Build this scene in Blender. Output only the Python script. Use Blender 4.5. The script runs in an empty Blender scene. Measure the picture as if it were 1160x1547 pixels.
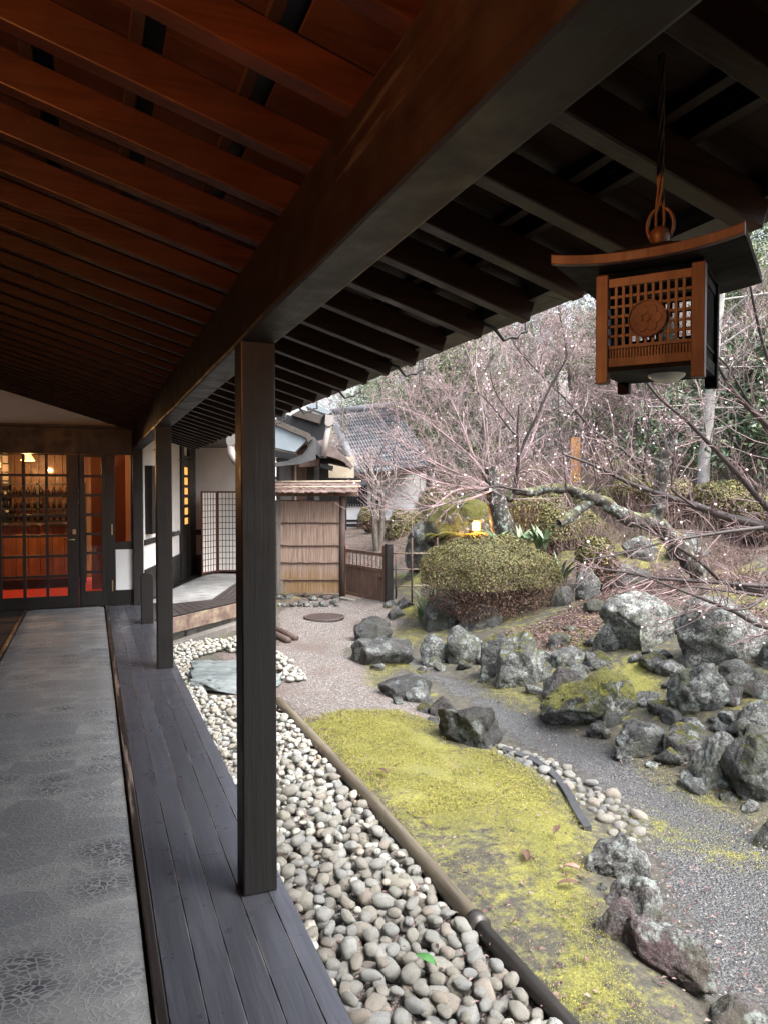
import bpy, bmesh, math, random
import numpy as np
from mathutils import Vector, Matrix, noise
R = math.radians
sc = bpy.context.scene
col = sc.collection
random.seed(7); np.random.seed(7)

# ------------------------------------------------------------------ camera
EYE = np.array([0.0, 0.0, 1.52])           # standing on the veranda floor (z = 0)
FOC = 1120.0                                # focal length in photo pixels (1160 x 1547)
YAW = math.atan(442 / FOC); PIT = -math.atan(31.5 / FOC)
FW = np.array([math.sin(YAW) * math.cos(PIT), math.cos(YAW) * math.cos(PIT), math.sin(PIT)])
RT = np.array([math.cos(YAW), -math.sin(YAW), 0.0]); UP = np.cross(RT, FW)
cd = bpy.data.cameras.new('camera'); cam = bpy.data.objects.new('camera', cd); col.objects.link(cam)
cd.lens = 36 * FOC / 1547; cd.sensor_width = 36; cd.clip_start = 0.05; cd.clip_end = 500
cam.matrix_world = Matrix(((RT[0], UP[0], -FW[0], EYE[0]), (RT[1], UP[1], -FW[1], EYE[1]), (RT[2], UP[2], -FW[2], EYE[2]), (0, 0, 0, 1)))
sc.camera = cam

# ------------------------------------------------------------------ sky, sun, exposure
SUN_EL, SUN_AZ = 56.0, 150.0                # azimuth clockwise from +Y
w = bpy.data.worlds.new('World'); sc.world = w; w.use_nodes = True
wn = w.node_tree; bg = wn.nodes['Background']
sky = wn.nodes.new('ShaderNodeTexSky'); sky.sky_type = 'NISHITA'; sky.sun_disc = False
sky.sun_elevation = R(SUN_EL); sky.sun_rotation = R(SUN_AZ); sky.dust_density = 6; sky.air_density = 1.0; sky.ozone_density = 1.0
hs = wn.nodes.new('ShaderNodeHueSaturation'); hs.inputs['Saturation'].default_value = 0.48
wn.links.new(sky.outputs[0], hs.inputs['Color']); wn.links.new(hs.outputs[0], bg.inputs[0])
bg.inputs[1].default_value = 0.15
sd = bpy.data.lights.new('sun', 'SUN'); sd.energy = 1.1; sd.angle = R(38); sd.color = (1, 0.97, 0.92)
so = bpy.data.objects.new('sun', sd); col.objects.link(so)
sv = Vector((math.sin(R(SUN_AZ)) * math.cos(R(SUN_EL)), math.cos(R(SUN_AZ)) * math.cos(R(SUN_EL)), math.sin(R(SUN_EL))))
so.rotation_euler = sv.to_track_quat('Z', 'Y').to_euler(); so.location = (10, -5, 20)
vs = sc.view_settings; vs.view_transform = 'Standard'; vs.look = 'None'; vs.gamma = 1; vs.exposure = 1.90
cy = sc.cycles; cy.use_denoising = True; cy.max_bounces = 7; cy.diffuse_bounces = 4; cy.glossy_bounces = 3
cy.transparent_max_bounces = 12; cy.transmission_bounces = 4; cy.sample_clamp_indirect = 6; cy.use_adaptive_sampling = True
cy.caustics_reflective = False; cy.caustics_refractive = False

# ------------------------------------------------------------------ helpers
def ray(x, y): return FW + RT * ((x - 580) / FOC) - UP * ((y - 773.5) / FOC)
def pz(x, y, z): d = ray(x, y); return EYE + d * ((z - EYE[2]) / d[2])      # a photo point seen on the level z
def pd(x, y, d): return EYE + ray(x, y) * d                                 # a photo point at depth d
def sub(a, b): return [a[i] - b[i] for i in range(3)]

class MB:
    """collects quads / tris, then becomes ONE mesh object"""
    def __init__(s): s.v = []; s.f = []; s.c = []; s.cur = (1, 1, 1, 1); s.smooth = False; s.sm = []
    def add(s, vs, fs):
        o = len(s.v); s.v += [tuple(map(float, p)) for p in vs]
        for f in fs: s.f.append(tuple(i + o for i in f)); s.c.append(s.cur); s.sm.append(s.smooth)
        return s
    def box(s, c, d, rz=0, m=None):
        hx, hy, hz = d[0] / 2, d[1] / 2, d[2] / 2
        vs = [(x, y, z) for x in (-hx, hx) for y in (-hy, hy) for z in (-hz, hz)]
        cr, sr = math.cos(rz), math.sin(rz)
        vs = [(c[0] + x * cr - y * sr, c[1] + x * sr + y * cr, c[2] + z) for x, y, z in vs]
        return s.add(vs, [(0, 1, 3, 2), (4, 6, 7, 5), (0, 4, 5, 1), (2, 3, 7, 6), (0, 2, 6, 4), (1, 5, 7, 3)])
    def lohi(s, lo, hi): return s.box([(lo[i] + hi[i]) / 2 for i in range(3)], [hi[i] - lo[i] for i in range(3)])
    def bar(s, p0, p1, wd, ht, up=(0, 0, 1)):
        p0 = Vector(p0); p1 = Vector(p1); d = (p1 - p0).normalized(); x = d.cross(Vector(up)).normalized(); y = x.cross(d)
        vs = []
        for p in (p0, p1):
            for a, b in ((-1, -1), (1, -1), (1, 1), (-1, 1)): vs.append(p + x * a * wd / 2 + y * b * ht / 2)
        return s.add(vs, [(3, 2, 1, 0), (4, 5, 6, 7), (0, 1, 5, 4), (1, 2, 6, 5), (2, 3, 7, 6), (3, 0, 4, 7)])
    def tube(s, pts, rad, n=6, cap=True):
        pts = [Vector(p) for p in pts]
        if not hasattr(rad, '__len__'): rad = [rad] * len(pts)
        vs = []; fs = []; ref = None
        for i, p in enumerate(pts):
            t = (pts[min(i + 1, len(pts) - 1)] - pts[max(i - 1, 0)])
            if t.length < 1e-9: t = Vector((0, 0, 1))
            t.normalize()
            if ref is None: ref = t.orthogonal().normalized()
            else:
                ref = ref - t * ref.dot(t)
                ref = ref.normalized() if ref.length > 1e-6 else t.orthogonal().normalized()
            b = t.cross(ref)
            for k in range(n):
                a = 2 * math.pi * k / n; vs.append(p + (ref * math.cos(a) + b * math.sin(a)) * rad[i])
        for i in range(len(pts) - 1):
            for k in range(n):
                k2 = (k + 1) % n; fs.append((i * n + k, i * n + k2, (i + 1) * n + k2, (i + 1) * n + k))
        if cap: fs.append(tuple(reversed(range(n)))); fs.append(tuple(range((len(pts) - 1) * n, len(pts) * n)))
        s.smooth = True; s.add(vs, fs); s.smooth = False; return s
    def lathe(s, prof, c=(0, 0, 0), n=20):
        vs = []; fs = []
        for r, z in prof:
            for k in range(n):
                a = 2 * math.pi * k / n; vs.append((c[0] + r * math.cos(a), c[1] + r * math.sin(a), c[2] + z))
        for i in range(len(prof) - 1):
            for k in range(n):
                k2 = (k + 1) % n; fs.append((i * n + k, i * n + k2, (i + 1) * n + k2, (i + 1) * n + k))
        s.smooth = True; s.add(vs, fs); s.smooth = False; return s
    def prism(s, poly, vec):
        n = len(poly); vs = [tuple(p) for p in poly] + [tuple(p[i] + vec[i] for i in range(3)) for p in poly]
        return s.add(vs, [tuple(range(n - 1, -1, -1)), tuple(range(n, 2 * n))] + [(i, (i + 1) % n, n + (i + 1) % n, n + i) for i in range(n)])

ROOT = {}
def mesh_from(name, mb, mat, off=(0, 0, 0)):
    me = bpy.data.meshes.new(name)
    v = np.array(mb.v, float) - np.array(off, float) if len(mb.v) else np.zeros((0, 3))
    me.from_pydata(v.tolist(), [], mb.f)
    me.polygons.foreach_set('use_smooth', mb.sm)
    if any(c != (1, 1, 1, 1) for c in mb.c):
        ca = me.color_attributes.new('Col', 'FLOAT_COLOR', 'CORNER')
        arr = np.repeat(np.array(mb.c, float), [len(f) for f in mb.f], axis=0)
        ca.data.foreach_set('color', arr.ravel())
    me.materials.append(mat); me.update()
    return me
def tag(o, label=None, cat=None, group=None, kind=None):
    if label: o['label'] = label
    if cat: o['category'] = cat
    if group: o['group'] = group
    if kind: o['kind'] = kind
    return o
def thing(name, label, cat, loc=(0, 0, 0), group=None, rz=0):
    o = bpy.data.objects.new(name, None); col.objects.link(o); o.location = [float(a) for a in loc]; o.rotation_euler = (0, 0, rz)
    o.empty_display_size = 0.1
    ROOT[o.name] = tuple(float(a) for a in loc)
    return tag(o, label, cat, group)
def obj(name, mb, mat, parent=None, bevel=0, origin=None, seg=2):
    """world-space mesh -> object (or child of a thing whose root is unrotated)"""
    off = (0, 0, 0)
    if parent is not None: off = ROOT[parent.name]
    elif origin is not None: off = tuple(float(a) for a in origin)
    me = mesh_from(name, mb, mat, off); o = bpy.data.objects.new(name, me); col.objects.link(o)
    if parent is not None: o.parent = parent; ROOT[o.name] = off
    elif origin is not None: o.location = off; ROOT[o.name] = off
    else: ROOT[o.name] = (0, 0, 0)
    if bevel:
        b = o.modifiers.new('bevel', 'BEVEL'); b.width = bevel; b.segments = seg; b.limit_method = 'ANGLE'; b.angle_limit = R(40)
    return o
def dup(o, loc, rz=0, scale=None, label=None, parent=None):
    c = o.copy(); col.objects.link(c); c.location = [float(a) for a in loc]; c.rotation_euler = (0, 0, rz)
    if scale is not None: c.scale = scale if hasattr(scale, '__len__') else (scale,) * 3
    if label: c['label'] = label
    for ch in o.children:
        d = ch.copy(); col.objects.link(d); d.parent = c
        for g in ch.children:
            e = g.copy(); col.objects.link(e); e.parent = d
    return c

# ------------------------------------------------------------------ node shorthand
class NT:
    def __init__(s, name):
        s.m = bpy.data.materials.new(name); s.m.use_nodes = True; s.t = s.m.node_tree
        s.p = s.t.nodes['Principled BSDF']; s.out = s.t.nodes['Material Output']
    def n(s, typ, **kw):
        o = s.t.nodes.new(typ)
        for k, v in kw.items(): setattr(o, k, v)
        return o
    def set(s, sock, v):
        if isinstance(v, bpy.types.NodeSocket): s.t.links.new(v, sock)
        elif v is not None:
            if hasattr(v, '__len__') and len(v) == 3 and sock.type == 'RGBA': v = (*v, 1)
            sock.default_value = v
    def co(s): return s.n('ShaderNodeTexCoord').outputs['Object']
    def geo(s, k='Position'): return s.n('ShaderNodeNewGeometry').outputs[k]
    def rnd(s): return s.n('ShaderNodeObjectInfo').outputs['Random']
    def attr(s, name, k='Fac'): a = s.n('ShaderNodeAttribute'); a.attribute_name = name; return a.outputs[k]
    def map(s, v, sc_=(1, 1, 1), loc=(0, 0, 0), rot=(0, 0, 0)):
        m = s.n('ShaderNodeMapping'); s.set(m.inputs[0], v); m.inputs[3].default_value = sc_; m.inputs[1].default_value = loc; m.inputs[2].default_value = rot; return m.outputs[0]
    def noise(s, v, scale=5, det=4, rough=0.55, dist=0, k=0):
        t = s.n('ShaderNodeTexNoise'); s.set(t.inputs['Vector'], v); s.set(t.inputs['Scale'], scale); t.inputs['Detail'].default_value = det
        t.inputs['Roughness'].default_value = rough; t.inputs['Distortion'].default_value = dist; return t.outputs[k]
    def vor(s, v, scale=5, feat='F1', k='Distance', rnd=1.0):
        t = s.n('ShaderNodeTexVoronoi', feature=feat); s.set(t.inputs['Vector'], v); s.set(t.inputs['Scale'], scale)
        t.inputs['Randomness'].default_value = rnd; return t.outputs[k]
    def ramp(s, f, stops):
        r = s.n('ShaderNodeValToRGB'); s.set(r.inputs[0], f); e = r.color_ramp.elements
        while len(e) < len(stops): e.new(0.5)
        for i, (p, c) in enumerate(stops):
            e[i].position = p; e[i].color = (*c, 1) if hasattr(c, '__len__') else (c, c, c, 1)
        return r.outputs[0]
    def mix(s, f, a, b, mode='MIX'):
        m = s.n('ShaderNodeMix', data_type='RGBA', blend_type=mode); s.set(m.inputs[0], f); s.set(m.inputs[6], a); s.set(m.inputs[7], b); return m.outputs[2]
    def math(s, op, a, b=None, c=None, clamp=False):
        m = s.n('ShaderNodeMath', operation=op, use_clamp=clamp); s.set(m.inputs[0], a)
        if b is not None: s.set(m.inputs[1], b)
        if c is not None: s.set(m.inputs[2], c)
        return m.outputs[0]
    def sep(s, v, k): o = s.n('ShaderNodeSeparateXYZ'); s.set(o.inputs[0], v); return o.outputs[k]
    def bump(s, h, dist=0.01, st=1.0):
        b = s.n('ShaderNodeBump'); s.set(b.inputs['Height'], h); b.inputs['Distance'].default_value = dist; b.inputs['Strength'].default_value = st; return b.outputs[0]
    def fin(s, color, rough=0.7, normal=None, spec=None, metal=0, emis=None, es=0):
        s.set(s.p.inputs['Base Color'], color); s.set(s.p.inputs['Roughness'], rough)
        if normal is not None: s.set(s.p.inputs['Normal'], normal)
        if spec is not None: s.set(s.p.inputs['Specular IOR Level'], spec)
        s.p.inputs['Metallic'].default_value = metal
        if emis is not None: s.set(s.p.inputs['Emission Color'], emis); s.p.inputs['Emission Strength'].default_value = es
        return s.m

def plain(name, c, rough=0.7, var=0.25, sc_=6, bump=0.002, metal=0, spec=None):
    t = NT(name); v = t.co(); n = t.noise(v, sc_, 5)
    c2 = tuple(x * (1 - var) for x in c); c3 = tuple(min(1, x * (1 + var)) for x in c)
    return t.fin(t.ramp(n, [(0.3, c2), (0.7, c3)]), rough, t.bump(t.noise(v, sc_ * 6, 4), bump), spec, metal)
def wood(name, dark, light, axis=1, rough=0.45, freq=30, grain=0.6, wear=None, wamt=0.62, bump=0.0015, spec=None):
    t = NT(name); v = t.co(); s3 = [freq, freq, freq]; s3[axis] = freq * 0.045
    rv = t.n('ShaderNodeVectorMath', operation='ADD'); t.set(rv.inputs[0], v); t.set(rv.inputs[1], t.math('MULTIPLY', t.rnd(), 37.0))
    vv = rv.outputs[0]
    g = t.noise(t.map(vv, s3), 1.0, 6, 0.6, 0.6)
    big = t.noise(vv, 2.2, 3)
    c = t.mix(t.ramp(g, [(0.3, 0), (0.72, 1)]), dark, light)
    c = t.mix(t.ramp(big, [(0.35, 0.45), (0.7, 0)]), c, tuple(x * 0.45 for x in dark))
    dk_ = t.math('MULTIPLY', t.math('FRACT', t.math('MULTIPLY', t.rnd(), 13.7)), 0.55); c = t.mix(dk_, c, t.mix(1.0, c, (0.45, 0.45, 0.48), 'MULTIPLY'))
    if wear is not None:
        wn_ = t.noise(t.map(vv, [x * 0.5 for x in s3]), 1.0, 7, 0.7)
        c = t.mix(t.ramp(wn_, [(wamt, 0), (wamt + 0.08, 1)]), c, wear)
    rg = t.ramp(t.noise(vv, 9, 4), [(0.3, rough * 0.8), (0.7, min(1, rough * 1.25))])
    return t.fin(c, rg, t.bump(g, bump), spec)
# ------------------------------------------------------------------ materials
M = {}
M['post'] = wood('dark stained post', (0.006, 0.005, 0.0048), (0.013, 0.011, 0.0105), 2, 0.5, 60)
M['beam'] = wood('old beam wood', (0.0055, 0.0033, 0.003), (0.014, 0.0075, 0.006), 1, 0.5, 26, wear=(0.030, 0.029, 0.031), wamt=0.60, spec=0.25)
M['rafter'] = wood('rafter wood', (0.017, 0.0062, 0.0034), (0.042, 0.0145, 0.0075), 0, 0.45, 34, spec=0.18)
M['batten'] = wood('batten wood', (0.016, 0.008, 0.0055), (0.030, 0.015, 0.010), 1, 0.6, 40, spec=0.2)
M['roofboard'] = wood('roof board', (0.020, 0.008, 0.0048), (0.045, 0.0175, 0.0095), 0, 0.6, 22, spec=0.15)
M['eave_board'] = wood('weathered eave board', (0.05, 0.040, 0.033), (0.11, 0.092, 0.076), 1, 0.7, 26)
M['iron'] = plain('black iron', (0.012, 0.012, 0.012), 0.5, 0.3, 20, 0.001)
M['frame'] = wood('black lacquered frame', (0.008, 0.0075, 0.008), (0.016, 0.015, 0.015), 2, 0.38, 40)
M['plaster'] = plain('white plaster', (0.80, 0.78, 0.76), 0.85, 0.05, 3, 0.001)
M['panel_white'] = plain('white panel', (0.72, 0.74, 0.75), 0.7, 0.03, 2, 0.0005)

def deck_mat():
    t = NT('veranda boards'); v = t.co()
    bw = 0.104
    ux = t.math('DIVIDE', t.math('SUBTRACT', t.sep(v, 0), 0.195), bw)
    fr = t.math('FRACT', ux); idn = t.math('FLOOR', ux)
    wnn = t.n('ShaderNodeTexWhiteNoise', noise_dimensions='1D'); t.set(wnn.inputs['W'], idn)
    vv = t.n('ShaderNodeVectorMath', operation='ADD'); t.set(vv.inputs[0], v); t.set(vv.inputs[1], wnn.outputs[1])
    g = t.noise(t.map(vv.outputs[0], (50, 2.2, 50)), 1, 6, 0.65, 0.8)
    c = t.mix(t.ramp(g, [(0.3, 0), (0.75, 1)]), (0.046, 0.048, 0.060), (0.098, 0.102, 0.124))
    c = t.mix(t.math('MULTIPLY', wnn.outputs[0], 0.5), c, (0.030, 0.031, 0.038))
    # scuffed worn edges of each board
    e = t.math('ABSOLUTE', t.math('SUBTRACT', fr, 0.5))
    ed = t.ramp(e, [(0.458, 0), (0.476, 1)])
    sn = t.ramp(t.noise(t.map(v, (6, 1.6, 1)), 3.0, 6, 0.7), [(0.45, 0), (0.62, 1)])
    wm = t.math('MULTIPLY', ed, sn)
    bl = t.ramp(t.noise(t.map(v, (14, 3, 1)), 1.6, 7, 0.72), [(0.66, 0), (0.74, 1)])
    c = t.mix(t.math('MULTIPLY', wm, 0.8), c, (0.34, 0.32, 0.32))
    c = t.mix(t.math('MULTIPLY', bl, 0.28), c, (0.20, 0.18, 0.17))
    rg = t.ramp(t.noise(v, 5, 5, 0.6), [(0.3, 0.24), (0.7, 0.42)])
    return t.fin(c, rg, t.bump(g, 0.0010), 0.6)
M['deck'] = deck_mat()
M['trim'] = wood('worn border strip', (0.018, 0.015, 0.014), (0.04, 0.033, 0.03), 1, 0.45, 40, wear=(0.22, 0.17, 0.15), wamt=0.54)

def carpet_mat():
    t = NT('patterned carpet'); v = t.co()
    # large fan shaped petals, each filled with radiating crackle cells
    d = t.n('ShaderNodeVectorMath', operation='ADD'); t.set(d.inputs[0], v)
    nz = t.noise(v, 4, 3, 0.5, 0, 1); sm = t.n('ShaderNodeVectorMath', operation='SCALE'); t.set(sm.inputs[0], nz); sm.inputs['Scale'].default_value = 0.07
    t.set(d.inputs[1], sm.outputs[0]); dv = d.outputs[0]
    big = t.n('ShaderNodeTexVoronoi', feature='F1'); t.set(big.inputs['Vector'], t.map(dv, (3.6, 5.4, 0.001))); big.inputs['Scale'].default_value = 1.0; big.inputs['Randomness'].default_value = 0.55
    tone = t.sep(big.outputs['Color'], 0); bd = big.outputs['Distance']
    cells = t.vor(t.map(dv, (34, 46, 0.001)), 1.0, 'DISTANCE_TO_EDGE')
    cellc = t.sep(t.vor(t.map(dv, (34, 46, 0.001)), 1.0, 'F1', 'Color'), 0)
    thick = t.noise(v, 3.2, 3)
    line = t.ramp(cells, [(0.03, 1), (0.13, 0)])
    base = t.ramp(tone, [(0.1, (0.225, 0.237, 0.247)), (0.5, (0.295, 0.303, 0.305)), (0.9, (0.375, 0.378, 0.370))])
    dk = t.math('MULTIPLY', t.ramp(bd, [(0.14, 1), (0.66, 0.10)]), t.ramp(tone, [(0.30, 0.25), (0.50, 1)]))
    cel = t.mix(t.math('MULTIPLY', cellc, 0.5), (0.050, 0.056, 0.068), (0.150, 0.162, 0.178))
    c = t.mix(dk, base, cel)
    lc = t.mix(t.ramp(t.noise(v, 2.0, 2), [(0.35, 0), (0.65, 1)]), (0.40, 0.41, 0.415), (0.54, 0.545, 0.535))
    c = t.mix(t.math('MULTIPLY', line, t.math('ADD', 0.16, t.math('MULTIPLY', dk, 0.62))), c, lc)
    c = t.mix(t.math('MULTIPLY', t.noise(v, 420, 2), 0.25), c, (0.05, 0.05, 0.052))
    h = t.math('ADD', t.math('MULTIPLY', line, 0.6), t.noise(v, 300, 3))
    return t.fin(c, 0.62, t.bump(h, 0.0018), 0.35)
M['carpet'] = carpet_mat()

def stone_mat(name, base, light, freq, spec_amt, rough=0.75):
    t = NT(name); v = t.co(); r1 = t.rnd(); r2 = t.geo('Random Per Island')
    rr = t.math('FRACT', t.math('ADD', t.math('MULTIPLY', r1, 7.31), r2))
    vv = t.n('ShaderNodeVectorMath', operation='ADD'); t.set(vv.inputs[0], v); t.set(vv.inputs[1], t.math('MULTIPLY', rr, 19.0)); vv = vv.outputs[0]
    c = t.ramp(rr, [(0.0, base), (0.2, (0.36, 0.345, 0.295)), (0.4, light), (0.55, (0.33, 0.345, 0.345)), (0.72, (0.37, 0.325, 0.275)), (0.86, (0.31, 0.32, 0.30)), (1.0, (0.43, 0.435, 0.415))])
    sp = t.noise(vv, freq, 5, 0.75)
    c = t.mix(t.ramp(sp, [(0.34, 1), (0.48, 0)]), c, (0.050, 0.048, 0.042))
    c = t.mix(t.ramp(sp, [(0.58, 0), (0.72, spec_amt)]), c, (0.40, 0.39, 0.36))
    c = t.mix(t.ramp(t.noise(vv, 14, 3), [(0.48, 0), (0.74, 0.55)]), c, (0.18, 0.165, 0.12))
    return t.fin(c, rough, t.bump(t.noise(vv, 40, 6, 0.7), 0.010))
M['cobble'] = stone_mat('river cobble', (0.32, 0.315, 0.285), (0.40, 0.41, 0.395), 62, 0.6)
M['small_stone'] = stone_mat('small grey stone', (0.13, 0.14, 0.15), (0.20, 0.21, 0.22), 50, 0.4)

def rock_mat():
    # object colour: R moss on top, G purple/red mineral tint, B lichen, A wetness (dark)
    t = NT('garden rock'); v = t.geo('Position'); oi = t.n('ShaderNodeObjectInfo'); oc = oi.outputs['Color']; oa = oi.outputs['Alpha']
    moss_a, tint_a, lich_a = t.sep(oc, 0), t.sep(oc, 1), t.sep(oc, 2)
    n1 = t.noise(v, 7, 8, 0.68); n2 = t.noise(v, 26, 7, 0.7)
    c = t.mix(t.ramp(n1, [(0.33, 0), (0.68, 1)]), (0.026, 0.027, 0.030), (0.160, 0.163, 0.160))
    c = t.mix(t.math('MULTIPLY', tint_a, t.ramp(t.noise(v, 6, 6, 0.6), [(0.32, 0), (0.6, 1)])), c, (0.115, 0.062, 0.070))
    c = t.mix(t.ramp(n2, [(0.34, 0.9), (0.50, 0)]), c, (0.012, 0.012, 0.013))
    # grey-green and pale lichen rosettes
    lw = t.n('ShaderNodeVectorMath', operation='ADD'); t.set(lw.inputs[0], v); l2 = t.n('ShaderNodeVectorMath', operation='SCALE'); t.set(l2.inputs[0], t.noise(v, 22, 4, 0.6, 0, 1)); l2.inputs['Scale'].default_value = 0.10; t.set(lw.inputs[1], l2.outputs[0])
    lv = t.vor(lw.outputs[0], 9.0, 'F1'); lc = t.sep(t.vor(lw.outputs[0], 9.0, 'F1', 'Color'), 0)
    la = t.math('MULTIPLY', t.ramp(lv, [(0.42, 1), (0.56, 0)]), t.math('LESS_THAN', lc, t.math('MULTIPLY', lich_a, 0.86)))
    la = t.math('MULTIPLY', la, t.ramp(t.noise(v, 34, 6, 0.75), [(0.42, 0.0), (0.56, 1)]))
    c = t.mix(la, c, t.mix(lc, (0.36, 0.43, 0.405), (0.56, 0.575, 0.55)))
    zone = t.ramp(t.noise(v, 3.4, 5, 0.62), [(0.40, 0.16), (0.60, 1)])
    sp = t.math('MULTIPLY', t.math('MULTIPLY', t.ramp(t.noise(v, 62, 5, 0.75), [(0.47, 0), (0.56, 1)]), zone), t.math('MULTIPLY', lich_a, 0.85))
    c = t.mix(sp, c, (0.41, 0.445, 0.42))
    gr = t.math('MULTIPLY', t.ramp(t.noise(v, 4.5, 5, 0.6), [(0.50, 0), (0.62, 1)]), t.math('ADD', 0.30, t.math('MULTIPLY', moss_a, 0.6)))
    c = t.mix(gr, c, (0.075, 0.085, 0.025))
    nz = t.sep(t.geo('Normal'), 2)
    mm = t.math('ADD', t.math('MULTIPLY', nz, 0.42), t.math('MULTIPLY', t.noise(v, 8, 7, 0.7), 0.9))
    th = t.math('SUBTRACT', 1.05, t.math('MULTIPLY', moss_a, 0.42))
    mo = t.math('SMOOTH_MIN', t.math('MULTIPLY', t.math('SUBTRACT', mm, th), 9.0, None, True), 1.0, 0.1)
    mc = t.mix(t.ramp(t.noise(v, 55, 5, 0.7), [(0.3, 0), (0.7, 1)]), (0.10, 0.11, 0.018), (0.34, 0.33, 0.06))
    c = t.mix(mo, c, mc)
    wet = t.math('SUBTRACT', 1.0, oa)
    c = t.mix(wet, c, t.mix(1.0, c, (0.32, 0.32, 0.34), 'MULTIPLY'))
    h = t.math('ADD', t.math('MULTIPLY', n1, 1.0), t.math('ADD', t.math('MULTIPLY', n2, 0.5), t.math('MULTIPLY', mo, t.noise(v, 90, 3))))
    rg = t.mix(wet, (0.8, 0.8, 0.8), (0.42, 0.42, 0.42))
    return t.fin(c, rg, t.bump(h, 0.06, 1.0))
M['rock'] = rock_mat()

def ground_mat():
    t = NT('garden ground'); v = t.geo('Position')
    ms, pa, bd, lt = t.attr('moss'), t.attr('path'), t.attr('bed'), t.attr('litter')
    nb = t.noise(v, 2.6, 6, 0.65); nf = t.noise(v, 14, 6, 0.7); nff = t.noise(v, 70, 4, 0.7)
    soil = t.mix(t.ramp(nf, [(0.3, 0), (0.7, 1)]), (0.040, 0.037, 0.030), (0.115, 0.108, 0.085))
    def chips(sc_, stops, dark):
        vo = t.n('ShaderNodeTexVoronoi', feature='F1'); t.set(vo.inputs['Vector'], v); vo.inputs['Scale'].default_value = sc_ * 1.3
        cc = t.ramp(t.sep(vo.outputs['Color'], 1), stops)
        return t.mix(t.ramp(vo.outputs['Distance'], [(0.38, 0), (0.75, 0.85)]), cc, dark), vo.outputs['Distance']
    pc, pdist = chips(62, [(0.0, (0.10, 0.09, 0.085)), (0.3, (0.19, 0.168, 0.158)), (0.6, (0.27, 0.242, 0.23)), (0.9, (0.34, 0.31, 0.30)), (1.0, (0.55, 0.53, 0.51))], (0.075, 0.064, 0.058))
    bc, bdist = chips(75, [(0.0, (0.05, 0.05, 0.055)), (0.4, (0.105, 0.108, 0.113)), (0.75, (0.165, 0.168, 0.173)), (0.95, (0.22, 0.22, 0.223)), (1.0, (0.34, 0.34, 0.34))], (0.045, 0.045, 0.048))
    bc = t.mix(t.ramp(t.noise(v, 0.9, 4, 0.6), [(0.42, 0.05), (0.62, 0.8)]), bc, t.mix(nff, (0.045, 0.049, 0.052), (0.085, 0.089, 0.092)))
    pc = t.mix(t.ramp(t.noise(v, 1.7, 5, 0.65), [(0.47, 0), (0.64, 0.75)]), pc, (0.135, 0.102, 0.09))
    lc = t.mix(t.ramp(t.vor(v, 26, 'F1', 'Color'), [(0.2, 0), (0.8, 1)]), (0.045, 0.028, 0.024), (0.150, 0.105, 0.088))
    mcol = t.mix(t.ramp(nff, [(0.3, 0), (0.72, 1)]), (0.098, 0.101, 0.027), (0.325, 0.312, 0.074))
    mcol = t.mix(t.ramp(nb, [(0.35, 0.55), (0.6, 0)]), mcol, (0.105, 0.112, 0.040))
    mcol = t.mix(t.ramp(t.noise(v, 5, 6, 0.7), [(0.56, 0), (0.72, 0.75)]), mcol, (0.19, 0.150, 0.072))
    def mask(a, s=0.5): # ragged edge
        q = t.math('ADD', a, t.math('MULTIPLY', t.math('SUBTRACT', t.math('ADD', t.math('MULTIPLY', nf, 0.6), t.math('MULTIPLY', nb, 0.4)), 0.5), 1.5))
        return t.math('MULTIPLY', t.math('SUBTRACT', q, s), 6.0, None, True)
    m_p, m_b, m_l, m_m = mask(pa), mask(bd), mask(lt, 0.52), mask(ms, 0.50)
    c = t.mix(m_l, soil, lc); c = t.mix(m_p, c, pc); c = t.mix(m_b, c, bc); c = t.mix(m_m, c, mcol)
    h = t.math('ADD', t.math('MULTIPLY', nff, 0.8), t.math('MULTIPLY', t.math('SUBTRACT', 1.0, pdist), t.math('MAXIMUM', m_p, m_b)))
    rg = t.mix(m_b, (0.85, 0.85, 0.85), (0.55, 0.55, 0.55))
    return t.fin(c, rg, t.bump(h, 0.016, 0.9))
M['ground'] = ground_mat()

def leaf_mat(name, stops, rough=0.5, trans=0.0, freq=3.0):
    t = NT(name); r = t.geo('Random Per Island'); v = t.geo('Position')
    f = t.math('ADD', t.math('MULTIPLY', r, 0.65), t.math('MULTIPLY', t.noise(v, freq, 3), 0.35))
    return t.fin(t.ramp(f, stops), rough)
M['azalea'] = leaf_mat('azalea leaf', [(0.15, (0.06, 0.036, 0.02)), (0.35, (0.085, 0.092, 0.028)), (0.6, (0.18, 0.185, 0.058)), (0.85, (0.26, 0.205, 0.08))])
M['azalea_low'] = leaf_mat('azalea bronze leaf', [(0.15, (0.06, 0.030, 0.026)), (0.4, (0.13, 0.068, 0.055)), (0.65, (0.18, 0.115, 0.075)), (0.85, (0.25, 0.175, 0.125))])
M['twig_brown'] = plain('shrub twigs', (0.085, 0.055, 0.045), 0.8, 0.35, 8)
M['evergreen'] = leaf_mat('evergreen leaf', [(0.15, (0.050, 0.078, 0.036)), (0.4, (0.115, 0.160, 0.070)), (0.65, (0.19, 0.245, 0.11)), (0.88, (0.30, 0.33, 0.17))], 0.45, freq=1.2)
M['camellia'] = leaf_mat('glossy dark leaf', [(0.15, (0.022, 0.048, 0.028)), (0.45, (0.055, 0.105, 0.055)), (0.7, (0.11, 0.17, 0.085)), (0.9, (0.20, 0.26, 0.12))], 0.3)
M['broad'] = leaf_mat('aspidistra leaf', [(0.1, (0.045, 0.085, 0.04)), (0.5, (0.10, 0.17, 0.08)), (0.9, (0.24, 0.32, 0.20))], 0.4)
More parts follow.
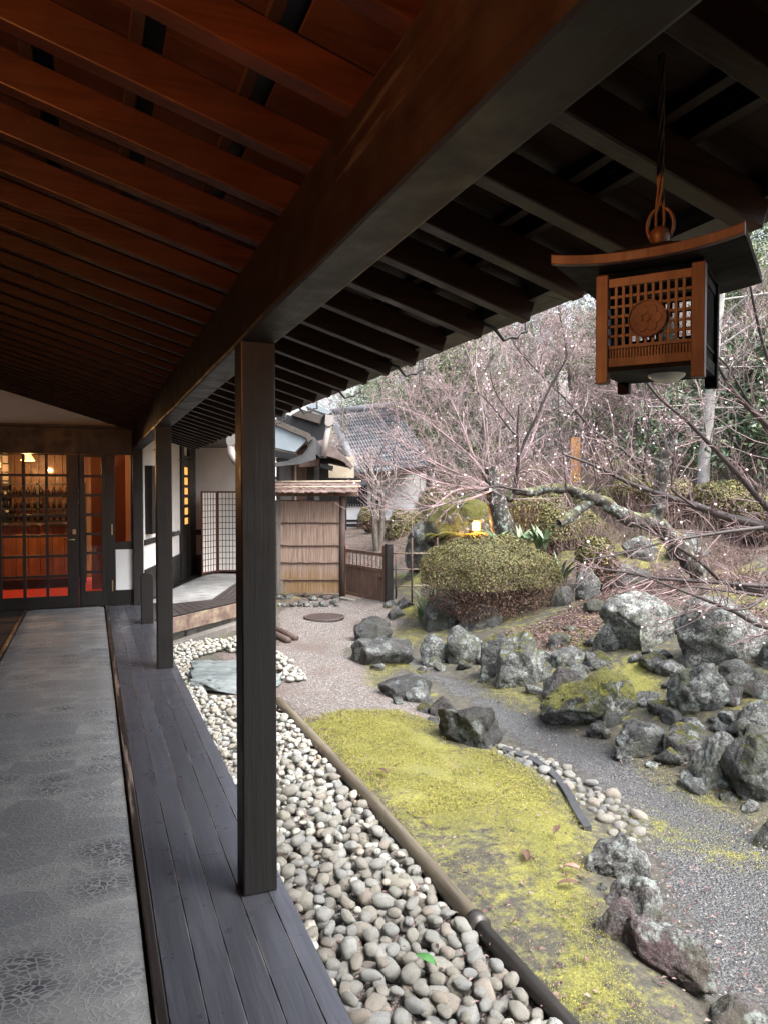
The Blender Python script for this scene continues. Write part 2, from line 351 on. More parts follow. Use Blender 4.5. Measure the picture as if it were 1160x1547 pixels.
M['fern'] = leaf_mat('yellow fern leaf', [(0.1, (0.12, 0.12, 0.015)), (0.5, (0.26, 0.26, 0.03)), (0.9, (0.42, 0.38, 0.05))], 0.5)
M['dead_leaf'] = leaf_mat('fallen leaves', [(0.1, (0.045, 0.020, 0.020)), (0.4, (0.115, 0.056, 0.053)), (0.65, (0.19, 0.115, 0.105)), (0.9, (0.32, 0.225, 0.195))], 0.5)
M['moss_tuft'] = leaf_mat('moss tufts', [(0.1, (0.110, 0.114, 0.026)), (0.4, (0.190, 0.188, 0.044)), (0.7, (0.320, 0.306, 0.070)), (0.9, (0.28, 0.225, 0.08)), (0.98, (0.10, 0.06, 0.04))], 0.8, freq=5)
M['blossom'] = leaf_mat('plum blossom', [(0.1, (0.50, 0.30, 0.34)), (0.4, (0.66, 0.55, 0.58)), (0.8, (0.74, 0.70, 0.72))], 0.7)
def bark_mat(name, dark, light, lichen=None, lamt=0.5, scale=20, moss=0.0):
    t = NT(name); v = t.co(); n = t.noise(t.map(v, (1, 1, 0.35)), scale, 7, 0.7)
    c = t.mix(t.ramp(n, [(0.3, 0), (0.7, 1)]), dark, light)
    if lichen is not None:
        c = t.mix(t.ramp(t.noise(v, 13, 6, 0.7), [(lamt, 0), (lamt + 0.08, 1)]), c, lichen)
    if moss:
        nz = t.sep(t.geo('Normal'), 2)
        mm = t.math('MULTIPLY', t.ramp(t.math('ADD', t.math('MULTIPLY', nz, 0.35), t.noise(v, 5, 6, 0.65)), [(0.62, 0), (0.76, 1)]), moss)
        c = t.mix(mm, c, t.mix(t.noise(v, 60, 3), (0.06, 0.065, 0.012), (0.20, 0.19, 0.04)))
    return t.fin(c, 0.85, t.bump(n, 0.012))
M['bark_plum'] = bark_mat('plum bark', (0.022, 0.018, 0.016), (0.075, 0.066, 0.058), (0.25, 0.30, 0.275), 0.52, 26, 0.5)
M['bark_grey'] = bark_mat('grey bark', (0.06, 0.05, 0.043), (0.17, 0.15, 0.13), (0.30, 0.32, 0.29), 0.6)
M['bark_pale'] = bark_mat('pale mottled bark', (0.17, 0.165, 0.16), (0.42, 0.41, 0.40), (0.09, 0.09, 0.085), 0.58, 12)
M['twig'] = plain('plum twigs', (0.040, 0.030, 0.030), 0.55, 0.3, 6, 0.0005)
M['twig_pale'] = plain('pale twigs', (0.31, 0.265, 0.26), 0.7, 0.35, 3, 0.0005)
M['twig_pink'] = plain('pinkish twigs', (0.26, 0.188, 0.192), 0.7, 0.4, 3, 0.0005)
# ------------------------------------------------------------------ veranda: floor, posts, roof
EDGE = 0.682; YN, YE = -1.6, 10.43
RS = 0.30                                    # roof slope
def rz_(x): return 2.315 - RS * (x - 0.516)  # underside of the rafters
mb = MB()
bx = [0.195 + 0.104 * k for k in range(0, 5)] + [EDGE]
for i in range(5):
    ys = [YN]; y = YN + random.uniform(0.5, 2.5)
    while y < 9.0: ys.append(y); y += random.uniform(2.2, 3.6)
    yend = 10.43 if bx[i + 1] < 0.66 else 9.10
    ys.append(yend)
    for a, b in zip(ys[:-1], ys[1:]): mb.lohi((bx[i] + 0.0015, a + 0.001, -0.035), (bx[i + 1] - 0.0015, b - 0.001, random.uniform(-0.0012, 0.0012)))
fl = obj('veranda_floor', mb, M['deck'], bevel=0.002); tag(fl, 'dark stained board floor along the open edge of the veranda', 'floor', kind='structure')
mb = MB(); mb.lohi((0.16, YN, -0.05), (EDGE - 0.03, 10.40, -0.037)); mb.lohi((-1.75, YN, -0.10), (0.16, 10.40, -0.030))
mb.lohi((0.60, YN, -0.36), (0.655, 9.05, -0.05))
tag(obj('floor_base', mb, M['frame']), kind='structure', label='dark base under the veranda boards', cat='floor')
mb = MB(); mb.lohi((-1.75, YN, -0.029), (-0.815, 10.42, 0.001))
M['inner_wood'] = plain('matt dark floor', (0.016, 0.013, 0.012), 0.85, 0.3, 8)
tag(obj('inner_floor', mb, M['inner_wood']), kind='structure', label='dark inner floor strip left of the carpet', cat='floor')
mb = MB()
for x0, x1 in ((0.158, 0.192), (-0.812, -0.775)): mb.lohi((x0, YN, -0.029), (x1, 10.42, 0.012))
tag(obj('border_strip', mb, M['trim'], bevel=0.005), 'worn wooden border strips edging the long grey carpet', 'floor', kind='structure')
mb = MB()                                     # carpet with a soft edge and a slight ripple
nx, ny = 14, 160
for j in range(ny + 1):
    for i in range(nx + 1):
        x = -0.765 + (0.145 + 0.765) * i / nx; y = YN + (10.40 - YN) * j / ny
        z = 0.004 + 0.0015 * noise.noise((x * 3, y * 2, 0)); z -= 0.010 if i in (0, nx) else 0
        mb.v.append((x, y, z))
mb.smooth = True; mb.add([], [])
for j in range(ny):
    for i in range(nx):
        a = j * (nx + 1) + i; mb.f.append((a, a + 1, a + nx + 2, a + nx + 1)); mb.c.append((1, 1, 1, 1)); mb.sm.append(True)
tag(obj('carpet_runner', mb, M['carpet']), 'long grey carpet runner with petal and crackle pattern along the veranda', 'carpet')

def post(y, label, h=2.075):
    m = MB(); m.lohi((0.516, y, 0.0), (0.645, y + 0.128, h))
    o = obj('veranda_post', m, M['post'], origin=(0.58, y + 0.064, 0), bevel=0.006)
    tag(o, label, 'post', 'dark square posts carrying the veranda beam')
    # a long seasoning split down the faces
    for k, (fx, face) in enumerate(((0.40, 0), (0.55, 1))):
        c = MB(); zs = [0.02 + (h - 0.04) * i / 22 for i in range(23)]
        pl = []
        for i, z in enumerate(zs):
            wob = 0.004 * noise.noise((z * 2.2, y, fx)); wd = 0.0011 * (0.5 + abs(noise.noise((z * 1.3, y + 3, fx * 9))) * 2)
            pl.append((wob, wd, z))
        vs = []
        for wob, wd, z in pl:
            if face == 0: vs += [(0.516 + 0.129 * fx + wob - wd, y - 0.0012, z), (0.516 + 0.129 * fx + wob + wd, y - 0.0012, z)]
            else: vs += [(0.516 - 0.0012, y + 0.128 * fx + wob - wd, z), (0.516 - 0.0012, y + 0.128 * fx + wob + wd, z)]
        c.add(vs, [(2 * i, 2 * i + 1, 2 * i + 3, 2 * i + 2) for i in range(22)])
        obj('split', c, M['iron'], o)
    return o
post(2.735, 'nearest and widest dark square post, standing beside the cobbles')
post(6.555, 'middle dark post between the nearest post and the glazed door')
post(10.37, 'dark corner post at the far end, joined to the entrance wall', 2.08)
# low stump with a rounded head
m = MB(); pr = []
for k in range(13):
    a = math.pi * k / 12; pr.append((0.588 + 0.066 * math.cos(a), 8.86, 0.545 + 0.035 * math.sin(a)))
m.prism([(0.522, 8.86, 0), (0.654, 8.86, 0)] + pr, (0, 0.10, 0))
tag(obj('stump_post', m, M['post'], bevel=0.005, origin=(0.588, 8.91, 0)), 'short waist-high dark post with rounded top on the floor edge', 'post')

roof = thing('veranda_roof', 'sloping timber veranda roof with exposed brown rafters and a heavy beam', 'roof', (0.58, 4.0, 2.07))
m = MB()
ny = 60
def beam_pt(j, c):
    y = YN + (10.36 - YN) * j / ny
    w1 = 0.006 * noise.noise((y * 1.1, c * 3.1, 1)); w2 = 0.006 * noise.noise((y * 1.1, c * 3.1, 7))
    x, z = ((0.514, 2.070), (0.648, 2.070), (0.648, 2.285), (0.514, 2.325))[c]
    return (x + w1, y, z + (w2 if c < 2 else 0))
vs = [beam_pt(j, c) for j in range(ny + 1) for c in range(4)]
fs = [(j * 4 + c, j * 4 + (c + 1) % 4, j * 4 + 4 + (c + 1) % 4, j * 4 + 4 + c) for j in range(ny) for c in range(4)] + [(3, 2, 1, 0), tuple(ny * 4 + c for c in range(4))]
m.add(vs, fs); obj('beam', m, M['beam'], roof, bevel=0.012)
RY = [1.478 + 0.303 * k for k in range(-10, 30)]
XI, XO = -1.75, 1.335
ang = math.atan(RS); rh = 0.086; rw = 0.050
m0 = None
for y in RY:
    if y > 10.38: break
    dy = random.uniform(-0.006, 0.006); hh = rh + random.uniform(-0.004, 0.004)
    m = MB()
    a = (XI, y + rw / 2 + dy, rz_(XI) + hh / 2 / math.cos(ang)); b = (XO + random.uniform(-0.008, 0.008), y + rw / 2 + dy + random.uniform(-0.004, 0.004), 0)
    b = (b[0], b[1], rz_(b[0]) + hh / 2 / math.cos(ang))
    m.bar(a, b, rw, hh); obj('rafter', m, M['rafter'], roof, bevel=0.004)
# paired battens over the rafters, boards above them with dark slots between
rt = rh / math.cos(ang)
sticks = [0.105 + 0.243 * k for k in range(-7, 2)] + [1.055, 1.130]
for x in sticks:
    m = MB(); m.lohi((x - 0.015, YN, rz_(x) + rt + 0.001), (x + 0.015, 10.40, rz_(x) + rt + 0.022)); obj('batten', m, M['batten'], roof, bevel=0.002)
gaps = [(x + 0.018, x + 0.062) for x in sticks[:-2]] + [(1.072, 1.113)]      # dark slots between the boards
m = MB()
st_ = [XI] + [g[1] for g in gaps]; en_ = [g[0] for g in gaps] + [XO + 0.05]
for x0, x1 in zip(st_, en_):
    y = YN
    while y < 10.4:
        y2 = min(10.42, y + 0.303)
        za = rz_(x0) + rt + 0.024 + random.uniform(0, 0.003); zb = rz_(x1) + rt + 0.024 + random.uniform(0, 0.003)
        m.prism([(x0, y + 0.001, za), (x1, y + 0.001, zb), (x1, y + 0.001, zb + 0.012), (x0, y + 0.001, za + 0.012)], (0, y2 - y - 0.002, 0)); y = y2
obj('boarding', m, M['roofboard'], roof)
m = MB(); z0 = rz_(XI) + rt + 0.13; z1 = rz_(XO + 0.10) + rt + 0.075
m.prism([(XI, YN, z0), (XO + 0.10, YN, z1), (XO + 0.10, YN, z1 + 0.10), (XI, YN, z0 + 0.14)], (0, 10.46 - YN, 0)); obj('roof_cover', m, M['frame'], roof)
m = MB()
y = YN
while y < 10.4:
    y2 = min(10.4, y + 1.8); x = XO + 0.035
    m.prism([(x - 0.05, y, rz_(x) + rt - 0.012), (x + 0.045, y, rz_(x) + rt - 0.026), (x + 0.045, y, rz_(x) + rt + 0.085), (x - 0.05, y, rz_(x) + rt + 0.095)], (0, y2 - y - 0.004, 0)); y = y2
obj('eave_board', m, M['eave_board'], roof)
for y in [RY[0] + 0.303 * k for k in (13, 16, 19, 22, 25)]:   # empty gutter hooks of black iron
    xb = XO - 0.01; zb = rz_(XO) + 0.055
    pts = [(xb - 0.06, y - 0.006, zb + 0.02), (xb + 0.045, y - 0.006, zb - 0.012), (xb + 0.085, y - 0.006, zb - 0.052), (xb + 0.115, y - 0.006, zb - 0.038), (xb + 0.138, y - 0.006, zb - 0.040), (xb + 0.155, y - 0.006, zb - 0.018), (xb + 0.18, y - 0.006, zb - 0.015), (xb + 0.178, y - 0.006, zb + 0.04)]
    m = MB(); m.tube(pts, 0.0068, 6); obj('gutter_hook', m, M['iron'], roof)
m = MB(); m.lohi((-1.80, YN, -0.1), (-1.76, 10.43, 3.0)); m.lohi((-1.80, YN - 0.06, -0.1), (EDGE, YN - 0.01, 3.0))
tag(obj('inner_wall', m, M['frame']), 'dark inner wall along the left of the veranda', 'wall', kind='structure')

# ------------------------------------------------------------------ upright walls with openings
class Wall:
    def __init__(s, p0, az):
        s.p0 = np.array([p0[0], p0[1], 0.0]); a = R(az); s.d = np.array([math.sin(a), math.cos(a), 0.0]); s.nm = np.array([s.d[1], -s.d[0], 0.0]); s.rz = math.atan2(s.d[1], s.d[0])
    def sz(s, x, y):
        r = ray(x, y); t = np.dot(s.p0 - EYE, s.nm) / np.dot(r, s.nm); p = EYE + r * t; return float(np.dot(p - s.p0, s.d)), float(p[2])
    def S(s, x): return s.sz(x, 760)[0]
    def P(s, a, z, t=0): p = s.p0 + s.d * a + s.nm * t; return (p[0], p[1], z)
    def bx(s, m, s0, s1, z0, z1, t0, t1):
        c = s.P((s0 + s1) / 2, (z0 + z1) / 2, (t0 + t1) / 2); m.box(c, (abs(s1 - s0), abs(t1 - t0), abs(z1 - z0)), s.rz); return m
def glass_mat():
    t = NT('window glass'); g = t.n('ShaderNodeBsdfGlossy'); g.inputs['Roughness'].default_value = 0.02; tr = t.n('ShaderNodeBsdfTransparent')
    f = t.n('ShaderNodeFresnel'); f.inputs[0].default_value = 1.5; mx = t.n('ShaderNodeMixShader')
    t.set(mx.inputs[0], f.outputs[0]); t.set(mx.inputs[1], tr.outputs[0]); t.set(mx.inputs[2], g.outputs[0]); t.t.links.new(mx.outputs[0], t.out.inputs[0]); return t.m
M['glass'] = glass_mat()
M['brass'] = plain('dull brass', (0.45, 0.36, 0.22), 0.35, 0.1, 10, 0.0005, metal=1)

W0 = Wall((-1.76, 10.43), 90)                 # entrance wall faces the viewer
ent = thing('entrance_wall', 'black framed entrance wall with white plaster gable and glazed door', 'wall', (-0.6, 10.43, 0))
S = W0.S; SE = S(218)
m = MB()
W0.bx(m, 0, SE - 0.12, 2.00, 2.34, -0.05, 0.03)                     # deep lintel
W0.bx(m, 0, SE - 0.12, 2.34, 2.375, -0.05, 0.045)
W0.bx(m, 0, SE - 0.12, -0.02, 0.012, -0.06, 0.02)                    # sill
for a, b in ((-0.2, -0.02), (119.5, 121), (160, 174), (198, 206)): W0.bx(m, S(a) if a > 0 else 0, S(b) if a > 0 else 0.10, 0.012, 2.0, -0.045, 0.0)
zt = W0.sz(185, 818)[1]; zb = W0.sz(188, 830)[1]
W0.bx(m, S(174), S(198), zb, zt, -0.04, -0.004); W0.bx(m, S(174), S(198), W0.sz(188, 684)[1], 2.0, -0.04, -0.004)
W0.bx(m, S(174), S(198), 0.012, W0.sz(188, 891)[1], -0.04, -0.002)
obj('frame', m, M['frame'], ent, bevel=0.004)
m = MB(); pz0 = 2.378
m.prism([W0.P(0, pz0, -0.03), W0.P(SE - 0.12, pz0, -0.03), W0.P(SE - 0.12, 2.50, -0.03), W0.P(0, 3.20, -0.03)], (0, 0.03, 0)); obj('plaster_gable', m, M['plaster'], ent)
m = MB(); W0.bx(m, S(174) + 0.005, S(201), W0.sz(188, 891)[1], zb, -0.0015, 0.002); obj('white_panel', m, M['panel_white'], ent)
def leaf(name, sl, sr, cols, rows, lab=None):
    d = MB(); z0, z1 = 0.016, 1.995
    zr = [W0.sz(60, y)[1] for y in rows]
    W0.bx(d, sl, cols[0][0], z0, z1, -0.035, 0.006); W0.bx(d, cols[-1][1], sr, z0, z1, -0.035, 0.006)
    W0.bx(d, cols[0][0], cols[-1][1], z0, zr[-1], -0.034, 0.004); W0.bx(d, cols[0][0], cols[-1][1], zr[0], z1, -0.034, 0.004)
    for i in range(len(cols) - 1): W0.bx(d, cols[i][1], cols[i + 1][0], zr[-1], zr[0], -0.030, 0.0)
    n = 7
    for i in range(1, n): zc = zr[0] + (zr[-1] - zr[0]) * i / n; W0.bx(d, cols[0][0], cols[-1][1], zc - 0.017, zc + 0.017, -0.028, -0.003)
    o = obj(name, d, M['frame'], ent, bevel=0.003)
    g = MB(); W0.bx(g, cols[0][0], cols[-1][1], zr[-1], zr[0], -0.018, -0.014); obj('panes', g, M['glass'], o)
    return o
rows = (687, 902)
door = leaf('door', S(0) - 0.14, S(119), [(S(2.5), S(34)), (S(39), S(69)), (S(73.5), S(101.5))], rows)
h = MB(); sx, zx = W0.sz(113, 815)
h.tube([W0.P(sx, zx, 0.006), W0.P(sx, zx, 0.05)], 0.011, 10); h.tube([W0.P(sx + 0.01, zx, 0.05), W0.P(sx - 0.05, zx + 0.002, 0.052), W0.P(sx - 0.135, zx + 0.002, 0.05)], 0.009, 8)
W0.bx(h, sx - 0.02, sx + 0.02, zx + 0.07, zx + 0.13, 0.006, 0.012); obj('handle', h, M['brass'], door)
leaf('sidelight', S(121), S(160), [(S(128.5), S(154))], (689, 897))
leaf('second_leaf', 0.10, S(0) - 0.15, [(0.16, 0.34), (0.37, S(0) - 0.20)], rows)
h = MB()
for y in (800, 885): zz = W0.sz(168, y)[1]; W0.bx(h, S(168.5), S(170.5), zz - 0.07, zz + 0.07, 0.0005, 0.012)
obj('hinge', h, M['brass'], ent)
m = MB(); W0.bx(m, S(175), S(197), W0.sz(188, 817)[1], W0.sz(188, 685)[1], -0.022, -0.018); obj('window_pane', m, M['glass'], ent)

# room behind the door
M['red_carpet'] = plain('red carpet', (0.50, 0.045, 0.03), 0.9, 0.15, 40)
M['orange_wood'] = wood('varnished orange wood', (0.20, 0.075, 0.025), (0.42, 0.18, 0.06), 2, 0.35, 22)
M['brown_wall'] = plain('brown wall', (0.22, 0.10, 0.065), 0.8, 0.12, 2)
t = NT('lamp paper'); M['lamp'] = t.fin((0.9, 0.7, 0.4), 0.8, emis=(1.0, 0.55, 0.16), es=0.9)
rm = MB(); rm.lohi((-2.6, 14.2, -0.1), (0.9, 14.26, 2.6)); rm.lohi((-2.66, 10.5, -0.1), (-2.6, 14.2, 2.6)); rm.lohi((-2.6, 10.48, 2.42), (0.50, 14.2, 2.48)); rm.lohi((-2.6, 10.46, -0.12), (0.50, 14.2, -0.004))
rm.lohi((0.50, 10.50, -0.1), (0.56, 12.2, 2.5)); rm.lohi((0.0, 12.2, -0.1), (0.56, 12.26, 2.5))
rm.lohi((-2.6, 10.44, -0.1), (-1.80, 10.48, 2.5))
tag(obj('room_shell', rm, M['brown_wall']), 'brown walled lobby seen through the glazed door', 'room', kind='structure')
m = MB(); m.lohi((-2.5, 10.52, -0.003), (0.48, 13.9, 0.012)); tag(obj('red_carpet', m, M['red_carpet']), 'red carpet on the lobby floor behind the glazed door', 'carpet')
ctr = thing('reception_counter', 'orange wooden counter in the lobby behind the glazed door', 'counter', (-0.95, 12.7, 0))
m = MB()
for k in range(9): m.lohi((-1.75 + k * 0.17, 12.55 + (k % 2) * 0.012, 0.16), (-1.75 + k * 0.17 + 0.165, 12.95, 0.98))
obj('counter_front', m, M['orange_wood'], ctr, bevel=0.004)
m = MB(); m.lohi((-1.80, 12.50, 0.98), (-0.19, 13.0, 1.02)); obj('counter_top', m, M['trim'], ctr, bevel=0.004)
m = MB(); m.lohi((-1.72, 12.60, 0.012), (-0.26, 12.9, 0.16)); obj('plinth', m, M['frame'], ctr)
sh = thing('display_rack', 'dark shelf rack of small bottles behind the lobby counter', 'shelf', (-0.9, 13.4, 0))
m = MB()
for z in (1.02, 1.22, 1.42, 1.62): m.lohi((-1.5, 13.2, z), (-0.1, 13.45, z + 0.025))
for x in (-1.5, -0.8, -0.1): m.lohi((x - 0.02, 13.2, 0.0), (x + 0.02, 13.45, 1.66))
obj('rack_frame', m, M['frame'], sh)
m = MB()
for z in (1.045, 1.245, 1.445):
    for k in range(14):
        x = -1.42 + k * 0.095; m.lathe([(0.0, 0), (0.025, 0), (0.026, 0.09), (0.010, 0.115), (0.010, 0.14), (0, 0.14)], (x, 13.28, z), 8)
obj('bottles', m, M['frame'], sh)
m = MB()
for k in range(22): m.lohi((-2.2 + k * 0.125, 14.08 + 0.012 * (k % 2), 0), (-2.2 + k * 0.125 + 0.12, 14.19, 2.4))
tag(obj('panelled_wall', m, M['orange_wood'], bevel=0.003), 'orange plank wall at the back of the lobby', 'wall', kind='structure')
lamp = thing('lobby_lamp', 'glowing paper pendant lamp in the lobby behind the door', 'lamp', (-0.80, 12.6, 2.0))
m = MB(); m.lathe([(0.03, 0.10), (0.04, 0.095), (0.10, 0.0), (0.09, 0.0), (0.035, 0.085)], (-0.86, 12.1, 1.97), 20); obj('lamp_shade', m, M['lamp'], lamp)
m = MB(); m.tube([(-0.86, 12.1, 2.06), (-0.86, 12.1, 2.43)], 0.006, 6); obj('cord', m, M['iron'], lamp)
def point(name, loc, e, c, r=0.06):
    l = bpy.data.lights.new(name, 'POINT'); l.energy = e; l.color = c; l.shadow_soft_size = r
    o = bpy.data.objects.new(name, l); col.objects.link(o); o.location = loc; return o
point('lobby_lamp_light', (-0.86, 12.1, 1.90), 20, (1.0, 0.50, 0.18))
M['paper'] = plain('shoji paper', (0.86, 0.83, 0.79), 0.9, 0.04, 3, 0.0004)
sj = thing('lattice_window', 'dark lattice window at the left side of the lobby', 'window', (-2.0, 13.2, 0.8))
m = MB(); m.lohi((-1.62, 13.60, 0.85), (-1.24, 13.63, 2.15)); obj('paper', m, M['paper'], sj)
m = MB()
for k in range(4): m.lohi((-1.64 + k * 0.13, 13.56, 0.83), (-1.60 + k * 0.13, 13.595, 2.17))
for k in range(10): m.lohi((-1.64, 13.565, 0.84 + k * 0.14), (-1.22, 13.59, 0.86 + k * 0.14))
obj('lattice', m, M['frame'], sj)

# hanging bowl lamp, open at the top, out of the photo on the left: it reddens the near rafters
LX, LY, LZ = -0.95, 0.45, 1.95
an = thing('bowl_lamp', 'brass bowl lamp hanging from the rafters and throwing warm light up on them', 'lamp', (LX, LY, LZ))
m = MB(); m.lathe([(0.02, -0.10), (0.09, -0.08), (0.14, -0.02), (0.16, 0.06), (0.15, 0.06), (0.13, -0.01), (0.08, -0.065), (0.0, -0.08)], (LX, LY, LZ), 24); obj('bowl', m, M['brass'], an)
m = MB()
for k in range(3): a_ = k * 2.094; m.tube([(LX + 0.155 * math.cos(a_), LY + 0.155 * math.sin(a_), LZ + 0.06), (LX, LY, rz_(LX) + 0.01)], 0.003, 6)
obj('chain', m, M['brass'], an)
m = MB(); m.lathe([(0.0, -0.05), (0.03, -0.03), (0.038, 0.0), (0.03, 0.03), (0.0, 0.045)], (LX, LY, LZ), 14); obj('bulb', m, M['lamp'], an)
point('bowl_lamp_light', (LX, LY, LZ + 0.075), 66, (1.0, 0.37, 0.115), 0.05)

# ------------------------------------------------------------------ annex set at an angle beyond the corner
AZ = 18.5
W1 = Wall((0.66, 10.47), 16.3)
s_end = W1.S(293)
anx = thing('annex_wall', 'white plastered side wall with dark window bay and a dark door with lit panes', 'wall', (0.66, 10.47, 0))
Z1 = lambda x, y: (160 + x / 4.833, 640 + y / 4.834)
m = MB(); W1.bx(m, 0.0, s_end, -0.3, 2.5, -0.12, 0.0); obj('plaster', m, M['plaster'], anx)
m = MB(); s0 = W1.S(219)
zr1 = W1.sz(*Z1(300, 855))[1]; zr0 = W1.sz(*Z1(300, 880))[1]; zbs = W1.sz(*Z1(295, 1062))[1]
W1.bx(m, 0.0, s_end, zr0 - 0.01, zr1 + 0.02, 0.0, 0.02); W1.bx(m, 0.0, s_end, -0.3, zbs, 0.0, 0.022)
W1.bx(m, 0.0, s_end, 2.30, 2.5, 0.0, 0.06)
W1.bx(m, W1.S(219.5), W1.S(228), W1.sz(224, 806)[1], W1.sz(224, 704)[1], 0.0, 0.10)
obj('timber', m, M['frame'], anx, bevel=0.004)
dd = MB(); sl, sr = W1.S(271), W1.S(292.5)
W1.bx(dd, sl, W1.S(275.2), -0.05, 2.3, 0.0, 0.05); W1.bx(dd, W1.S(283.2), sr, -0.05, 2.3, 0.0, 0.05)
zp = [W1.sz(279, y)[1] for y in (706, 717.5, 721.5, 732.5, 737, 747, 752, 762, 767, 777.5, 782, 792)]
W1.bx(dd, W1.S(275.2), W1.S(283.2), zp[0], 2.14, 0.0, 0.045); W1.bx(dd, W1.S(275.2), W1.S(283.2), -0.05, zp[-1], 0.0, 0.045)
for k in range(1, 11, 2): W1.bx(dd, W1.S(275.2), W1.S(283.2), zp[k + 1], zp[k], 0.0, 0.045)
dr = obj('side_door', dd, M['frame'], anx, bevel=0.003)
t = NT('lit door pane'); M['lit_pane'] = t.fin((0.6, 0.35, 0.12), 0.6, emis=(1.0, 0.42, 0.10), es=0.35)
g = MB(); W1.bx(g, W1.S(275.2), W1.S(283.2), zp[-1], zp[0], 0.003, 0.012); obj('lit_panes', g, M['lit_pane'], dr)
m = MB(); W1.bx(m, W1.S(262.5), W1.S(270.2), 0.30, 2.12, 0.0, 0.004)
for k in range(4): a = W1.S(262.5 + k * 2.4); W1.bx(m, a, a + 0.05, W1.sz(266, 808)[1], 2.3, 0.004, 0.02)
obj('vertical_laths', m, M['plaster'], anx)
m = MB(); m.tube([W1.P(W1.S(266), W1.sz(266, 695)[1], 0.06), W1.P(W1.S(259), W1.sz(259, 694)[1], 0.35)], 0.012, 6); m.tube([W1.P(W1.S(228), 2.1, 0.06), W1.P(W1.S(233), 2.1, 0.06)], 0.012, 6); obj('rail', m, M['iron'], anx)

bp = W1.P(s_end, 0); W2 = Wall(bp[:2], AZ + 90)
e2 = W2.S(496)
bw = thing('back_wall', 'white plastered back wall with a dark rail behind the folding screen', 'wall', (bp[0], bp[1], 0))
m = MB(); W2.bx(m, -0.1, W2.S(405), -0.4, 2.6, -0.12, 0.0); obj('plaster', m, M['plaster'], bw)
m = MB(); W2.bx(m, 0, W2.S(405), W2.sz(310, 808)[1], W2.sz(310, 800)[1], 0.0, 0.02); W2.bx(m, 0, W2.S(405), -0.4, W2.sz(310, 838)[1], 0.0, 0.02)
W2.bx(m, 0, W2.S(405), 2.34, 2.6, 0.0, 0.03)
obj('timber', m, M['frame'], bw, bevel=0.003)
M['wood_grey'] = wood('weathered grey board', (0.12, 0.11, 0.10), (0.26, 0.245, 0.23), 2, 0.75, 30)
M['wood_brown'] = wood('brown weathered wood', (0.085, 0.045, 0.03), (0.19, 0.105, 0.07), 2, 0.65, 30)
M['plaster_tan'] = plain('tan plaster', (0.46, 0.40, 0.31), 0.85, 0.08, 3)
wgb = thing('plank_wall', 'wall of grey, brown and dark vertical boards behind the reed fence', 'wall', (bp[0] + 0.9, bp[1] + 1.7, 0))
seg = [(418, 423, 'frame'), (423, 441, 'wood_grey'), (441, 446, 'wood_brown'), (446, 448.5, 'plaster_tan'), (448.5, 464, 'wood_brown'), (464, 475, 'frame'), (475, 483, 'wood_grey'), (483, 497, 'frame')]
W3 = Wall((bp[0] + 0.9, bp[1] + 1.7), AZ + 90)
for a, b, k in seg:
    m = MB(); W3.bx(m, W3.S(a), W3.S(b) - 0.002, -0.4, 2.6, -0.1, {'frame': -0.02, 'wood_grey': 0.03, 'wood_brown': 0.01, 'plaster_tan': 0.02}[k]); obj('wall_board', m, M[k], wgb)

# annex floor: grey carpet, angled boards, weathered fascia
mb = MB(); c3 = [W1.P(0.0, 0, 0.02), W1.P(s_end, 0, 0.02), W2.P(W2.S(405), 0, 0.02), (2.80, 12.6, 0), (1.93, 10.26, 0), (0.68, 9.095, 0), (0.68, 10.40, 0)]
def poly(z, pts): return [(p[0], p[1], z) for p in pts]
mb.prism(poly(-0.06, c3), (0, 0, 0.054))
tag(obj('annex_floor_base', mb, M['frame']), 'dark floor under the annex carpet', 'floor', kind='structure')
mb = MB()
q0 = [pz(*Z1(498, 1312), 0), pz(*Z1(780, 1284), 0), pz(*Z1(968, 1150), 0), W2.P(W2.S(403), 0, 0.6), W2.P(0.35, 0, 0.4), pz(*Z1(497, 1205), 0), (0.70, 10.52, 0)]
mb.prism(poly(-0.005, q0), (0, 0, 0.007)); tag(obj('annex_carpet', mb, M['carpet']), 'grey patterned carpet on the angled annex floor in front of the folding screen', 'carpet')
mb = MB(); A0 = np.array([0.68, 9.10]); A1 = np.array([1.93, 10.27]); B0 = np.array([0.70, 10.50]); B1 = np.array([1.575, 10.56])
NB = 11
for k in range(NB):
    f0, f1 = k / NB, (k + 1) / NB - 0.006
    a, b, c, d = A0 + (A1 - A0) * f0, A0 + (A1 - A0) * f1, B0 + (B1 - B0) * f1, B0 + (B1 - B0) * f0
    mb.prism([(*a, -0.02), (*b, -0.02), (*c, -0.02), (*d, -0.02)], (0, 0, 0.021))
C0 = np.array([2.78, 12.6]); D0 = np.array(pz(*Z1(968, 1150), 0)[:2])
for k in range(5):
    f0, f1 = k / 5, (k + 1) / 5 - 0.02
    a = B1 + (A1 - B1) * f0; b = B1 + (A1 - B1) * f1; c = D0 + (C0 - D0) * f1; d = D0 + (C0 - D0) * f0
    mb.prism([(*a, -0.02), (*b, -0.02), (*c, -0.02), (*d, -0.02)], (0, 0, 0.0225))
def anx_boards():
    t = NT('annex boards'); v = t.co(); n = t.noise(t.map(v, (18, 18, 18)), 1, 5)
    return t.fin(t.ramp(n, [(0.3, (0.022, 0.019, 0.019)), (0.7, (0.055, 0.046, 0.045))]), 0.4, t.bump(n, 0.001))
M['anx_boards'] = anx_boards()
tag(obj('annex_boards', mb, M['anx_boards'], bevel=0.002), 'dark angled boards at the annex floor edge', 'floor', kind='structure')
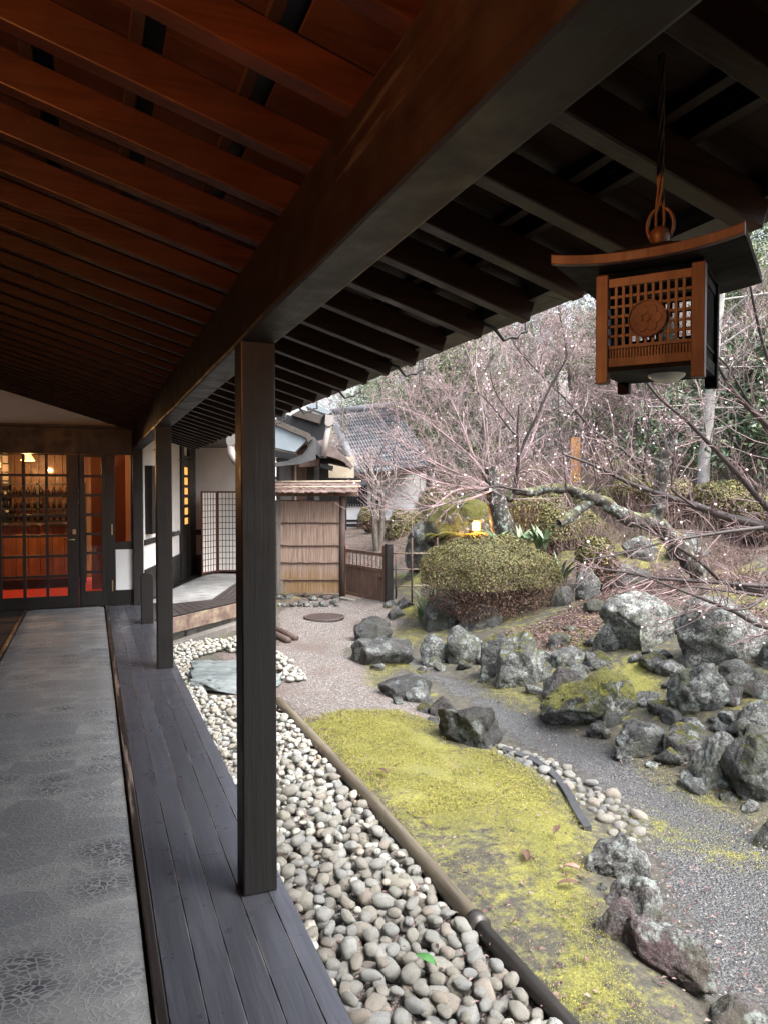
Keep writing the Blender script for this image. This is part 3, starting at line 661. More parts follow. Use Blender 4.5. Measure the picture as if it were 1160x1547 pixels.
def fascia_mat():
    t = NT('stained fascia'); v = t.co(); n = t.noise(v, 5, 7, 0.7)
    c = t.ramp(n, [(0.25, (0.04, 0.03, 0.025)), (0.42, (0.115, 0.078, 0.062)), (0.54, (0.19, 0.135, 0.11)), (0.64, (0.25, 0.235, 0.13)), (0.78, (0.34, 0.335, 0.24))])
    return t.fin(c, 0.8, t.bump(t.noise(v, 30, 5), 0.003))
M['fascia'] = fascia_mat()
mb = MB(); mb.bar((*A0, -0.115), (*A1, -0.115), 0.03, 0.19); mb.bar((*(A1 + np.array([0.012, 0.01])), -0.115), (*C0, -0.115), 0.03, 0.19)
tag(obj('fascia_board', mb, M['fascia'], bevel=0.004), 'weathered stained fascia board under the angled annex floor', 'board')
mb = MB()
for f in (0.5, 0.93): p = A0 + (A1 - A0) * f; mb.box((p[0] - 0.12, p[1] + 0.14, -0.32), (0.12, 0.12, 0.22))
mb.bar((A0[0] + 0.1, A0[1] + 0.45, -0.34), (A1[0] + 0.1, A1[1] + 0.35, -0.34), 0.06, 0.20)
M['concrete'] = plain('old concrete', (0.30, 0.29, 0.26), 0.85, 0.25, 5, 0.004)
tag(obj('floor_footing', mb, M['concrete']), 'concrete footing in the shade under the annex floor', 'footing', kind='structure')

# folding screen
scr = thing('folding_screen', 'two visible leaves of a red framed folding paper screen on the annex floor', 'folding screen', (2.1, 13.6, 0))
pA, pB = np.array(pz(*Z1(702, 1113), 0)), np.array(pz(*Z1(818, 1093), 0)); pB[:2] = pA[:2] + (pB[:2] - pA[:2]) * 1.0
pC = np.array(pz(*Z1(972, 1091), 0)); pD = pC + np.array([0.38, 0.36, 0])
M['screen_wood'] = wood('red brown screen frame', (0.075, 0.022, 0.015), (0.14, 0.045, 0.03), 2, 0.45, 40)
def screen_leaf(a, b):
    az = math.degrees(math.atan2(b[0] - a[0], b[1] - a[1])); w_ = Wall(a[:2], az); L = float(np.linalg.norm((b - a)[:2])) - 0.012; Hh = 1.52
    f = MB(); ft = 0.03
    w_.bx(f, 0, ft, 0, Hh, -0.012, 0.012); w_.bx(f, L - ft, L, 0, Hh, -0.012, 0.012); w_.bx(f, ft, L - ft, 0.03, 0.06, -0.011, 0.011); w_.bx(f, ft, L - ft, Hh - 0.03, Hh, -0.011, 0.011)
    fr = obj('leaf_frame', f, M['screen_wood'], scr, bevel=0.002)
    g = MB(); n = 5
    for k in range(1, n): s_ = ft + (L - 2 * ft) * k / n; w_.bx(g, s_ - 0.005, s_ + 0.005, 0.06, Hh - 0.03, -0.001, 0.007)
    for k in range(1, 13): z = 0.06 + (Hh - 0.09) * k / 13; w_.bx(g, ft, L - ft, z - 0.005, z + 0.005, -0.001, 0.0062)
    obj('lattice', g, M['frame'], fr)
    p = MB(); w_.bx(p, ft, L - ft, 0.06, Hh - 0.03, -0.004, -0.002); obj('paper', p, M['paper'], fr)
screen_leaf(pA, pB); screen_leaf(pB, pC); screen_leaf(pC, pD)

# annex roof seen beside the post
M['metal_blue'] = plain('blue grey sheet metal', (0.22, 0.26, 0.29), 0.45, 0.15, 4, 0.001)
M['metal_dark'] = plain('dark sheet metal', (0.07, 0.072, 0.075), 0.5, 0.2, 4, 0.001)
M['pipe_grey'] = plain('grey drain pipe', (0.30, 0.27, 0.255), 0.5, 0.15, 8, 0.001)
ar = thing('annex_roof', 'low annex roof with blue grey metal eave hood beside the nearest post', 'roof', (2.6, 11.5, 2.3))
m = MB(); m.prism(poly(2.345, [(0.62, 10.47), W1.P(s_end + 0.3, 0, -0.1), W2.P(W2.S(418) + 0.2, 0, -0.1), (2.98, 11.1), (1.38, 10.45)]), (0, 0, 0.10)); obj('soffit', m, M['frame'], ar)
bk = np.array([math.sin(R(AZ)), math.cos(R(AZ)), 0])
def slab(name, px, d, thick, mat, parent, bevel=0.004):
    p = [pd(x, y, d) for x, y in px]; m = MB(); m.prism(p, bk * thick); return obj(name, m, mat, parent, bevel=bevel)
slab('eave_hood', [(360, 622), (418, 640), (462, 660), (464, 665), (446, 683), (418, 677), (360, 666)], 11.0, 0.9, M['metal_blue'], ar)
slab('hood_cap', [(360, 614), (418, 634), (468, 655), (472, 663), (466, 669), (463, 662), (418, 643), (360, 625)], 10.95, 1.0, M['eave_board'], ar)
slab('gutter', [(400, 700), (432, 697), (458, 686), (466, 676), (466, 666), (476, 662), (477, 694), (455, 701), (418, 705), (400, 706)], 11.1, 0.12, M['metal_dark'], ar)
slab('rafter_end', [(448, 684), (464, 672), (468, 678), (452, 690)], 11.3, 0.6, M['wood_brown'], ar)
m = MB(); p = [pd(x, y, 9.6) for x, y in ((350, 660), (349, 676), (350, 685), (355, 694), (364, 703), (372, 709))]; m.tube(p, [0.05, 0.05, 0.055, 0.055, 0.055, 0.055], 10)
dp = thing('drain_pipe', 'grey elbowed drain pipe under the eave left of the nearest post', 'pipe', p[0])
obj('elbow', m, M['pipe_grey'], dp)
slab('hopper', [(341, 655), (358, 655), (357, 668), (354, 673), (344, 673), (342, 668)], 9.55, 0.14, M['wood_grey'], dp)
# ------------------------------------------------------------------ hanging lantern under the eave
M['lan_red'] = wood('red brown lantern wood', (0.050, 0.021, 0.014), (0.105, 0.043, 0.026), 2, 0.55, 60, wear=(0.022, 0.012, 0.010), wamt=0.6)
M['lan_shaded'] = wood('lantern wood with painted shade', (0.004, 0.0035, 0.0035), (0.009, 0.008, 0.0075), 2, 0.8, 50, spec=0.12)  # same lantern wood, shade of sides, back, underside and roof painted into its colour
M['cord'] = plain('brown cord', (0.075, 0.042, 0.028), 0.85, 0.3, 60, 0.001)
M['bulb'] = None
t = NT('frosted globe'); t.p.inputs['Transmission Weight'].default_value = 0.5; M['bulb'] = t.fin((0.85, 0.85, 0.82), 0.25)
D1 = 1.20; azf = -37.3; fd = np.array([math.sin(R(azf)), math.cos(R(azf)), 0.0]); bd_ = np.array([math.sin(R(azf + 90)), math.cos(R(azf + 90)), 0.0])
P1 = pd(1063, 568, D1)                         # foot of the near right leg
LW, LD, LH = 0.176, 0.176, 0.186
zb = P1[2]
lan = thing('hanging_lantern', 'red brown wooden lattice lantern with curved roof hanging from a cord under the eave', 'lantern', (P1 + fd * LW / 2 + bd_ * LD / 2))
def LP(a, b, z): p = P1 + fd * a + bd_ * b; return (p[0], p[1], zb + z)     # a: leftwards along the front, b: depth
lrz = math.atan2(fd[1], fd[0])
def lb(m, a0, a1, b0, b1, z0, z1): c = LP((a0 + a1) / 2, (b0 + b1) / 2, (z0 + z1) / 2); m.box(c, (abs(a1 - a0), abs(b1 - b0), abs(z1 - z0)), lrz)
LG = 0.021                                     # leg thickness
for a in (0, LW - LG):
    for b in (0, LD - LG):
        m = MB(); lb(m, a, a + LG, b, b + LG, 0, LH); obj('leg', m, M['lan_red'] if b == 0 else M['lan_shaded'], lan, bevel=0.0015)
def lattice_face(side):
    m = MB(); f = {'front': lambda u0, u1, z0, z1, t0, t1: lb(m, u0, u1, t0, t1, z0, z1), 'back': lambda u0, u1, z0, z1, t0, t1: lb(m, u0, u1, LD - t1, LD - t0, z0, z1),
         'right': lambda u0, u1, z0, z1, t0, t1: lb(m, t0, t1, u0, u1, z0, z1), 'left': lambda u0, u1, z0, z1, t0, t1: lb(m, LW - t1, LW - t0, u0, u1, z0, z1)}[side]
    u0, u1 = LG, LW - LG
    f(u0, u1, 0.028, 0.042, 0.004, 0.016); f(u0, u1, 0.164, 0.178, 0.004, 0.016)     # rails
    f(u0, u1, 0.0425, 0.058, 0.010, 0.013)                                             # reeded band
    for k in range(27): a = u0 + (u1 - u0) * (k + 0.5) / 27; f(a - 0.0012, a + 0.0012, 0.0425, 0.058, 0.007, 0.0098)
    f(u0, u1, 0.0585, 0.064, 0.005, 0.014)
    for k in range(1, 11): a = u0 + (u1 - u0) * k / 11; f(a - 0.0022, a + 0.0022, 0.0642, 0.1638, 0.006, 0.0105)
    for k in range(1, 6): z = 0.064 + 0.1 * k / 6; f(u0, u1, z - 0.0022, z + 0.0022, 0.0075, 0.012)
    return obj('lattice_panel', m, M['lan_red'] if side == 'front' else M['lan_shaded'], lan)
lf = lattice_face('front')
for s_ in ('back', 'right', 'left'): lattice_face(s_)
# round medallion with a carved crest: a six petalled flower in a ring
m = MB(); cu, cz = LW / 2 + 0.002, 0.104; rr = 0.0315; n = 40
def disc(u, z, r, t0, t1, nn=24):
    pr = [LP(u + r * math.cos(2 * math.pi * k / nn), t1, z + r * math.sin(2 * math.pi * k / nn)) for k in range(nn)]
    v = np.array(bd_) * (t0 - t1); m.prism(pr, v)
disc(cu, cz, rr, 0.0005, 0.006, n)
for k in range(n):
    a0, a1 = 2 * math.pi * k / n, 2 * math.pi * (k + 1) / n; q = []
    for r_, a in ((rr, a0), (rr, a1), (rr - 0.003, a1), (rr - 0.003, a0)): q.append(LP(cu + r_ * math.cos(a), 0.0004, cz + r_ * math.sin(a)))
    m.prism(q, bd_ * -0.0022)
for k in range(6):
    a = 2 * math.pi * k / 6; disc(cu + 0.0155 * math.cos(a), cz + 0.0155 * math.sin(a), 0.0085, -0.0012, 0.0004, 14)
disc(cu, cz, 0.005, -0.0016, 0.0004, 14)
obj('medallion', m, M['lan_red'], lan, bevel=0.0006)
m = MB(); lb(m, 0.004, LW - 0.004, 0.004, LD - 0.004, 0.020, 0.0275); obj('base_plate', m, M['lan_shaded'], lan)
m = MB(); lb(m, 0.003, LW - 0.003, 0.003, LD - 0.003, LH, LH + 0.006); obj('collar', m, M['lan_shaded'], lan)
m = MB(); c = LP(LW * 0.42, LD * 0.5, 0.028)
m.lathe([(0.0, -0.024), (0.018, -0.021), (0.030, -0.012), (0.036, 0.002), (0.036, 0.02), (0.026, 0.045), (0.014, 0.06), (0.014, 0.09)], c, 24); obj('bulb', m, M['bulb'], lan)
# roof: a slab curved across its width, front edge red brown
RWD, OV, OF = 0.300, 0.062, 0.055; th = 0.013; nseg = 24
def roof_prof(u): x = (u - 0.5) * 2; return LH + 0.003 + 0.015 * abs(x) ** 2.2
def roof_piece(b0, b1, z_off, tk, taper=0):
    m = MB(); vs = []; fs = []
    for i in range(nseg + 1):
        u = i / nseg; a = LW / 2 + (u - 0.5) * RWD; z = roof_prof(u) + z_off
        for b, zz in ((b0, 0), (b1, 0), (b1, tk), (b0, tk)): vs.append(LP(a, b, z + zz))
    for i in range(nseg):
        for c_ in range(4): fs.append((i * 4 + c_, i * 4 + (c_ + 1) % 4, i * 4 + 4 + (c_ + 1) % 4, i * 4 + 4 + c_))
    fs += [(0, 1, 2, 3), tuple(nseg * 4 + k for k in (3, 2, 1, 0))]; m.add(vs, fs); return m
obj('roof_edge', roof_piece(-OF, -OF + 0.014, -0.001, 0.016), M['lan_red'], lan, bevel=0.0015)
obj('roof_slab', roof_piece(-OF + 0.0142, LD + OF + 0.035, 0, 0.012), M['lan_shaded'], lan, bevel=0.001)
m = MB()
for b0, b1, w0, h0, h1 in ((-0.020, LD + 0.02, 0.20, 0.0, 0.02), (0.01, LD - 0.01, 0.13, 0.0, 0.032)):
    m.prism([LP(LW / 2 - w0 / 2, b0, LH + 0.013 + h0), LP(LW / 2 + w0 / 2, b0, LH + 0.013 + h0), LP(LW / 2 + w0 / 2 * 0.5, b0, LH + 0.013 + h1), LP(LW / 2 - w0 / 2 * 0.5, b0, LH + 0.013 + h1)], bd_ * (b1 - b0))
obj('roof_ridge', m, M['lan_shaded'], lan, bevel=0.002)
kc = np.array(LP(LW / 2, LD / 2, LH + 0.080))
m = MB(); m.lathe([(0.008, -0.024), (0.014, -0.015), (0.0175, -0.003), (0.0155, 0.008), (0.009, 0.014), (0, 0.016)], kc, 20); obj('knob', m, M['lan_red'], lan)
m = MB(); rc = kc + np.array([0, 0, 0.019]); pts = []
for k in range(29):
    a = 2 * math.pi * k / 28; pts.append(rc + fd * (0.025 * math.cos(a)) * 0.9 + np.array([0, 0, 0.031 * math.sin(a)]) + bd_ * 0.004)
m.tube(pts, 0.0032, 8, cap=False); obj('ring', m, M['lan_red'], lan)
top = np.array([kc[0], kc[1], rz_(kc[0]) + 0.10]); m = MB()
for k in range(4):
    ph = k * 1.57; pts = []
    for i in range(26):
        f = i / 25; a = ph + f * 9; r_ = 0.0045 if f > 0.18 else 0.0045 + 0.004 * (0.18 - f) / 0.18
        p = rc + np.array([0, 0, 0.018 - (0.030 if k % 2 else 0) * (1 - f) ** 6]); p = p * (1 - f) + top * f
        pts.append(p + np.array([math.cos(a), math.sin(a), 0]) * r_)
    m.tube(pts, 0.0024, 5)
obj('cord', m, M['cord'], lan)
# ------------------------------------------------------------------ terrain
G = -0.35
CP = []
for x, y, z in [(420, 1068, G), (500, 1200, G), (700, 1385, G), (850, 1547, G), (300, 1000, G), (340, 1100, G), (450, 940, G), (520, 1000, G), (520, 905, G), (590, 905, G), (600, 1080, G), (800, 1250, G), (900, 1400, G), (960, 1547, G),
                (700, 1040, -.42), (830, 1110, -.43), (960, 1200, -.44), (1080, 1330, -.45), (1100, 1500, -.46), (1160, 1300, -.44), (650, 1000, -.41), (625, 940, -.37), (610, 880, -.33), (640, 900, -.33),
                (720, 950, -.24), (770, 940, -.16), (840, 940, -.05), (900, 990, -.10), (860, 965, -.08), (930, 1040, -.20), (1000, 1080, -.22), (1010, 1010, -.05), (940, 990, -.05), (1000, 940, .06), (1080, 1010, .02), (1130, 1060, -.05), (1160, 1180, -.35), (1110, 1190, -.40), (1160, 1090, -.10),
                (880, 890, .15), (950, 880, .25), (1050, 890, .35), (1150, 900, .40), (860, 850, .30)]: CP.append(pz(x, y, z))
for x, y, d in [(590, 835, 16), (640, 835, 14), (660, 800, 13), (740, 820, 12.6), (800, 800, 13), (880, 830, 11.6), (960, 820, 11.5), (1050, 800, 11.8), (1150, 810, 11.5), (700, 765, 16), (800, 760, 16), (900, 750, 15.5), (1000, 752, 15), (1100, 745, 14), (1200, 750, 12),
                (560, 792, 22), (640, 785, 21), (700, 740, 23), (860, 722, 20), (1000, 700, 21), (1150, 690, 19), (480, 790, 24), (300, 790, 26), (100, 790, 30), (1300, 700, 18), (1500, 690, 20),
                (600, 715, 34), (800, 695, 32), (1000, 670, 31), (1200, 640, 28), (400, 715, 38), (600, 670, 55), (800, 640, 52), (1000, 610, 50), (1300, 580, 46), (300, 690, 60), (0, 690, 70), (600, 640, 80), (900, 600, 78), (1200, 570, 72), (200, 680, 85), (1500, 560, 60)]: CP.append(pd(x, y, d))
for x, y in [(-5, -8), (0, -6), (4, -5), (8, -4), (-8, 5), (-8, 14), (-2, 6), (0.3, 0), (0.3, 4), (0.3, 8), (1, -2), (3, -2), (0.5, 11), (2, 14), (-2, 14)]: CP.append(np.array([x, y, G]))
for x, y, z in [(8, 1, -.3), (10, 4, .3), (12, 7, 1.0), (9, -3, -.2), (14, 2, 1.2), (18, 8, 3.2), (16, -3, 1.4), (25, 0, 4)]: CP.append(np.array([x, y, z]))
CP = np.array(CP)
def _kern(d): return np.sqrt(d * d + 0.10)
_A = _kern(np.linalg.norm(CP[:, None, :2] - CP[None, :, :2], axis=2)) + np.eye(len(CP)) * -0.02
_P = np.c_[np.ones(len(CP)), CP[:, :2]]
_S = np.linalg.solve(np.block([[_A, _P], [_P.T, np.zeros((3, 3))]]), np.r_[CP[:, 2], 0, 0, 0])
def hts(xy):
    xy = np.atleast_2d(xy); out = np.empty(len(xy))
    for i in range(0, len(xy), 20000):
        q = xy[i:i + 20000]; K = _kern(np.linalg.norm(q[:, None, :] - CP[None, :, :2], axis=2)); out[i:i + 20000] = K @ _S[:-3] + _S[-3] + q @ _S[-2:]
    return out
def ht(x, y): return float(hts([[x, y]])[0])
def hit(px, py, far=90):
    """where the sight line of a photo point meets the ground"""
    r = ray(px, py); ts = np.concatenate([np.arange(1.5, 14, 0.05), np.arange(14, far, 0.25)])
    P = EYE[None] + ts[:, None] * r[None]; dz = P[:, 2] - hts(P[:, :2]); k = np.nonzero(dz < 0)[0]
    if not len(k): return EYE + r * far
    k = k[0]
    if k == 0: return P[0]
    f = dz[k - 1] / (dz[k - 1] - dz[k]); return P[k - 1] + (P[k] - P[k - 1]) * f
def depth(p): return float(np.dot(np.asarray(p) - EYE, FW))

def inpoly(P, poly):
    x, y = P[:, 0], P[:, 1]; r = np.zeros(len(P), bool); n = len(poly)
    for i in range(n):
        x0, y0 = poly[i]; x1, y1 = poly[(i + 1) % n]
        if y0 == y1: continue
        c = ((y0 > y) != (y1 > y)) & (x < (x1 - x0) * (y - y0) / (y1 - y0) + x0); r ^= c
    return r
def segdist(P, poly):
    d = np.full(len(P), 1e9)
    for i in range(len(poly)):
        a = np.array(poly[i]); b = np.array(poly[(i + 1) % len(poly)]); ab = b - a; t = np.clip(((P - a) @ ab) / max(ab @ ab, 1e-9), 0, 1)
        d = np.minimum(d, np.linalg.norm(P - a - t[:, None] * ab, axis=1))
    return d
def soft(P, poly, wdt=0.12):
    poly = np.array(poly); lo = poly.min(0) - 2 * wdt; hi = poly.max(0) + 2 * wdt; out = np.zeros(len(P))
    k = np.nonzero(((P > lo) & (P < hi)).all(1))[0]
    if len(k):
        q = P[k]; s = np.where(inpoly(q, poly), 1, -1) * segdist(q, poly); out[k] = np.clip(0.5 + s / wdt * 0.5, 0, 1)
    return out
def gp(pts): return [tuple(hit(x, y)[:2]) for x, y in pts]
MOSS = gp([(462, 1092), (490, 1082), (520, 1078), (600, 1078), (650, 1096), (672, 1118), (700, 1136), (745, 1142), (790, 1165), (838, 1205), (880, 1262), (885, 1300), (900, 1380), (915, 1440), (975, 1547), (900, 1547), (860, 1547), (790, 1460), (700, 1350), (600, 1240), (520, 1160)])
BARE = [gp([(610, 1230), (670, 1265), (740, 1260), (790, 1310), (830, 1370), (860, 1440), (850, 1500), (800, 1470), (740, 1400), (690, 1350), (640, 1290)])]
MOSS2 = [gp(q) for q in ([(900, 1020), (940, 985), (990, 985), (1030, 1040), (1060, 1085), (1020, 1100), (960, 1085), (930, 1090)], [(840, 955), (890, 950), (900, 985), (850, 985), (830, 975)],
                         [(950, 1215), (1010, 1235), (1080, 1262), (1150, 1290), (1160, 1320), (1080, 1310), (1000, 1290), (960, 1270)], [(560, 1040), (600, 1010), (640, 1020), (600, 1000), (560, 1010)],
                         [(720, 1030), (820, 1050), (830, 1085), (780, 1075), (730, 1050)], [(600, 950), (635, 950), (640, 980), (610, 985)], [(590, 915), (640, 905), (650, 930), (600, 935)], [(960, 1150), (1060, 1185), (1120, 1215), (1160, 1240), (1160, 1262), (1080, 1240), (1000, 1195)],
                         [(600, 870), (660, 862), (650, 890), (605, 895)], [(1030, 870), (1160, 850), (1160, 890), (1060, 905)])]
PATH = gp([(418, 925), (470, 905), (520, 902), (590, 902), (618, 908), (610, 935), (600, 960), (570, 965), (520, 985), (560, 1010), (570, 1035), (640, 1062), (670, 1090), (664, 1112), (640, 1095), (590, 1078), (520, 1075), (462, 1092), (420, 1066), (330, 1060), (330, 985), (418, 975)])
BED = gp([(640, 968), (632, 1000), (700, 1030), (760, 1050), (830, 1090), (900, 1115), (960, 1150), (1060, 1200), (1140, 1235), (1200, 1290), (1200, 1547), (1100, 1547), (1050, 1480), (1000, 1380), (985, 1310), (960, 1250), (890, 1180), (800, 1135), (750, 1110), (715, 1068), (650, 1030), (622, 1020), (600, 1030), (615, 985)])
LIT = [gp(q) for q in ([(830, 945), (900, 905), (950, 875), (1040, 870), (1160, 880), (1160, 1000), (1080, 900), (960, 900), (900, 960), (860, 975), (800, 1000), (770, 960)], [(1040, 800), (1160, 800), (1160, 880), (1040, 890)], [(960, 1130), (1050, 1160), (1060, 1190), (990, 1160)], [(985, 1310), (1060, 1330), (1020, 1480), (960, 1400)], [(1060, 1440), (1130, 1490), (1160, 1547), (1060, 1547)], [(418, 905), (520, 903), (500, 918), (418, 925)])]
def axis(a, b, c, d, fine, coarse):
    v = [a]
    while v[-1] < d:
        x = v[-1]; st = fine if b <= x <= c else min(coarse, fine + 0.16 * (b - x if x < b else x - c)); v.append(x + max(st, fine))
    return np.array(v)
gx = np.concatenate([-axis(1.0, 1.0, 1.0, 60, 0.3, 4)[::-1], axis(-0.4, 0.6, 7.0, 110, 0.045, 4)]); gx = np.unique(np.round(gx, 4))
gy = np.concatenate([np.arange(-12, 0.6, 0.4), axis(0.62, 0.7, 11.0, 120, 0.05, 4)]); gy = np.unique(np.round(gy, 4))
XX, YY = np.meshgrid(gx, gy); Pxy = np.c_[XX.ravel(), YY.ravel()]
Z = hts(Pxy)
ms = soft(Pxy, MOSS, 0.34)
for q in BARE: ms = np.minimum(ms, 1 - 0.80 * soft(Pxy, q, 0.6))
for q in MOSS2: ms = np.maximum(ms, 0.80 * soft(Pxy, q, 0.35))
pa = soft(Pxy, PATH, 0.25); bdm = soft(Pxy, BED, 0.30)
lt = np.zeros(len(Pxy))
for q in LIT: lt = np.maximum(lt, 0.9 * soft(Pxy, q, 0.5))
far = (Pxy[:, 1] > 13) | (Pxy[:, 0] > 6.2)
lt = np.where(far & (ms < .2), np.maximum(lt, 0.66), lt)
pn = np.array([noise.noise((x * 0.45, y * 0.45, 7)) for x, y in Pxy]); ms = np.where(far & (Pxy[:, 1] < 40), np.maximum(ms, np.clip(0.42 + 0.55 * pn, 0, .75)), ms)
cob = (Pxy[:, 0] > 0.6) & (Pxy[:, 0] < 1.5) & (Pxy[:, 1] < 6.4); pa = np.where(cob, 1.0, pa); ms = np.where(cob, 0, ms)
bank = (Pxy[:, 0] > 1.5) & ~far; ms = np.where(bank & (pa < .3) & (bdm < .3), np.maximum(ms, 0.50), ms); lt = np.where(bank, np.maximum(lt, 0.46), lt)
nz_ = np.array([noise.noise((x * 1.3, y * 1.3, 0)) * 0.6 + noise.noise((x * 5, y * 5, 4)) * 0.4 for x, y in Pxy])
Z = Z + 0.020 * nz_ * (1 - 0.5 * pa) + 0.022 * ms + np.where(far, 0.10 * nz_, 0)
Z = np.where((Pxy[:, 0] < 0.67) & (Pxy[:, 1] < 9), np.minimum(Z, -0.37), Z)
nX, nY = len(gx), len(gy)
idx = np.arange(nX * nY).reshape(nY, nX); F_ = np.stack([idx[:-1, :-1], idx[:-1, 1:], idx[1:, 1:], idx[1:, :-1]], -1).reshape(-1, 4)
gm = bpy.data.meshes.new('ground'); gm.from_pydata(np.c_[Pxy, Z].tolist(), [], F_.tolist()); gm.polygons.foreach_set('use_smooth', [True] * len(F_))
for nm_, ar_ in (('moss', ms), ('path', pa), ('bed', bdm), ('litter', lt)):
    a = gm.attributes.new(nm_, 'FLOAT', 'POINT'); a.data.foreach_set('value', ar_.astype(np.float32))
gm.materials.append(M['ground']); gm.update()
go = bpy.data.objects.new('ground', gm); col.objects.link(go); tag(go, 'garden ground of moss, pale gravel path, grey stream bed and wooded slope', 'ground', kind='structure')

# ------------------------------------------------------------------ cobbles between the veranda edge and the pipe
PIPE_X = 1.505
def pebble_mesh(seed, sub_=2):
    rd = random.Random(seed); bm = bmesh.new(); bmesh.ops.create_icosphere(bm, subdivisions=sub_, radius=0.5)
    ax = (rd.uniform(0.90, 1.38), rd.uniform(0.68, 0.98), rd.uniform(0.50, 0.84)); o = rd.uniform(0, 90)
    for v in bm.verts:
        d = v.co.normalized(); k = 1 + 0.26 * noise.noise(d * 0.9 + Vector((o, 0, 0))) + 0.10 * noise.noise(d * 2.2 + Vector((0, o, 0))) + 0.018 * noise.noise(d * 7 + Vector((0, o, 0)))
        p = d * (0.5 * k); p = Vector([math.copysign(abs(c * 2) ** 0.88, c) / 2 for c in p]); v.co = Vector((p.x * ax[0], p.y * ax[1], p.z * ax[2]))
    me = bpy.data.meshes.new('cobble'); bm.to_mesh(me); bm.free(); me.polygons.foreach_set('use_smooth', [True] * len(me.polygons)); me.materials.append(M['cobble']); return me
PEB = [pebble_mesh(k, 3) for k in range(16)]
cand = []
rd = random.Random(3)
def near_seg(x, y, seg): return segdist(np.array([[x, y]]), seg)[0]
FLAT = gp([(283, 1000), (330, 985), (362, 988), (420, 1010), (430, 1040), (380, 1062), (320, 1064), (296, 1040)])
CUA, CUB = hit(255, 984), hit(385, 940)
def okp(x, y): return 0.69 < x < 1.455
rows_ = []
for layer, nT, (r0, r1), zoff in ((0, 22000, (0.040, 0.066), 0.0), (1, 9000, (0.034, 0.055), 0.035)):
    grid = {}
    for _ in range(nT):
        y = rd.uniform(0.9, 9.6) ; x = rd.uniform(0.70, 1.44 if y < 7 else 1.95); r = rd.uniform(r0, r1) * rd.choice([0.56, 0.66, 0.74, 0.82]) * (1.0 if y < 4.5 else 0.9)
        if y > 5.5 and inpoly(np.array([[x, y]]), FLAT)[0]: continue
        if (CUB[0] - CUA[0]) * (y - CUA[1]) - (CUB[1] - CUA[1]) * (x - CUA[0]) > -0.10: continue
        if x > 1.36 and rd.random() < 0.35: continue
        gxk, gyk = int(x / 0.15), int(y / 0.15); ok = True
        for i in (-1, 0, 1):
            for j in (-1, 0, 1):
                for (a, b, c) in grid.get((gxk + i, gyk + j), ()):
                    if (a - x) ** 2 + (b - y) ** 2 < ((c + r) * (0.90 if layer == 0 else 1.18)) ** 2: ok = False
        if ok: grid.setdefault((gxk, gyk), []).append((x, y, r)); rows_.append((x, y, r, zoff, layer))
# the ones that show largest become individuals, the rest one mass
def px_size(q):
    p = np.array([q[0], q[1], G]); d = depth(p); c_ = p - EYE; px = 580 + FOC * np.dot(c_, RT) / max(d, .1); py = 773.5 - FOC * np.dot(c_, UP) / max(d, .1)
    vis = d > 0.3 and -20 < px < 1180 and py < 1570
    # hidden behind the boards of the veranda edge
    r_ = np.array([q[0], q[1], G + 0.05]) - EYE; t_ = (EDGE - 0) / r_[0] if r_[0] > 0 else 0
    if t_ < 1 and EYE[2] + r_[2] * t_ < 0.0: vis = False
    if 362 < px < 420 and d > 2.8: vis = False
    return (q[2] / d if vis else 0) * (1 if q[4] else 0.8)
rows_.sort(key=px_size, reverse=True)
bulk = MB(); bulk_v = []
COL_LAB = 'rounded speckled grey cobble among the many between the floor edge and the bamboo pipe'
for i, q in enumerate(rows_):
    x, y, r, zo, layer = q; me = PEB[rd.randrange(16)]; rz = rd.uniform(0, 6.28); s = 2 * r
    rot = Matrix.Rotation(rz, 4, 'Z') @ Matrix.Rotation(rd.uniform(-0.35, 0.35), 4, 'X') @ Matrix.Rotation(rd.uniform(-0.35, 0.35), 4, 'Y')
    z = G + 0.012 + r * 0.45 + zo
    if i < 298:
        o = bpy.data.objects.new('cobble', me); col.objects.link(o); o.matrix_world = Matrix.Translation((x, y, z)) @ rot @ Matrix.Scale(s, 4)
        tag(o, COL_LAB, 'cobble', 'cobbles between the veranda and the pipe')
    elif y < 9.2:
        me = PEB[rd.randrange(16)]; mt = Matrix.Translation((x, y, z)) @ rot @ Matrix.Scale(s, 4)
        bulk_v.append((me, mt))
def join_stuff(name, items, mat, label, cat):
    V = []; Fc = []; o = 0; cache = {}
    for me, mt in items:
        if me not in cache:
            v = np.empty(len(me.vertices) * 3); me.vertices.foreach_get('co', v); f = np.array([list(p.vertices) for p in me.polygons]); cache[me] = (v.reshape(-1, 3), f)
        v, f = cache[me]; m_ = np.array(mt); V.append(v @ m_[:3, :3].T + m_[:3, 3]); Fc.append(f + o); o += len(v)
    V = np.concatenate(V); Fc = np.concatenate(Fc); me = bpy.data.meshes.new(name); me.from_pydata(V.tolist(), [], Fc.tolist()); me.polygons.foreach_set('use_smooth', [True] * len(Fc)); me.materials.append(mat); me.update()
    ob = bpy.data.objects.new(name, me); col.objects.link(ob); tag(ob, label, cat, kind='stuff'); return ob
PEB_LO = [pebble_mesh(100 + k, 2) for k in range(8)]
bulk_v = [(PEB_LO[i % 8], mt) for i, (me, mt) in enumerate(bulk_v)]
join_stuff('cobbles', bulk_v, M['cobble'], 'bed of smaller and farther cobbles along the veranda', 'cobbles')

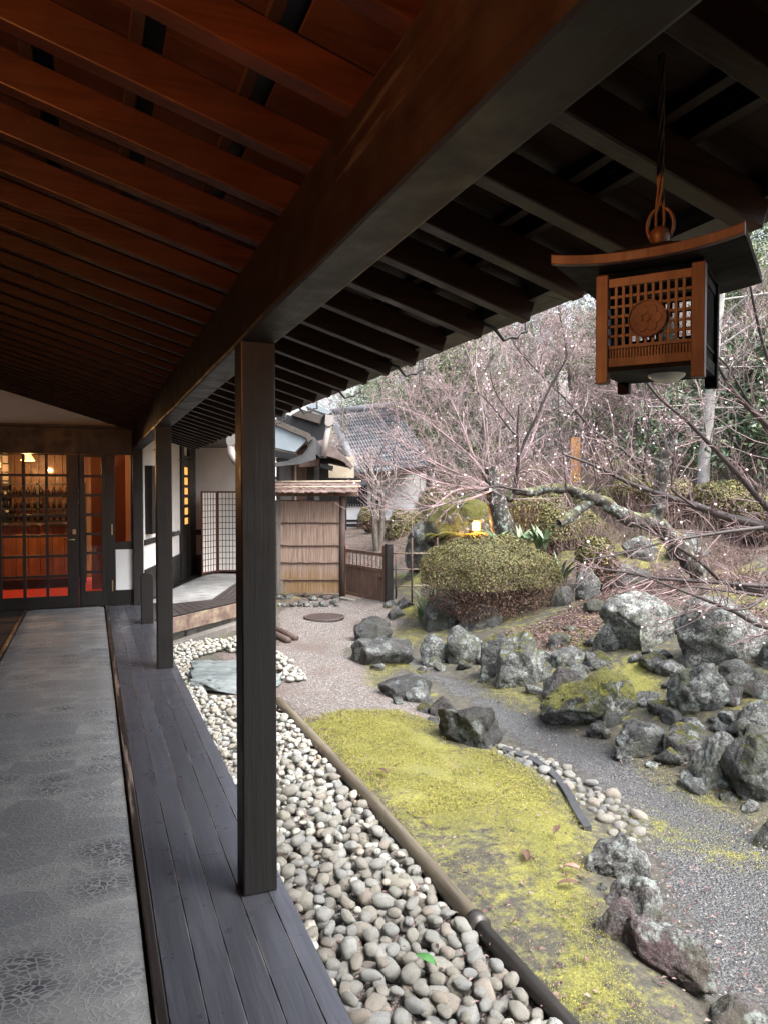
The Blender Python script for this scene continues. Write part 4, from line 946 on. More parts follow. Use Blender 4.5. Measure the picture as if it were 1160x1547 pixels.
# bamboo pipe on the ground, with a dark collar and a darker end piece
def bamboo_mat():
    t = NT('old bamboo'); v = t.co(); n = t.noise(t.map(v, (14, 1.2, 14)), 1, 6, 0.65)
    c = t.ramp(n, [(0.28, (0.040, 0.033, 0.026)), (0.5, (0.105, 0.088, 0.062)), (0.72, (0.19, 0.165, 0.12))])
    return t.fin(c, 0.42, t.bump(n, 0.002))
M['bamboo'] = bamboo_mat()
M['pipe_dark'] = plain('dark plastic pipe', (0.035, 0.032, 0.030), 0.4, 0.3, 12, 0.001)
pp = thing('bamboo_pipe', 'long brown bamboo pipe with dark end section lying between cobbles and moss', 'pipe', (PIPE_X, 4.4, G + 0.04))
m = MB(); pts = []; rads = []
ycol = 2.72
y = ycol
while y < 6.28:
    bend = 0.012 * math.sin(y * 1.7); pts.append((PIPE_X + bend, y, G + 0.045 + 0.006 * math.sin(y * 2.3)))
    k = (y - ycol) % 0.44; rads.append(0.042 + (0.0035 if k < 0.02 or k > 0.43 else 0) - 0.0016 * (y - ycol) / 1.0 * 0.8); y += 0.02
m.tube(pts, rads, 16); obj('bamboo', m, M['bamboo'], pp)
m = MB(); m.tube([(PIPE_X + 0.002, 0.4, G + 0.03), (PIPE_X, 1.6, G + 0.036), (PIPE_X - 0.008, ycol + 0.05, G + 0.042)], 0.034, 16); obj('end_section', m, M['pipe_dark'], pp)
m = MB(); m.tube([(PIPE_X - 0.008, ycol - 0.03, G + 0.042), (PIPE_X - 0.012, ycol + 0.03, G + 0.043)], 0.050, 16); obj('collar', m, M['pipe_dark'], pp)

# ------------------------------------------------------------------ boulders
def rock_mesh(seed, sub_=4, cuts=11, flat=0.0):
    rd = random.Random(seed); bm = bmesh.new(); bmesh.ops.create_icosphere(bm, subdivisions=sub_, radius=1.0)
    pl = []
    for _ in range(cuts):
        n = Vector((rd.gauss(0, 1), rd.gauss(0, 1), rd.gauss(0, 0.8))).normalized(); pl.append((n, rd.uniform(0.52, 0.86)))
    if flat: pl.append((Vector((rd.uniform(-.1, .1), rd.uniform(-.2, .1), 1)).normalized(), 1 - flat))
    o = Vector((rd.uniform(0, 50), rd.uniform(0, 50), rd.uniform(0, 50)))
    for v in bm.verts:
        p = v.co.copy(); p *= 1 + 0.22 * noise.noise(p * 0.9 + o)
        for n, d in pl:
            e = p.dot(n) - d
            if e > 0: p -= n * e * 0.95
        d_ = p.normalized()
        rdg = 1 - abs(noise.noise(p * 2.3 + o)) * 2
        vd, vp = noise.voronoi(p * 1.45 + o + 0.25 * noise.noise_vector(p * 2.5 + o)); cr = math.exp(-(vd[1] - vd[0]) * 13); ch = noise.noise(vp[0] * 5.3)
        p += d_ * (0.11 * ch - 0.060 * cr)
        p += d_ * (0.085 * noise.noise(p * 2.0 + o) + 0.05 * rdg * 0.6 + 0.055 * noise.noise(p * 4.6 + o) + 0.042 * (abs(noise.noise(p * 7 + o)) - .25) + 0.030 * noise.noise(p * 13 + o) + 0.016 * noise.noise(p * 26 + o))
        v.co = p
    me = bpy.data.meshes.new('rock'); bm.to_mesh(me); bm.free(); me.polygons.foreach_set('use_smooth', [True] * len(me.polygons)); me.materials.append(M['rock'])
    v = np.empty(len(me.vertices) * 3); me.vertices.foreach_get('co', v); v = v.reshape(-1, 3); lo, hi = v.min(0), v.max(0)
    v = (v - (lo + hi) / 2) / (hi - lo); me.vertices.foreach_set('co', v.ravel()); me.update(); return me
seedc = [11]
def rock(x0, y0, x1, y1, label, moss=0.0, tint=0.0, lich=0.6, dry=0.6, thick=0.8, rot=0.0, tilt=0.0, flat=0.0, sub_=4, base=None, seed=None, yaw=None):
    """a boulder filling the photo box x0..x1, y0..y1, standing on the ground"""
    seedc[0] += 1; cx = (x0 + x1) / 2; p = hit(cx, y1 - (y1 - y0) * 0.10) if base is None else base; d = depth(p)
    W_ = 1.06 * (x1 - x0) * d / FOC; D_ = W_ * thick
    drop = (743 - (y0 + y1) / 2) / FOC        # slope of the sight line
    Hh = max(0.05, (y1 - y0) * d / FOC * 1.0 - D_ * abs(drop) * 0.45) + 0.06
    fw2 = np.array([FW[0], FW[1], 0]); fw2 /= np.linalg.norm(fw2); rr_ = ray(cx, 743); rr_ = rr_ / np.linalg.norm(rr_)
    c = np.array(p) + rr_ * D_ * 0.34
    top = p[2] + Hh - 0.085; H2 = Hh + 0.22 * Hh
    me = rock_mesh(seed or seedc[0] * 7, sub_, flat=flat); o = bpy.data.objects.new('rock', me); col.objects.link(o)
    a = math.atan2(RT[1], RT[0]) + rot
    o.location = (c[0], c[1], top - H2 / 2); o.rotation_euler = (0, tilt, a); o.scale = (W_, D_, H2); o.color = (moss + 0.14, tint, lich, dry)
    return tag(o, label, 'rock')
BK = 'garden boulders along the dry stream'
RL = [
 (535, 933, 592, 975, 'dark craggy rock at the path bend behind the flat slab', .0, .0, .25, .2, .8, {}),
 (527, 963, 624, 1012, 'flat topped dark slab with lichen on its near side beside the path', .0, .1, .5, .25, .7, dict(flat=.45)),
 (572, 1020, 652, 1060, 'low black rock sprinkled with pale pebbles at the stream edge', .05, .1, .35, .1, .8, {}),
 (612, 1035, 654, 1063, 'small pale rock leaning on the low black rock', .0, .1, .8, .5, .8, {}),
 (648, 1048, 690, 1087, 'purplish dark rock between the low black rock and the big dark boulder', .0, .5, .2, .25, .8, {}),
 (662, 1062, 760, 1137, 'big dark wet boulder at the top edge of the moss lawn', .12, .15, .45, .15, .75, dict(sub_=5)),
 (634, 958, 676, 1011, 'upright block of pale lichened rock at the head of the stream bed', .1, .0, .9, .45, .8, {}),
 (672, 946, 735, 1008, 'green grey rounded rock right of the upright lichened block', .3, .0, .7, .4, .8, {}),
 (724, 958, 768, 1032, 'narrow mossy rock wedged behind the large oval mossy boulder', .6, .0, .4, .4, .8, {}),
 (744, 953, 828, 1046, 'large oval mossy boulder standing at the stream bank', .55, .0, .75, .55, .8, dict(sub_=5)),
 (816, 1004, 882, 1062, 'rounded brown mossy rock between the oval boulder and the moss capped rock', .45, .25, .3, .5, .8, {}),
 (832, 974, 888, 1008, 'pale lichened rock lying on the bank above the rounded brown rock', .1, .1, .85, .6, .8, {}),
 (880, 986, 914, 1012, 'small bluish rock touching the top of the moss capped boulder', .05, .0, .8, .5, .8, {}),
 (812, 1003, 972, 1106, 'wedge shaped boulder with a bright cap of yellow moss', 1.0, .05, .85, .62, .75, dict(sub_=5, seed=905)),
 (896, 929, 948, 992, 'upright pale triangular rock leaning on the big pale boulder', .1, .0, .95, .65, .8, {}),
 (904, 896, 1030, 992, 'big pale boulder with blue green lichen left of the longest boulder', .12, .0, 1.0, .85, .7, dict(sub_=5)),
 (1020, 902, 1156, 1016, 'longest pale boulder on the right bank with dark hollow beneath', .15, .0, .95, .75, .7, dict(sub_=5)),
 (1010, 995, 1104, 1088, 'squarish pale boulder with moss patches below the longest boulder', .35, .0, .95, .7, .8, dict(sub_=5)),
 (918, 1083, 1008, 1148, 'flat topped grey boulder at the water side below the moss slope', .1, .0, .8, .35, .8, dict(sub_=5)),
 (1002, 1092, 1066, 1157, 'mossy brown rock right of the flat topped grey boulder', .6, .1, .6, .4, .8, {}),
 (908, 1070, 940, 1104, 'small dark wedge stone at the foot of the moss capped boulder', .0, .0, .4, .2, .8, {}),
 (1026, 1081, 1078, 1113, 'low grey stone behind the mossy brown rock', .0, .0, .7, .4, .8, {}),
 (1042, 1104, 1116, 1200, 'tall speckled boulder at the right stream bank', .2, .05, .85, .4, .8, dict(sub_=5)),
 (1096, 1100, 1190, 1225, 'large dark mossy boulder at the right frame edge of the stream', .55, .0, .6, .3, .8, dict(sub_=5)),
 (1126, 1234, 1190, 1288, 'wet layered black rock at the right edge below the mossy boulder', .05, .0, .4, .05, .8, {}),
 (1106, 1056, 1180, 1112, 'grey rock above the large dark mossy boulder', .2, .0, .8, .6, .8, {}),
 (1100, 1008, 1190, 1064, 'reddish dusted rock right of the squarish pale boulder', .2, .3, .6, .6, .8, {}),
 (868, 858, 904, 912, 'round grey rock behind the bush on the leaf covered slope', .1, .0, .8, .6, .8, {}),
 (830, 885, 868, 920, 'brown rounded rock half hidden at the right of the big bush', .3, .2, .3, .5, .8, {}),
 (900, 850, 985, 890, 'long flat rock under the low branches on the slope', .25, .0, .6, .5, .7, {}),
 (640, 900, 700, 958, 'dark mossy rock in shade under the left of the big bush', .4, .0, .4, .1, .8, {}),
 (690, 915, 760, 955, 'dark rock with red needles under the middle of the big bush', .25, .2, .4, .2, .8, {}),
 (940, 810, 1000, 852, 'grey rock ledge under the mossy plum limb', .3, .0, .8, .6, .8, {}),
 (1005, 800, 1070, 850, 'mossy rock on the slope right of the plum trunk', .6, .0, .6, .6, .8, {}),
 (585, 915, 612, 938, 'grey stepping stone between gate post and the craggy rock', .05, .0, .5, .3, .9, {}),
 (596, 902, 626, 922, 'low dark stone right of the gate post', .0, .0, .4, .2, .9, {}),
 (578, 905, 600, 920, 'smallest dark stone at the foot of the gate post', .0, .0, .4, .2, .9, {}),
 (878, 1252, 978, 1338, 'split grey rock at the lower end of the small river stones', .05, .15, .8, .6, .8, dict(sub_=5)),
 (912, 1316, 1000, 1402, 'purple grey rock with one pale lichen patch beside the moss', .05, .7, .8, .55, .8, dict(sub_=5)),
 (896, 1345, 958, 1428, 'rust red slanting slab against the purple grey rock', .0, 1.0, .5, .6, .55, dict(tilt=.15)),
 (1068, 1500, 1190, 1590, 'brown rock cut by the bottom right corner', .1, .6, .5, .6, .8, {}),
 (1150, 960, 1230, 1020, 'grey boulder at the right edge beside the longest boulder', .2, .0, .8, .6, .8, {}),
]
for x0, y0, x1, y1, lab, mo, ti, li, dr_, th, kw in RL: rock(x0, y0, x1, y1, lab, mo, ti, li, dr_, th, **kw)
# long purple ridge rock, lying diagonally
pA_, pB_ = hit(945, 1412), hit(1058, 1508); dv_ = pB_ - pA_; L_ = float(np.linalg.norm(dv_[:2]))
me = rock_mesh(4242, 5, flat=.3); o = bpy.data.objects.new('rock', me); col.objects.link(o); mid = (pA_ + pB_) / 2
o.location = (mid[0], mid[1], mid[2] + 0.03); o.rotation_euler = (0, 0, math.atan2(dv_[1], dv_[0])); o.scale = (L_ * 1.30, 0.20, 0.26); o.color = (.08, 1.0, .5, .6)
tag(o, 'long ridged purple rock lying diagonally at the bottom right', 'rock')
# smaller stones wedged between the boulders of both banks
rd = random.Random(29); FSM = [rock_mesh(900 + k, 3) for k in range(8)]
for (x, y, s_) in ((700, 1010, 30), (730, 1030, 26), (690, 1000, 24), (806, 1048, 30), (830, 1062, 26), (880, 1030, 34), (896, 1010, 26), (905, 1100, 30), (960, 1000, 26), (1000, 995, 34), (1008, 1040, 26), (1000, 1140, 26), (1040, 1180, 30), (1060, 1200, 26), (1090, 1190, 34), (1100, 1210, 28), (1130, 1225, 36), (1100, 1090, 34), (1085, 1105, 28), (1120, 1115, 30), (1150, 1125, 36), (640, 1075, 26), (655, 1092, 22), (760, 1140, 20), (628, 1030, 22), (600, 1062, 20), (570, 1012, 24), (545, 985, 20), (636, 1015, 20), (664, 1012, 22), (905, 1345, 24), (985, 1400, 28), (905, 1425, 26), (860, 955, 24), (892, 975, 26), (980, 990, 22), (1040, 1000, 24), (1080, 1092, 22), (985, 1160, 22), (945, 1150, 24), (715, 985, 46), (738, 1000, 42), (845, 975, 44), (872, 1018, 44), (905, 1005, 48), (985, 1010, 52), (1008, 1018, 46), (975, 1065, 40), (1000, 1075, 46), (1015, 1090, 44), (905, 1110, 40), (1012, 1150, 48), (1045, 1195, 46), (1095, 1180, 52), (1120, 1105, 50), (1095, 1060, 54), (1110, 1020, 50), (1140, 1120, 56), (1020, 955, 50), (900, 925, 44), (815, 1000, 40), (680, 985, 40), (655, 1005, 34)):
    p = hit(x, y); d = depth(p); w_ = s_ * d / FOC; o = bpy.data.objects.new('bank_stone', FSM[rd.randrange(8)]); col.objects.link(o)
    o.location = (p[0], p[1], p[2] + w_ * 0.12); o.rotation_euler = (rd.uniform(-.3, .3), rd.uniform(-.3, .3), rd.uniform(0, 6)); o.scale = (w_, w_ * .85, w_ * .7); o.color = (rd.choice([.1, .35, .7]), rd.choice([0, 0, .3]), rd.uniform(.3, .8), rd.uniform(.2, .6))
    tag(o, 'small rough stone wedged between the boulders along the dry stream', 'stone', 'small stones between the boulders')
# flat bluish stepping stone in the cobbles
me = rock_mesh(777, 5, flat=.5); o = bpy.data.objects.new('stepping_stone', me); col.objects.link(o); p = hit(345, 1028)
o.location = (p[0] - 0.05, p[1], G + 0.0); o.rotation_euler = (0, 0, 0.35); o.scale = (0.95, 1.15, 0.26); o.color = (.0, .0, .35, .85)
def slate_mat():
    t = NT('blue grey stepping stone'); v = t.geo('Position'); n = t.noise(t.map(v, (1, 2.4, 1)), 6, 8, 0.65, 0.6)
    return t.fin(t.ramp(n, [(0.3, (0.07, 0.088, 0.093)), (0.5, (0.145, 0.17, 0.175)), (0.7, (0.25, 0.28, 0.28))]), 0.6, t.bump(n, 0.03, 1.0))
M['slate'] = slate_mat(); me.materials.clear(); me.materials.append(M['slate'])
tag(o, 'large flat blue grey stepping stone among the cobbles between two posts', 'stepping stone')

# small river stones along the curved edging
SS = [pebble_mesh(300 + k, 2) for k in range(8)]
for s_ in SS: s_.materials.clear(); s_.materials.append(M['small_stone'])
rd = random.Random(17); placed = []
cl = [(764, 1136), (790, 1146), (815, 1158), (840, 1172), (862, 1186), (885, 1200), (905, 1214), (925, 1230), (945, 1246), (955, 1262)]
tries = 0
while len(placed) < 95 and tries < 4000:
    tries += 1; k = rd.uniform(0, len(cl) - 1.001); i = int(k); f = k - i
    x = cl[i][0] * (1 - f) + cl[i + 1][0] * f + rd.uniform(-26, 26) * (0.5 + 0.5 * k / 9); y = cl[i][1] * (1 - f) + cl[i + 1][1] * f + rd.uniform(-13, 15) * (0.5 + 0.5 * k / 9)
    p = hit(x, y); r = rd.choice([0.022, 0.028, 0.034, 0.042, 0.055]) * rd.uniform(.85, 1.1)
    if any((p[0] - a) ** 2 + (p[1] - b) ** 2 < ((c + r) * 0.92) ** 2 for a, b, c in placed): continue
    placed.append((p[0], p[1], r)); o = bpy.data.objects.new('river_stone', SS[rd.randrange(8)]); col.objects.link(o)
    o.location = (p[0], p[1], p[2] + r * 0.35); o.rotation_euler = (rd.uniform(-.3, .3), rd.uniform(-.3, .3), rd.uniform(0, 6)); o.scale = (2 * r,) * 3
    tag(o, 'small smooth grey river stone in the curved row beside the dark edging strip', 'stone', 'river stones along the edging strip')
# dark edging strip: a curved upright slate band
ek = [hit(x, y) for x, y in ((758, 1136), (785, 1146), (812, 1158), (834, 1174), (850, 1192), (862, 1212), (872, 1232), (888, 1258))]; ep = []
for i in range(7):
    for f in (0, .25, .5, .75):
        p0, p1, p2, p3 = ek[max(i - 1, 0)], ek[i], ek[i + 1], ek[min(i + 2, 7)]; ep.append(0.5 * (2 * p1 + (p2 - p0) * f + (2 * p0 - 5 * p1 + 4 * p2 - p3) * f * f + (3 * p1 - p0 - 3 * p2 + p3) * f ** 3))
ep.append(ek[-1]); NE = len(ep) - 1
m = MB(); vs = []
for i, p in enumerate(ep):
    t_ = ep[min(i + 1, NE)] - ep[max(i - 1, 0)]; n_ = np.array([-t_[1], t_[0], 0]); n_ /= np.linalg.norm(n_)
    for s_, zz in ((-0.024, -0.03), (0.024, -0.03), (0.018, 0.045), (-0.030, 0.036)): q = p + n_ * s_; vs.append((q[0], q[1], p[2] + zz))
m.smooth = False; m.add(vs, [(i * 4 + c, i * 4 + (c + 1) % 4, i * 4 + 4 + (c + 1) % 4, i * 4 + 4 + c) for i in range(NE) for c in range(4)] + [(3, 2, 1, 0), tuple(4 * NE + c for c in range(4))])
M['edging'] = plain('dark slate edging', (0.055, 0.058, 0.064), 0.5, 0.2, 10, 0.002)
tag(obj('edging_strip', m, M['edging'], origin=ep[14], bevel=0.004), 'curved dark edging strip between moss lawn and river stones', 'edging')

# loose litter: stone chips, fallen leaves, moss tufts
def scatter(n, poly, jitter=0.0, rs=None):
    poly = np.array(poly); lo, hi = poly.min(0) - jitter, poly.max(0) + jitter; out = np.zeros((0, 2))
    while len(out) < n:
        q = np.random.uniform(lo, hi, (n, 2)); k = inpoly(q, poly)
        if jitter: k |= segdist(q, poly) < jitter * np.random.rand(len(q))
        out = np.concatenate([out, q[k]])
        if not k.any(): break
    return out[:n]
def tri_bits(P, zs, size, flatn, nrm=0.5):
    """small folded quads lying on the ground"""
    n = len(P); a = np.random.rand(n) * 6.283; s = size * np.random.uniform(0.5, 1.3, n); asp = np.random.uniform(0.4, 0.8, n)
    ux = np.c_[np.cos(a), np.sin(a), np.random.uniform(-nrm, nrm, n)]; vx = np.c_[-np.sin(a), np.cos(a), np.random.uniform(-nrm, nrm, n)]
    c = np.c_[P, zs]; u = ux * s[:, None]; v = vx * (s * asp)[:, None]
    V = np.stack([c - u, c + v * .9 + [0, 0, 0] - u * .1, c + u, c - v * .9 + u * .1], 1); V[:, 1, 2] += flatn * s; V[:, 3, 2] += flatn * s
    return V.reshape(-1, 3), np.arange(4 * n).reshape(-1, 4)
def bits(name, V, F, mat, label, cat):
    me = bpy.data.meshes.new(name); me.from_pydata(V.tolist(), [], F.tolist()); me.materials.append(mat); me.update(); o = bpy.data.objects.new(name, me); col.objects.link(o)
    if label: tag(o, label, cat, kind='stuff')
    return o
def ground_z(P): return hts(P)
LP_ = []
for q, n in zip(LIT, (13000, 5200, 200, 130, 110, 240)): LP_.append(scatter(n, q, 0.25))
LP_.append(scatter(420, MOSS)); LP_.append(scatter(200, BED)); LP_.append(scatter(220, PATH))
LP_.append(np.c_[np.random.uniform(PIPE_X + 0.05, PIPE_X + 0.22, 190), np.random.uniform(1.8, 6.2, 190)]); LP_.append(np.c_[np.random.uniform(0.75, PIPE_X - 0.03, 420), np.random.uniform(1.6, 6.2, 420)])
LP_ = np.concatenate(LP_); zz = ground_z(LP_) + 0.028; inpeb = (LP_[:, 0] < PIPE_X - 0.03) & (LP_[:, 1] < 6.3); zz = np.where(inpeb, G + 0.055, zz)
V, F2 = tri_bits(LP_, zz, np.where((LP_[:, 0] > 4.5), 0.017, 0.0115), 0.35, 0.35); bits('fallen_leaves', V, F2, M['dead_leaf'], 'reddish brown fallen leaves scattered over the slope and stones', 'leaves')
MP_ = [scatter(115000, MOSS, 0.06)]; keep = np.ones(115000, bool)
for q in BARE: keep &= ~(inpoly(MP_[0], q) & (np.random.rand(115000) < 0.86))
MP_[0] = MP_[0][keep]
for q in MOSS2: MP_.append(scatter(4200, q, 0.1))
MP_ = np.concatenate(MP_); nn = np.array([noise.noise((x * 2.3, y * 2.3, 9)) + 0.6 * noise.noise((x * 8, y * 8, 2)) for x, y in MP_]); MP_ = MP_[nn > -0.30 + 0.25 * np.random.randn(len(nn))]
V, F2 = tri_bits(MP_, ground_z(MP_) + 0.026, np.where(MP_[:, 1] < 3.8, 0.0029, 0.0044), 0.5, 0.8); bits('moss', V, F2, M['moss_tuft'], 'yellow green moss carpeting the lawn and banks', 'moss')
CPs = np.concatenate([scatter(2600, PATH), scatter(4500, BED), scatter(500, MOSS)])
V, F2 = tri_bits(CPs, ground_z(CPs) + 0.016, 0.0055, 0.3, 0.5)
t = NT('pale gravel chip'); r_ = t.geo('Random Per Island'); M['chip'] = t.fin(t.ramp(r_, [(0.1, (0.06, 0.06, 0.062)), (0.55, (0.17, 0.165, 0.165)), (0.9, (0.25, 0.245, 0.24)), (0.99, (0.42, 0.41, 0.40))]), 0.8)
bits('gravel', V, F2, M['chip'], 'loose pale gravel chips on the path and stream bed', 'gravel')
# single leaves that stand out
def leaf_obj(x, y, L, wd, rz, mat, label, z=None, name='leaf'):
    p = hit(x, y); m = MB(); n = 10; vs = []
    for i in range(n + 1):
        f = i / n; w_ = wd * math.sin(math.pi * min(1, f * 0.97 + 0.015)) ** 0.8; yy = (f - 0.5) * L; cz = 0.012 * math.sin(f * 3)
        for s_ in (-1, 0, 1): vs.append((s_ * w_ / 2, yy, cz + (0.006 if s_ else 0)))
    cr, sr = math.cos(rz), math.sin(rz); zb_ = (p[2] if z is None else z)
    vs = [(p[0] + a * cr - b * sr, p[1] + a * sr + b * cr, zb_ + c) for a, b, c in vs]
    m.smooth = True; m.add(vs, [(i * 3 + s_, i * 3 + s_ + 1, i * 3 + s_ + 4, i * 3 + s_ + 3) for i in range(n) for s_ in (0, 1)])
    return tag(obj(name, m, mat, origin=p), label, 'leaf')
M['green_leaf'] = plain('green leaf', (0.055, 0.17, 0.045), 0.4, 0.2, 20); M['pink_leaf'] = plain('pink brown leaf', (0.42, 0.18, 0.15), 0.6, 0.15, 20); M['brown_leaf'] = plain('brown leaf', (0.10, 0.055, 0.035), 0.7, 0.3, 20)
leaf_obj(643, 1492, 0.095, 0.042, 0.5, M['green_leaf'], 'fresh green leaf lying on the cobbles at the bottom', G + 0.10)
leaf_obj(864, 1326, 0.075, 0.034, 0.75, M['pink_leaf'], 'pink fallen leaf on the moss left of the split grey rock', G + 0.04)
for x, y, rz, lab in ((840, 1270, -.9, 'curled brown leaf at the top right of the moss lawn'), (795, 1305, -.5, 'dark brown leaf curl in the middle of the moss lawn'), (858, 1350, 1.3, 'brown leaf below the pink leaf on the moss'), (578, 1178, .2, 'rusty leaf clump beside the bamboo pipe')):
    leaf_obj(x, y, 0.11, 0.035, rz, M['brown_leaf'], lab, G + 0.045)
# ------------------------------------------------------------------ reed fence, gate, small garden furniture
def reed_mat():
    t = NT('woven reed'); v = t.co(); n = t.noise(t.map(v, (60, 60, 2.0)), 1, 6, 0.7); b = t.noise(v, 3, 4)
    c = t.ramp(n, [(0.25, (0.10, 0.065, 0.035)), (0.45, (0.25, 0.18, 0.145)), (0.62, (0.37, 0.285, 0.24)), (0.78, (0.50, 0.42, 0.37))])
    lo = t.math('MULTIPLY', t.ramp(t.sep(v, 2), [(0.30, 1), (0.55, 0)]), t.ramp(b, [(0.35, 0.2), (0.6, 0.9)]))
    c = t.mix(lo, c, t.mix(n, (0.13, 0.07, 0.03), (0.33, 0.22, 0.10)))
    return t.fin(c, 0.8, t.bump(n, 0.006))
M['reed'] = reed_mat()
M['bark_shingle'] = plain('cedar bark shingle', (0.135, 0.092, 0.080), 0.85, 0.55, 9, 0.012)
WF = Wall(hit(424, 903)[:2], 111.5)
f0, f1 = WF.S(420), WF.S(513); zt_ = WF.sz(470, 757)[1]; zb_ = WF.sz(470, 897)[1]
fp = WF.P(f0, G); fen = thing('reed_fence', 'tan reed screen fence with small bark roof and round corner post left of the gate', 'fence', (fp[0], fp[1], G))
m = MB(); nst = 120
for k in range(nst):
    a = f0 - 0.25 + (f1 - f0 + 0.25) * k / nst; W_ = (f1 - f0 + 0.25) / nst; t_ = random.uniform(0.0, 0.012)
    WF.bx(m, a, a + W_ * 0.94, zb_ + random.uniform(0, 0.03), zt_ + random.uniform(-0.02, 0.02), -0.02, t_)
obj('reed_panel', m, M['reed'], fen)
for y in (756, 790, 824, 850, 876, 898):
    z = WF.sz(470, y)[1]; pts = [WF.P(f0 - 0.25 + (f1 - f0 + 0.27) * k / 14, z + random.uniform(-0.008, 0.008) + (0.03 * max(0, 1 - k / 5) if y == 824 else 0), 0.022) for k in range(15)]
    m = MB(); m.tube(pts, 0.011, 6); obj('binding_rod', m, M['twig_brown'], fen)
M['log'] = wood('round log', (0.06, 0.038, 0.03), (0.14, 0.095, 0.08), 2, 0.7, 30)
m = MB(); pc = WF.P(WF.S(517), 0, 0.0); hb = hit(517, 911)
m.tube([(pc[0], pc[1], G - 0.1), (pc[0], pc[1], 0.5), (pc[0] + 0.01, pc[1], WF.sz(517, 745)[1])], [0.060, 0.056, 0.054], 12); obj('corner_post', m, M['log'], fen)
m = MB(); WF.bx(m, f0 - 0.02, f0 + 0.05, G, zt_ + 0.2, 0.0, 0.04); obj('side_post', m, M['wood_grey'], fen)
m = MB(); WF.bx(m, f0 - 0.02, f0 + 0.10, G, WF.sz(424, 877)[1], 0.02, 0.06); obj('low_board', m, M['wood_grey'], fen)
m = MB(); zr = WF.sz(470, 729)[1]; ze = WF.sz(470, 747)[1]; r1_ = WF.S(541)
for k in range(34):
    a0 = f0 - 0.3 + (r1_ - f0 + 0.3) * k / 34; a1 = a0 + (r1_ - f0 + 0.3) / 34 * 0.985
    for lay in range(3):
        t0, t1 = 0.04 + 0.09 * lay, 0.16 + 0.10 * lay; za, zc = zr - 0.075 * lay * 0.8, zr - 0.075 * (lay + 1) * 0.8 + random.uniform(-0.012, 0.008)
        m.prism([WF.P(a0, za, t0), WF.P(a1, za, t0), WF.P(a1, zc, t1), WF.P(a0, zc, t1)], (0, 0, 0.012))
WF.bx(m, f0 - 0.3, r1_, zr - 0.25, zr - 0.01, -0.3, 0.05)
obj('bark_roof', m, M['bark_shingle'], fen)
M['bamboo_pale'] = plain('pale bamboo', (0.36, 0.30, 0.23), 0.5, 0.2, 20)
for z_, t_ in ((zr + 0.012, 0.06), (zr - 0.085, 0.20)):
    m = MB(); m.tube([WF.P(f0 - 0.3, z_, t_), WF.P(r1_ + 0.06, z_ + 0.01, t_)], 0.016, 8); obj('ridge_pole', m, M['bamboo_pale'], fen)
SR = []
rd = random.Random(5)
for k in range(30):
    x = 420 + 93 * (k % 15) / 15 + rd.uniform(-2, 4); y = 905 + (9 if k >= 15 else 0) + rd.uniform(-2, 3)
    p = hit(x, y); s = rd.uniform(0.09, 0.17); o = bpy.data.objects.new('footing_stone', rock_mesh(500 + k % 6, 2) if k < 6 else SR[k % 6]); col.objects.link(o)
    if k < 6: SR.append(o.data)
    o.location = (p[0], p[1], p[2] + s * 0.25); o.scale = (s, s * .8, s * .7); o.rotation_euler = (0, 0, rd.uniform(0, 6)); o.color = (.15, .15, .5, .6)
    tag(o, 'small brown grey stone piled along the foot of the reed fence', 'stone', 'stones at the foot of the reed fence')
# gate
g0, g1 = hit(522, 905), hit(584, 909); g1 = np.array([g1[0], g1[1], g0[2]])
WG = Wall(g0[:2], math.degrees(math.atan2(g1[0] - g0[0], g1[1] - g0[1]))); gl = float(np.linalg.norm((g1 - g0)[:2])); gt = WG.sz(550, 832)[1]; gm_ = WG.sz(550, 855)[1]; gb = WG.sz(550, 902)[1]
gat = thing('garden_gate', 'low brown plank gate with open rail top between round post and dark post', 'gate', tuple(g0))
M['gate_wood'] = wood('weathered red brown gate wood', (0.13, 0.075, 0.055), (0.30, 0.19, 0.14), 2, 0.7, 26, wear=(0.42, 0.36, 0.31), wamt=0.6)
m = MB()
WG.bx(m, 0.0, 0.05, gb - 0.02, gt + 0.05, -0.02, 0.025); WG.bx(m, gl - 0.09, gl - 0.02, gb - 0.02, gt + 0.12, -0.02, 0.025)
WG.bx(m, 0.05, gl - 0.09, gt - 0.055, gt, -0.015, 0.02); WG.bx(m, 0.05, gl - 0.09, gm_ - 0.05, gm_, -0.015, 0.022); WG.bx(m, 0.05, gl - 0.09, gb - 0.015, gb + 0.035, -0.015, 0.022)
obj('gate_frame', m, M['gate_wood'], gat, bevel=0.003)
for k in range(4):
    m = MB(); a = 0.052 + (gl - 0.144) * k / 4; WG.bx(m, a, a + (gl - 0.144) / 4 - 0.004, gb + 0.036, gm_ - 0.051, -0.008, 0.008 + 0.004 * (k % 2)); obj('plank', m, M['gate_wood'], gat, bevel=0.002)
for k in range(9):
    m = MB(); a = 0.05 + (gl - 0.14) * (k + 0.7) / 9.4; m.tube([WG.P(a, gm_, 0), WG.P(a, gt - 0.055, 0)], 0.007, 6); obj('rail_bar', m, M['iron'], gat)
m = MB(); WG.bx(m, gl - 0.17, gl - 0.10, gm_ - 0.16, gm_ - 0.12, 0.016, 0.05); obj('latch', m, M['wood_brown'], gat)
m = MB(); pc = WG.P(gl + 0.06, 0); m.lohi((pc[0] - 0.055, pc[1] - 0.055, G - 0.1), (pc[0] + 0.055, pc[1] + 0.055, WG.sz(590, 822)[1]))
tag(obj('gate_post', m, M['post'], bevel=0.006, origin=(pc[0], pc[1], G)), 'dark square post on the right of the low plank gate', 'post')
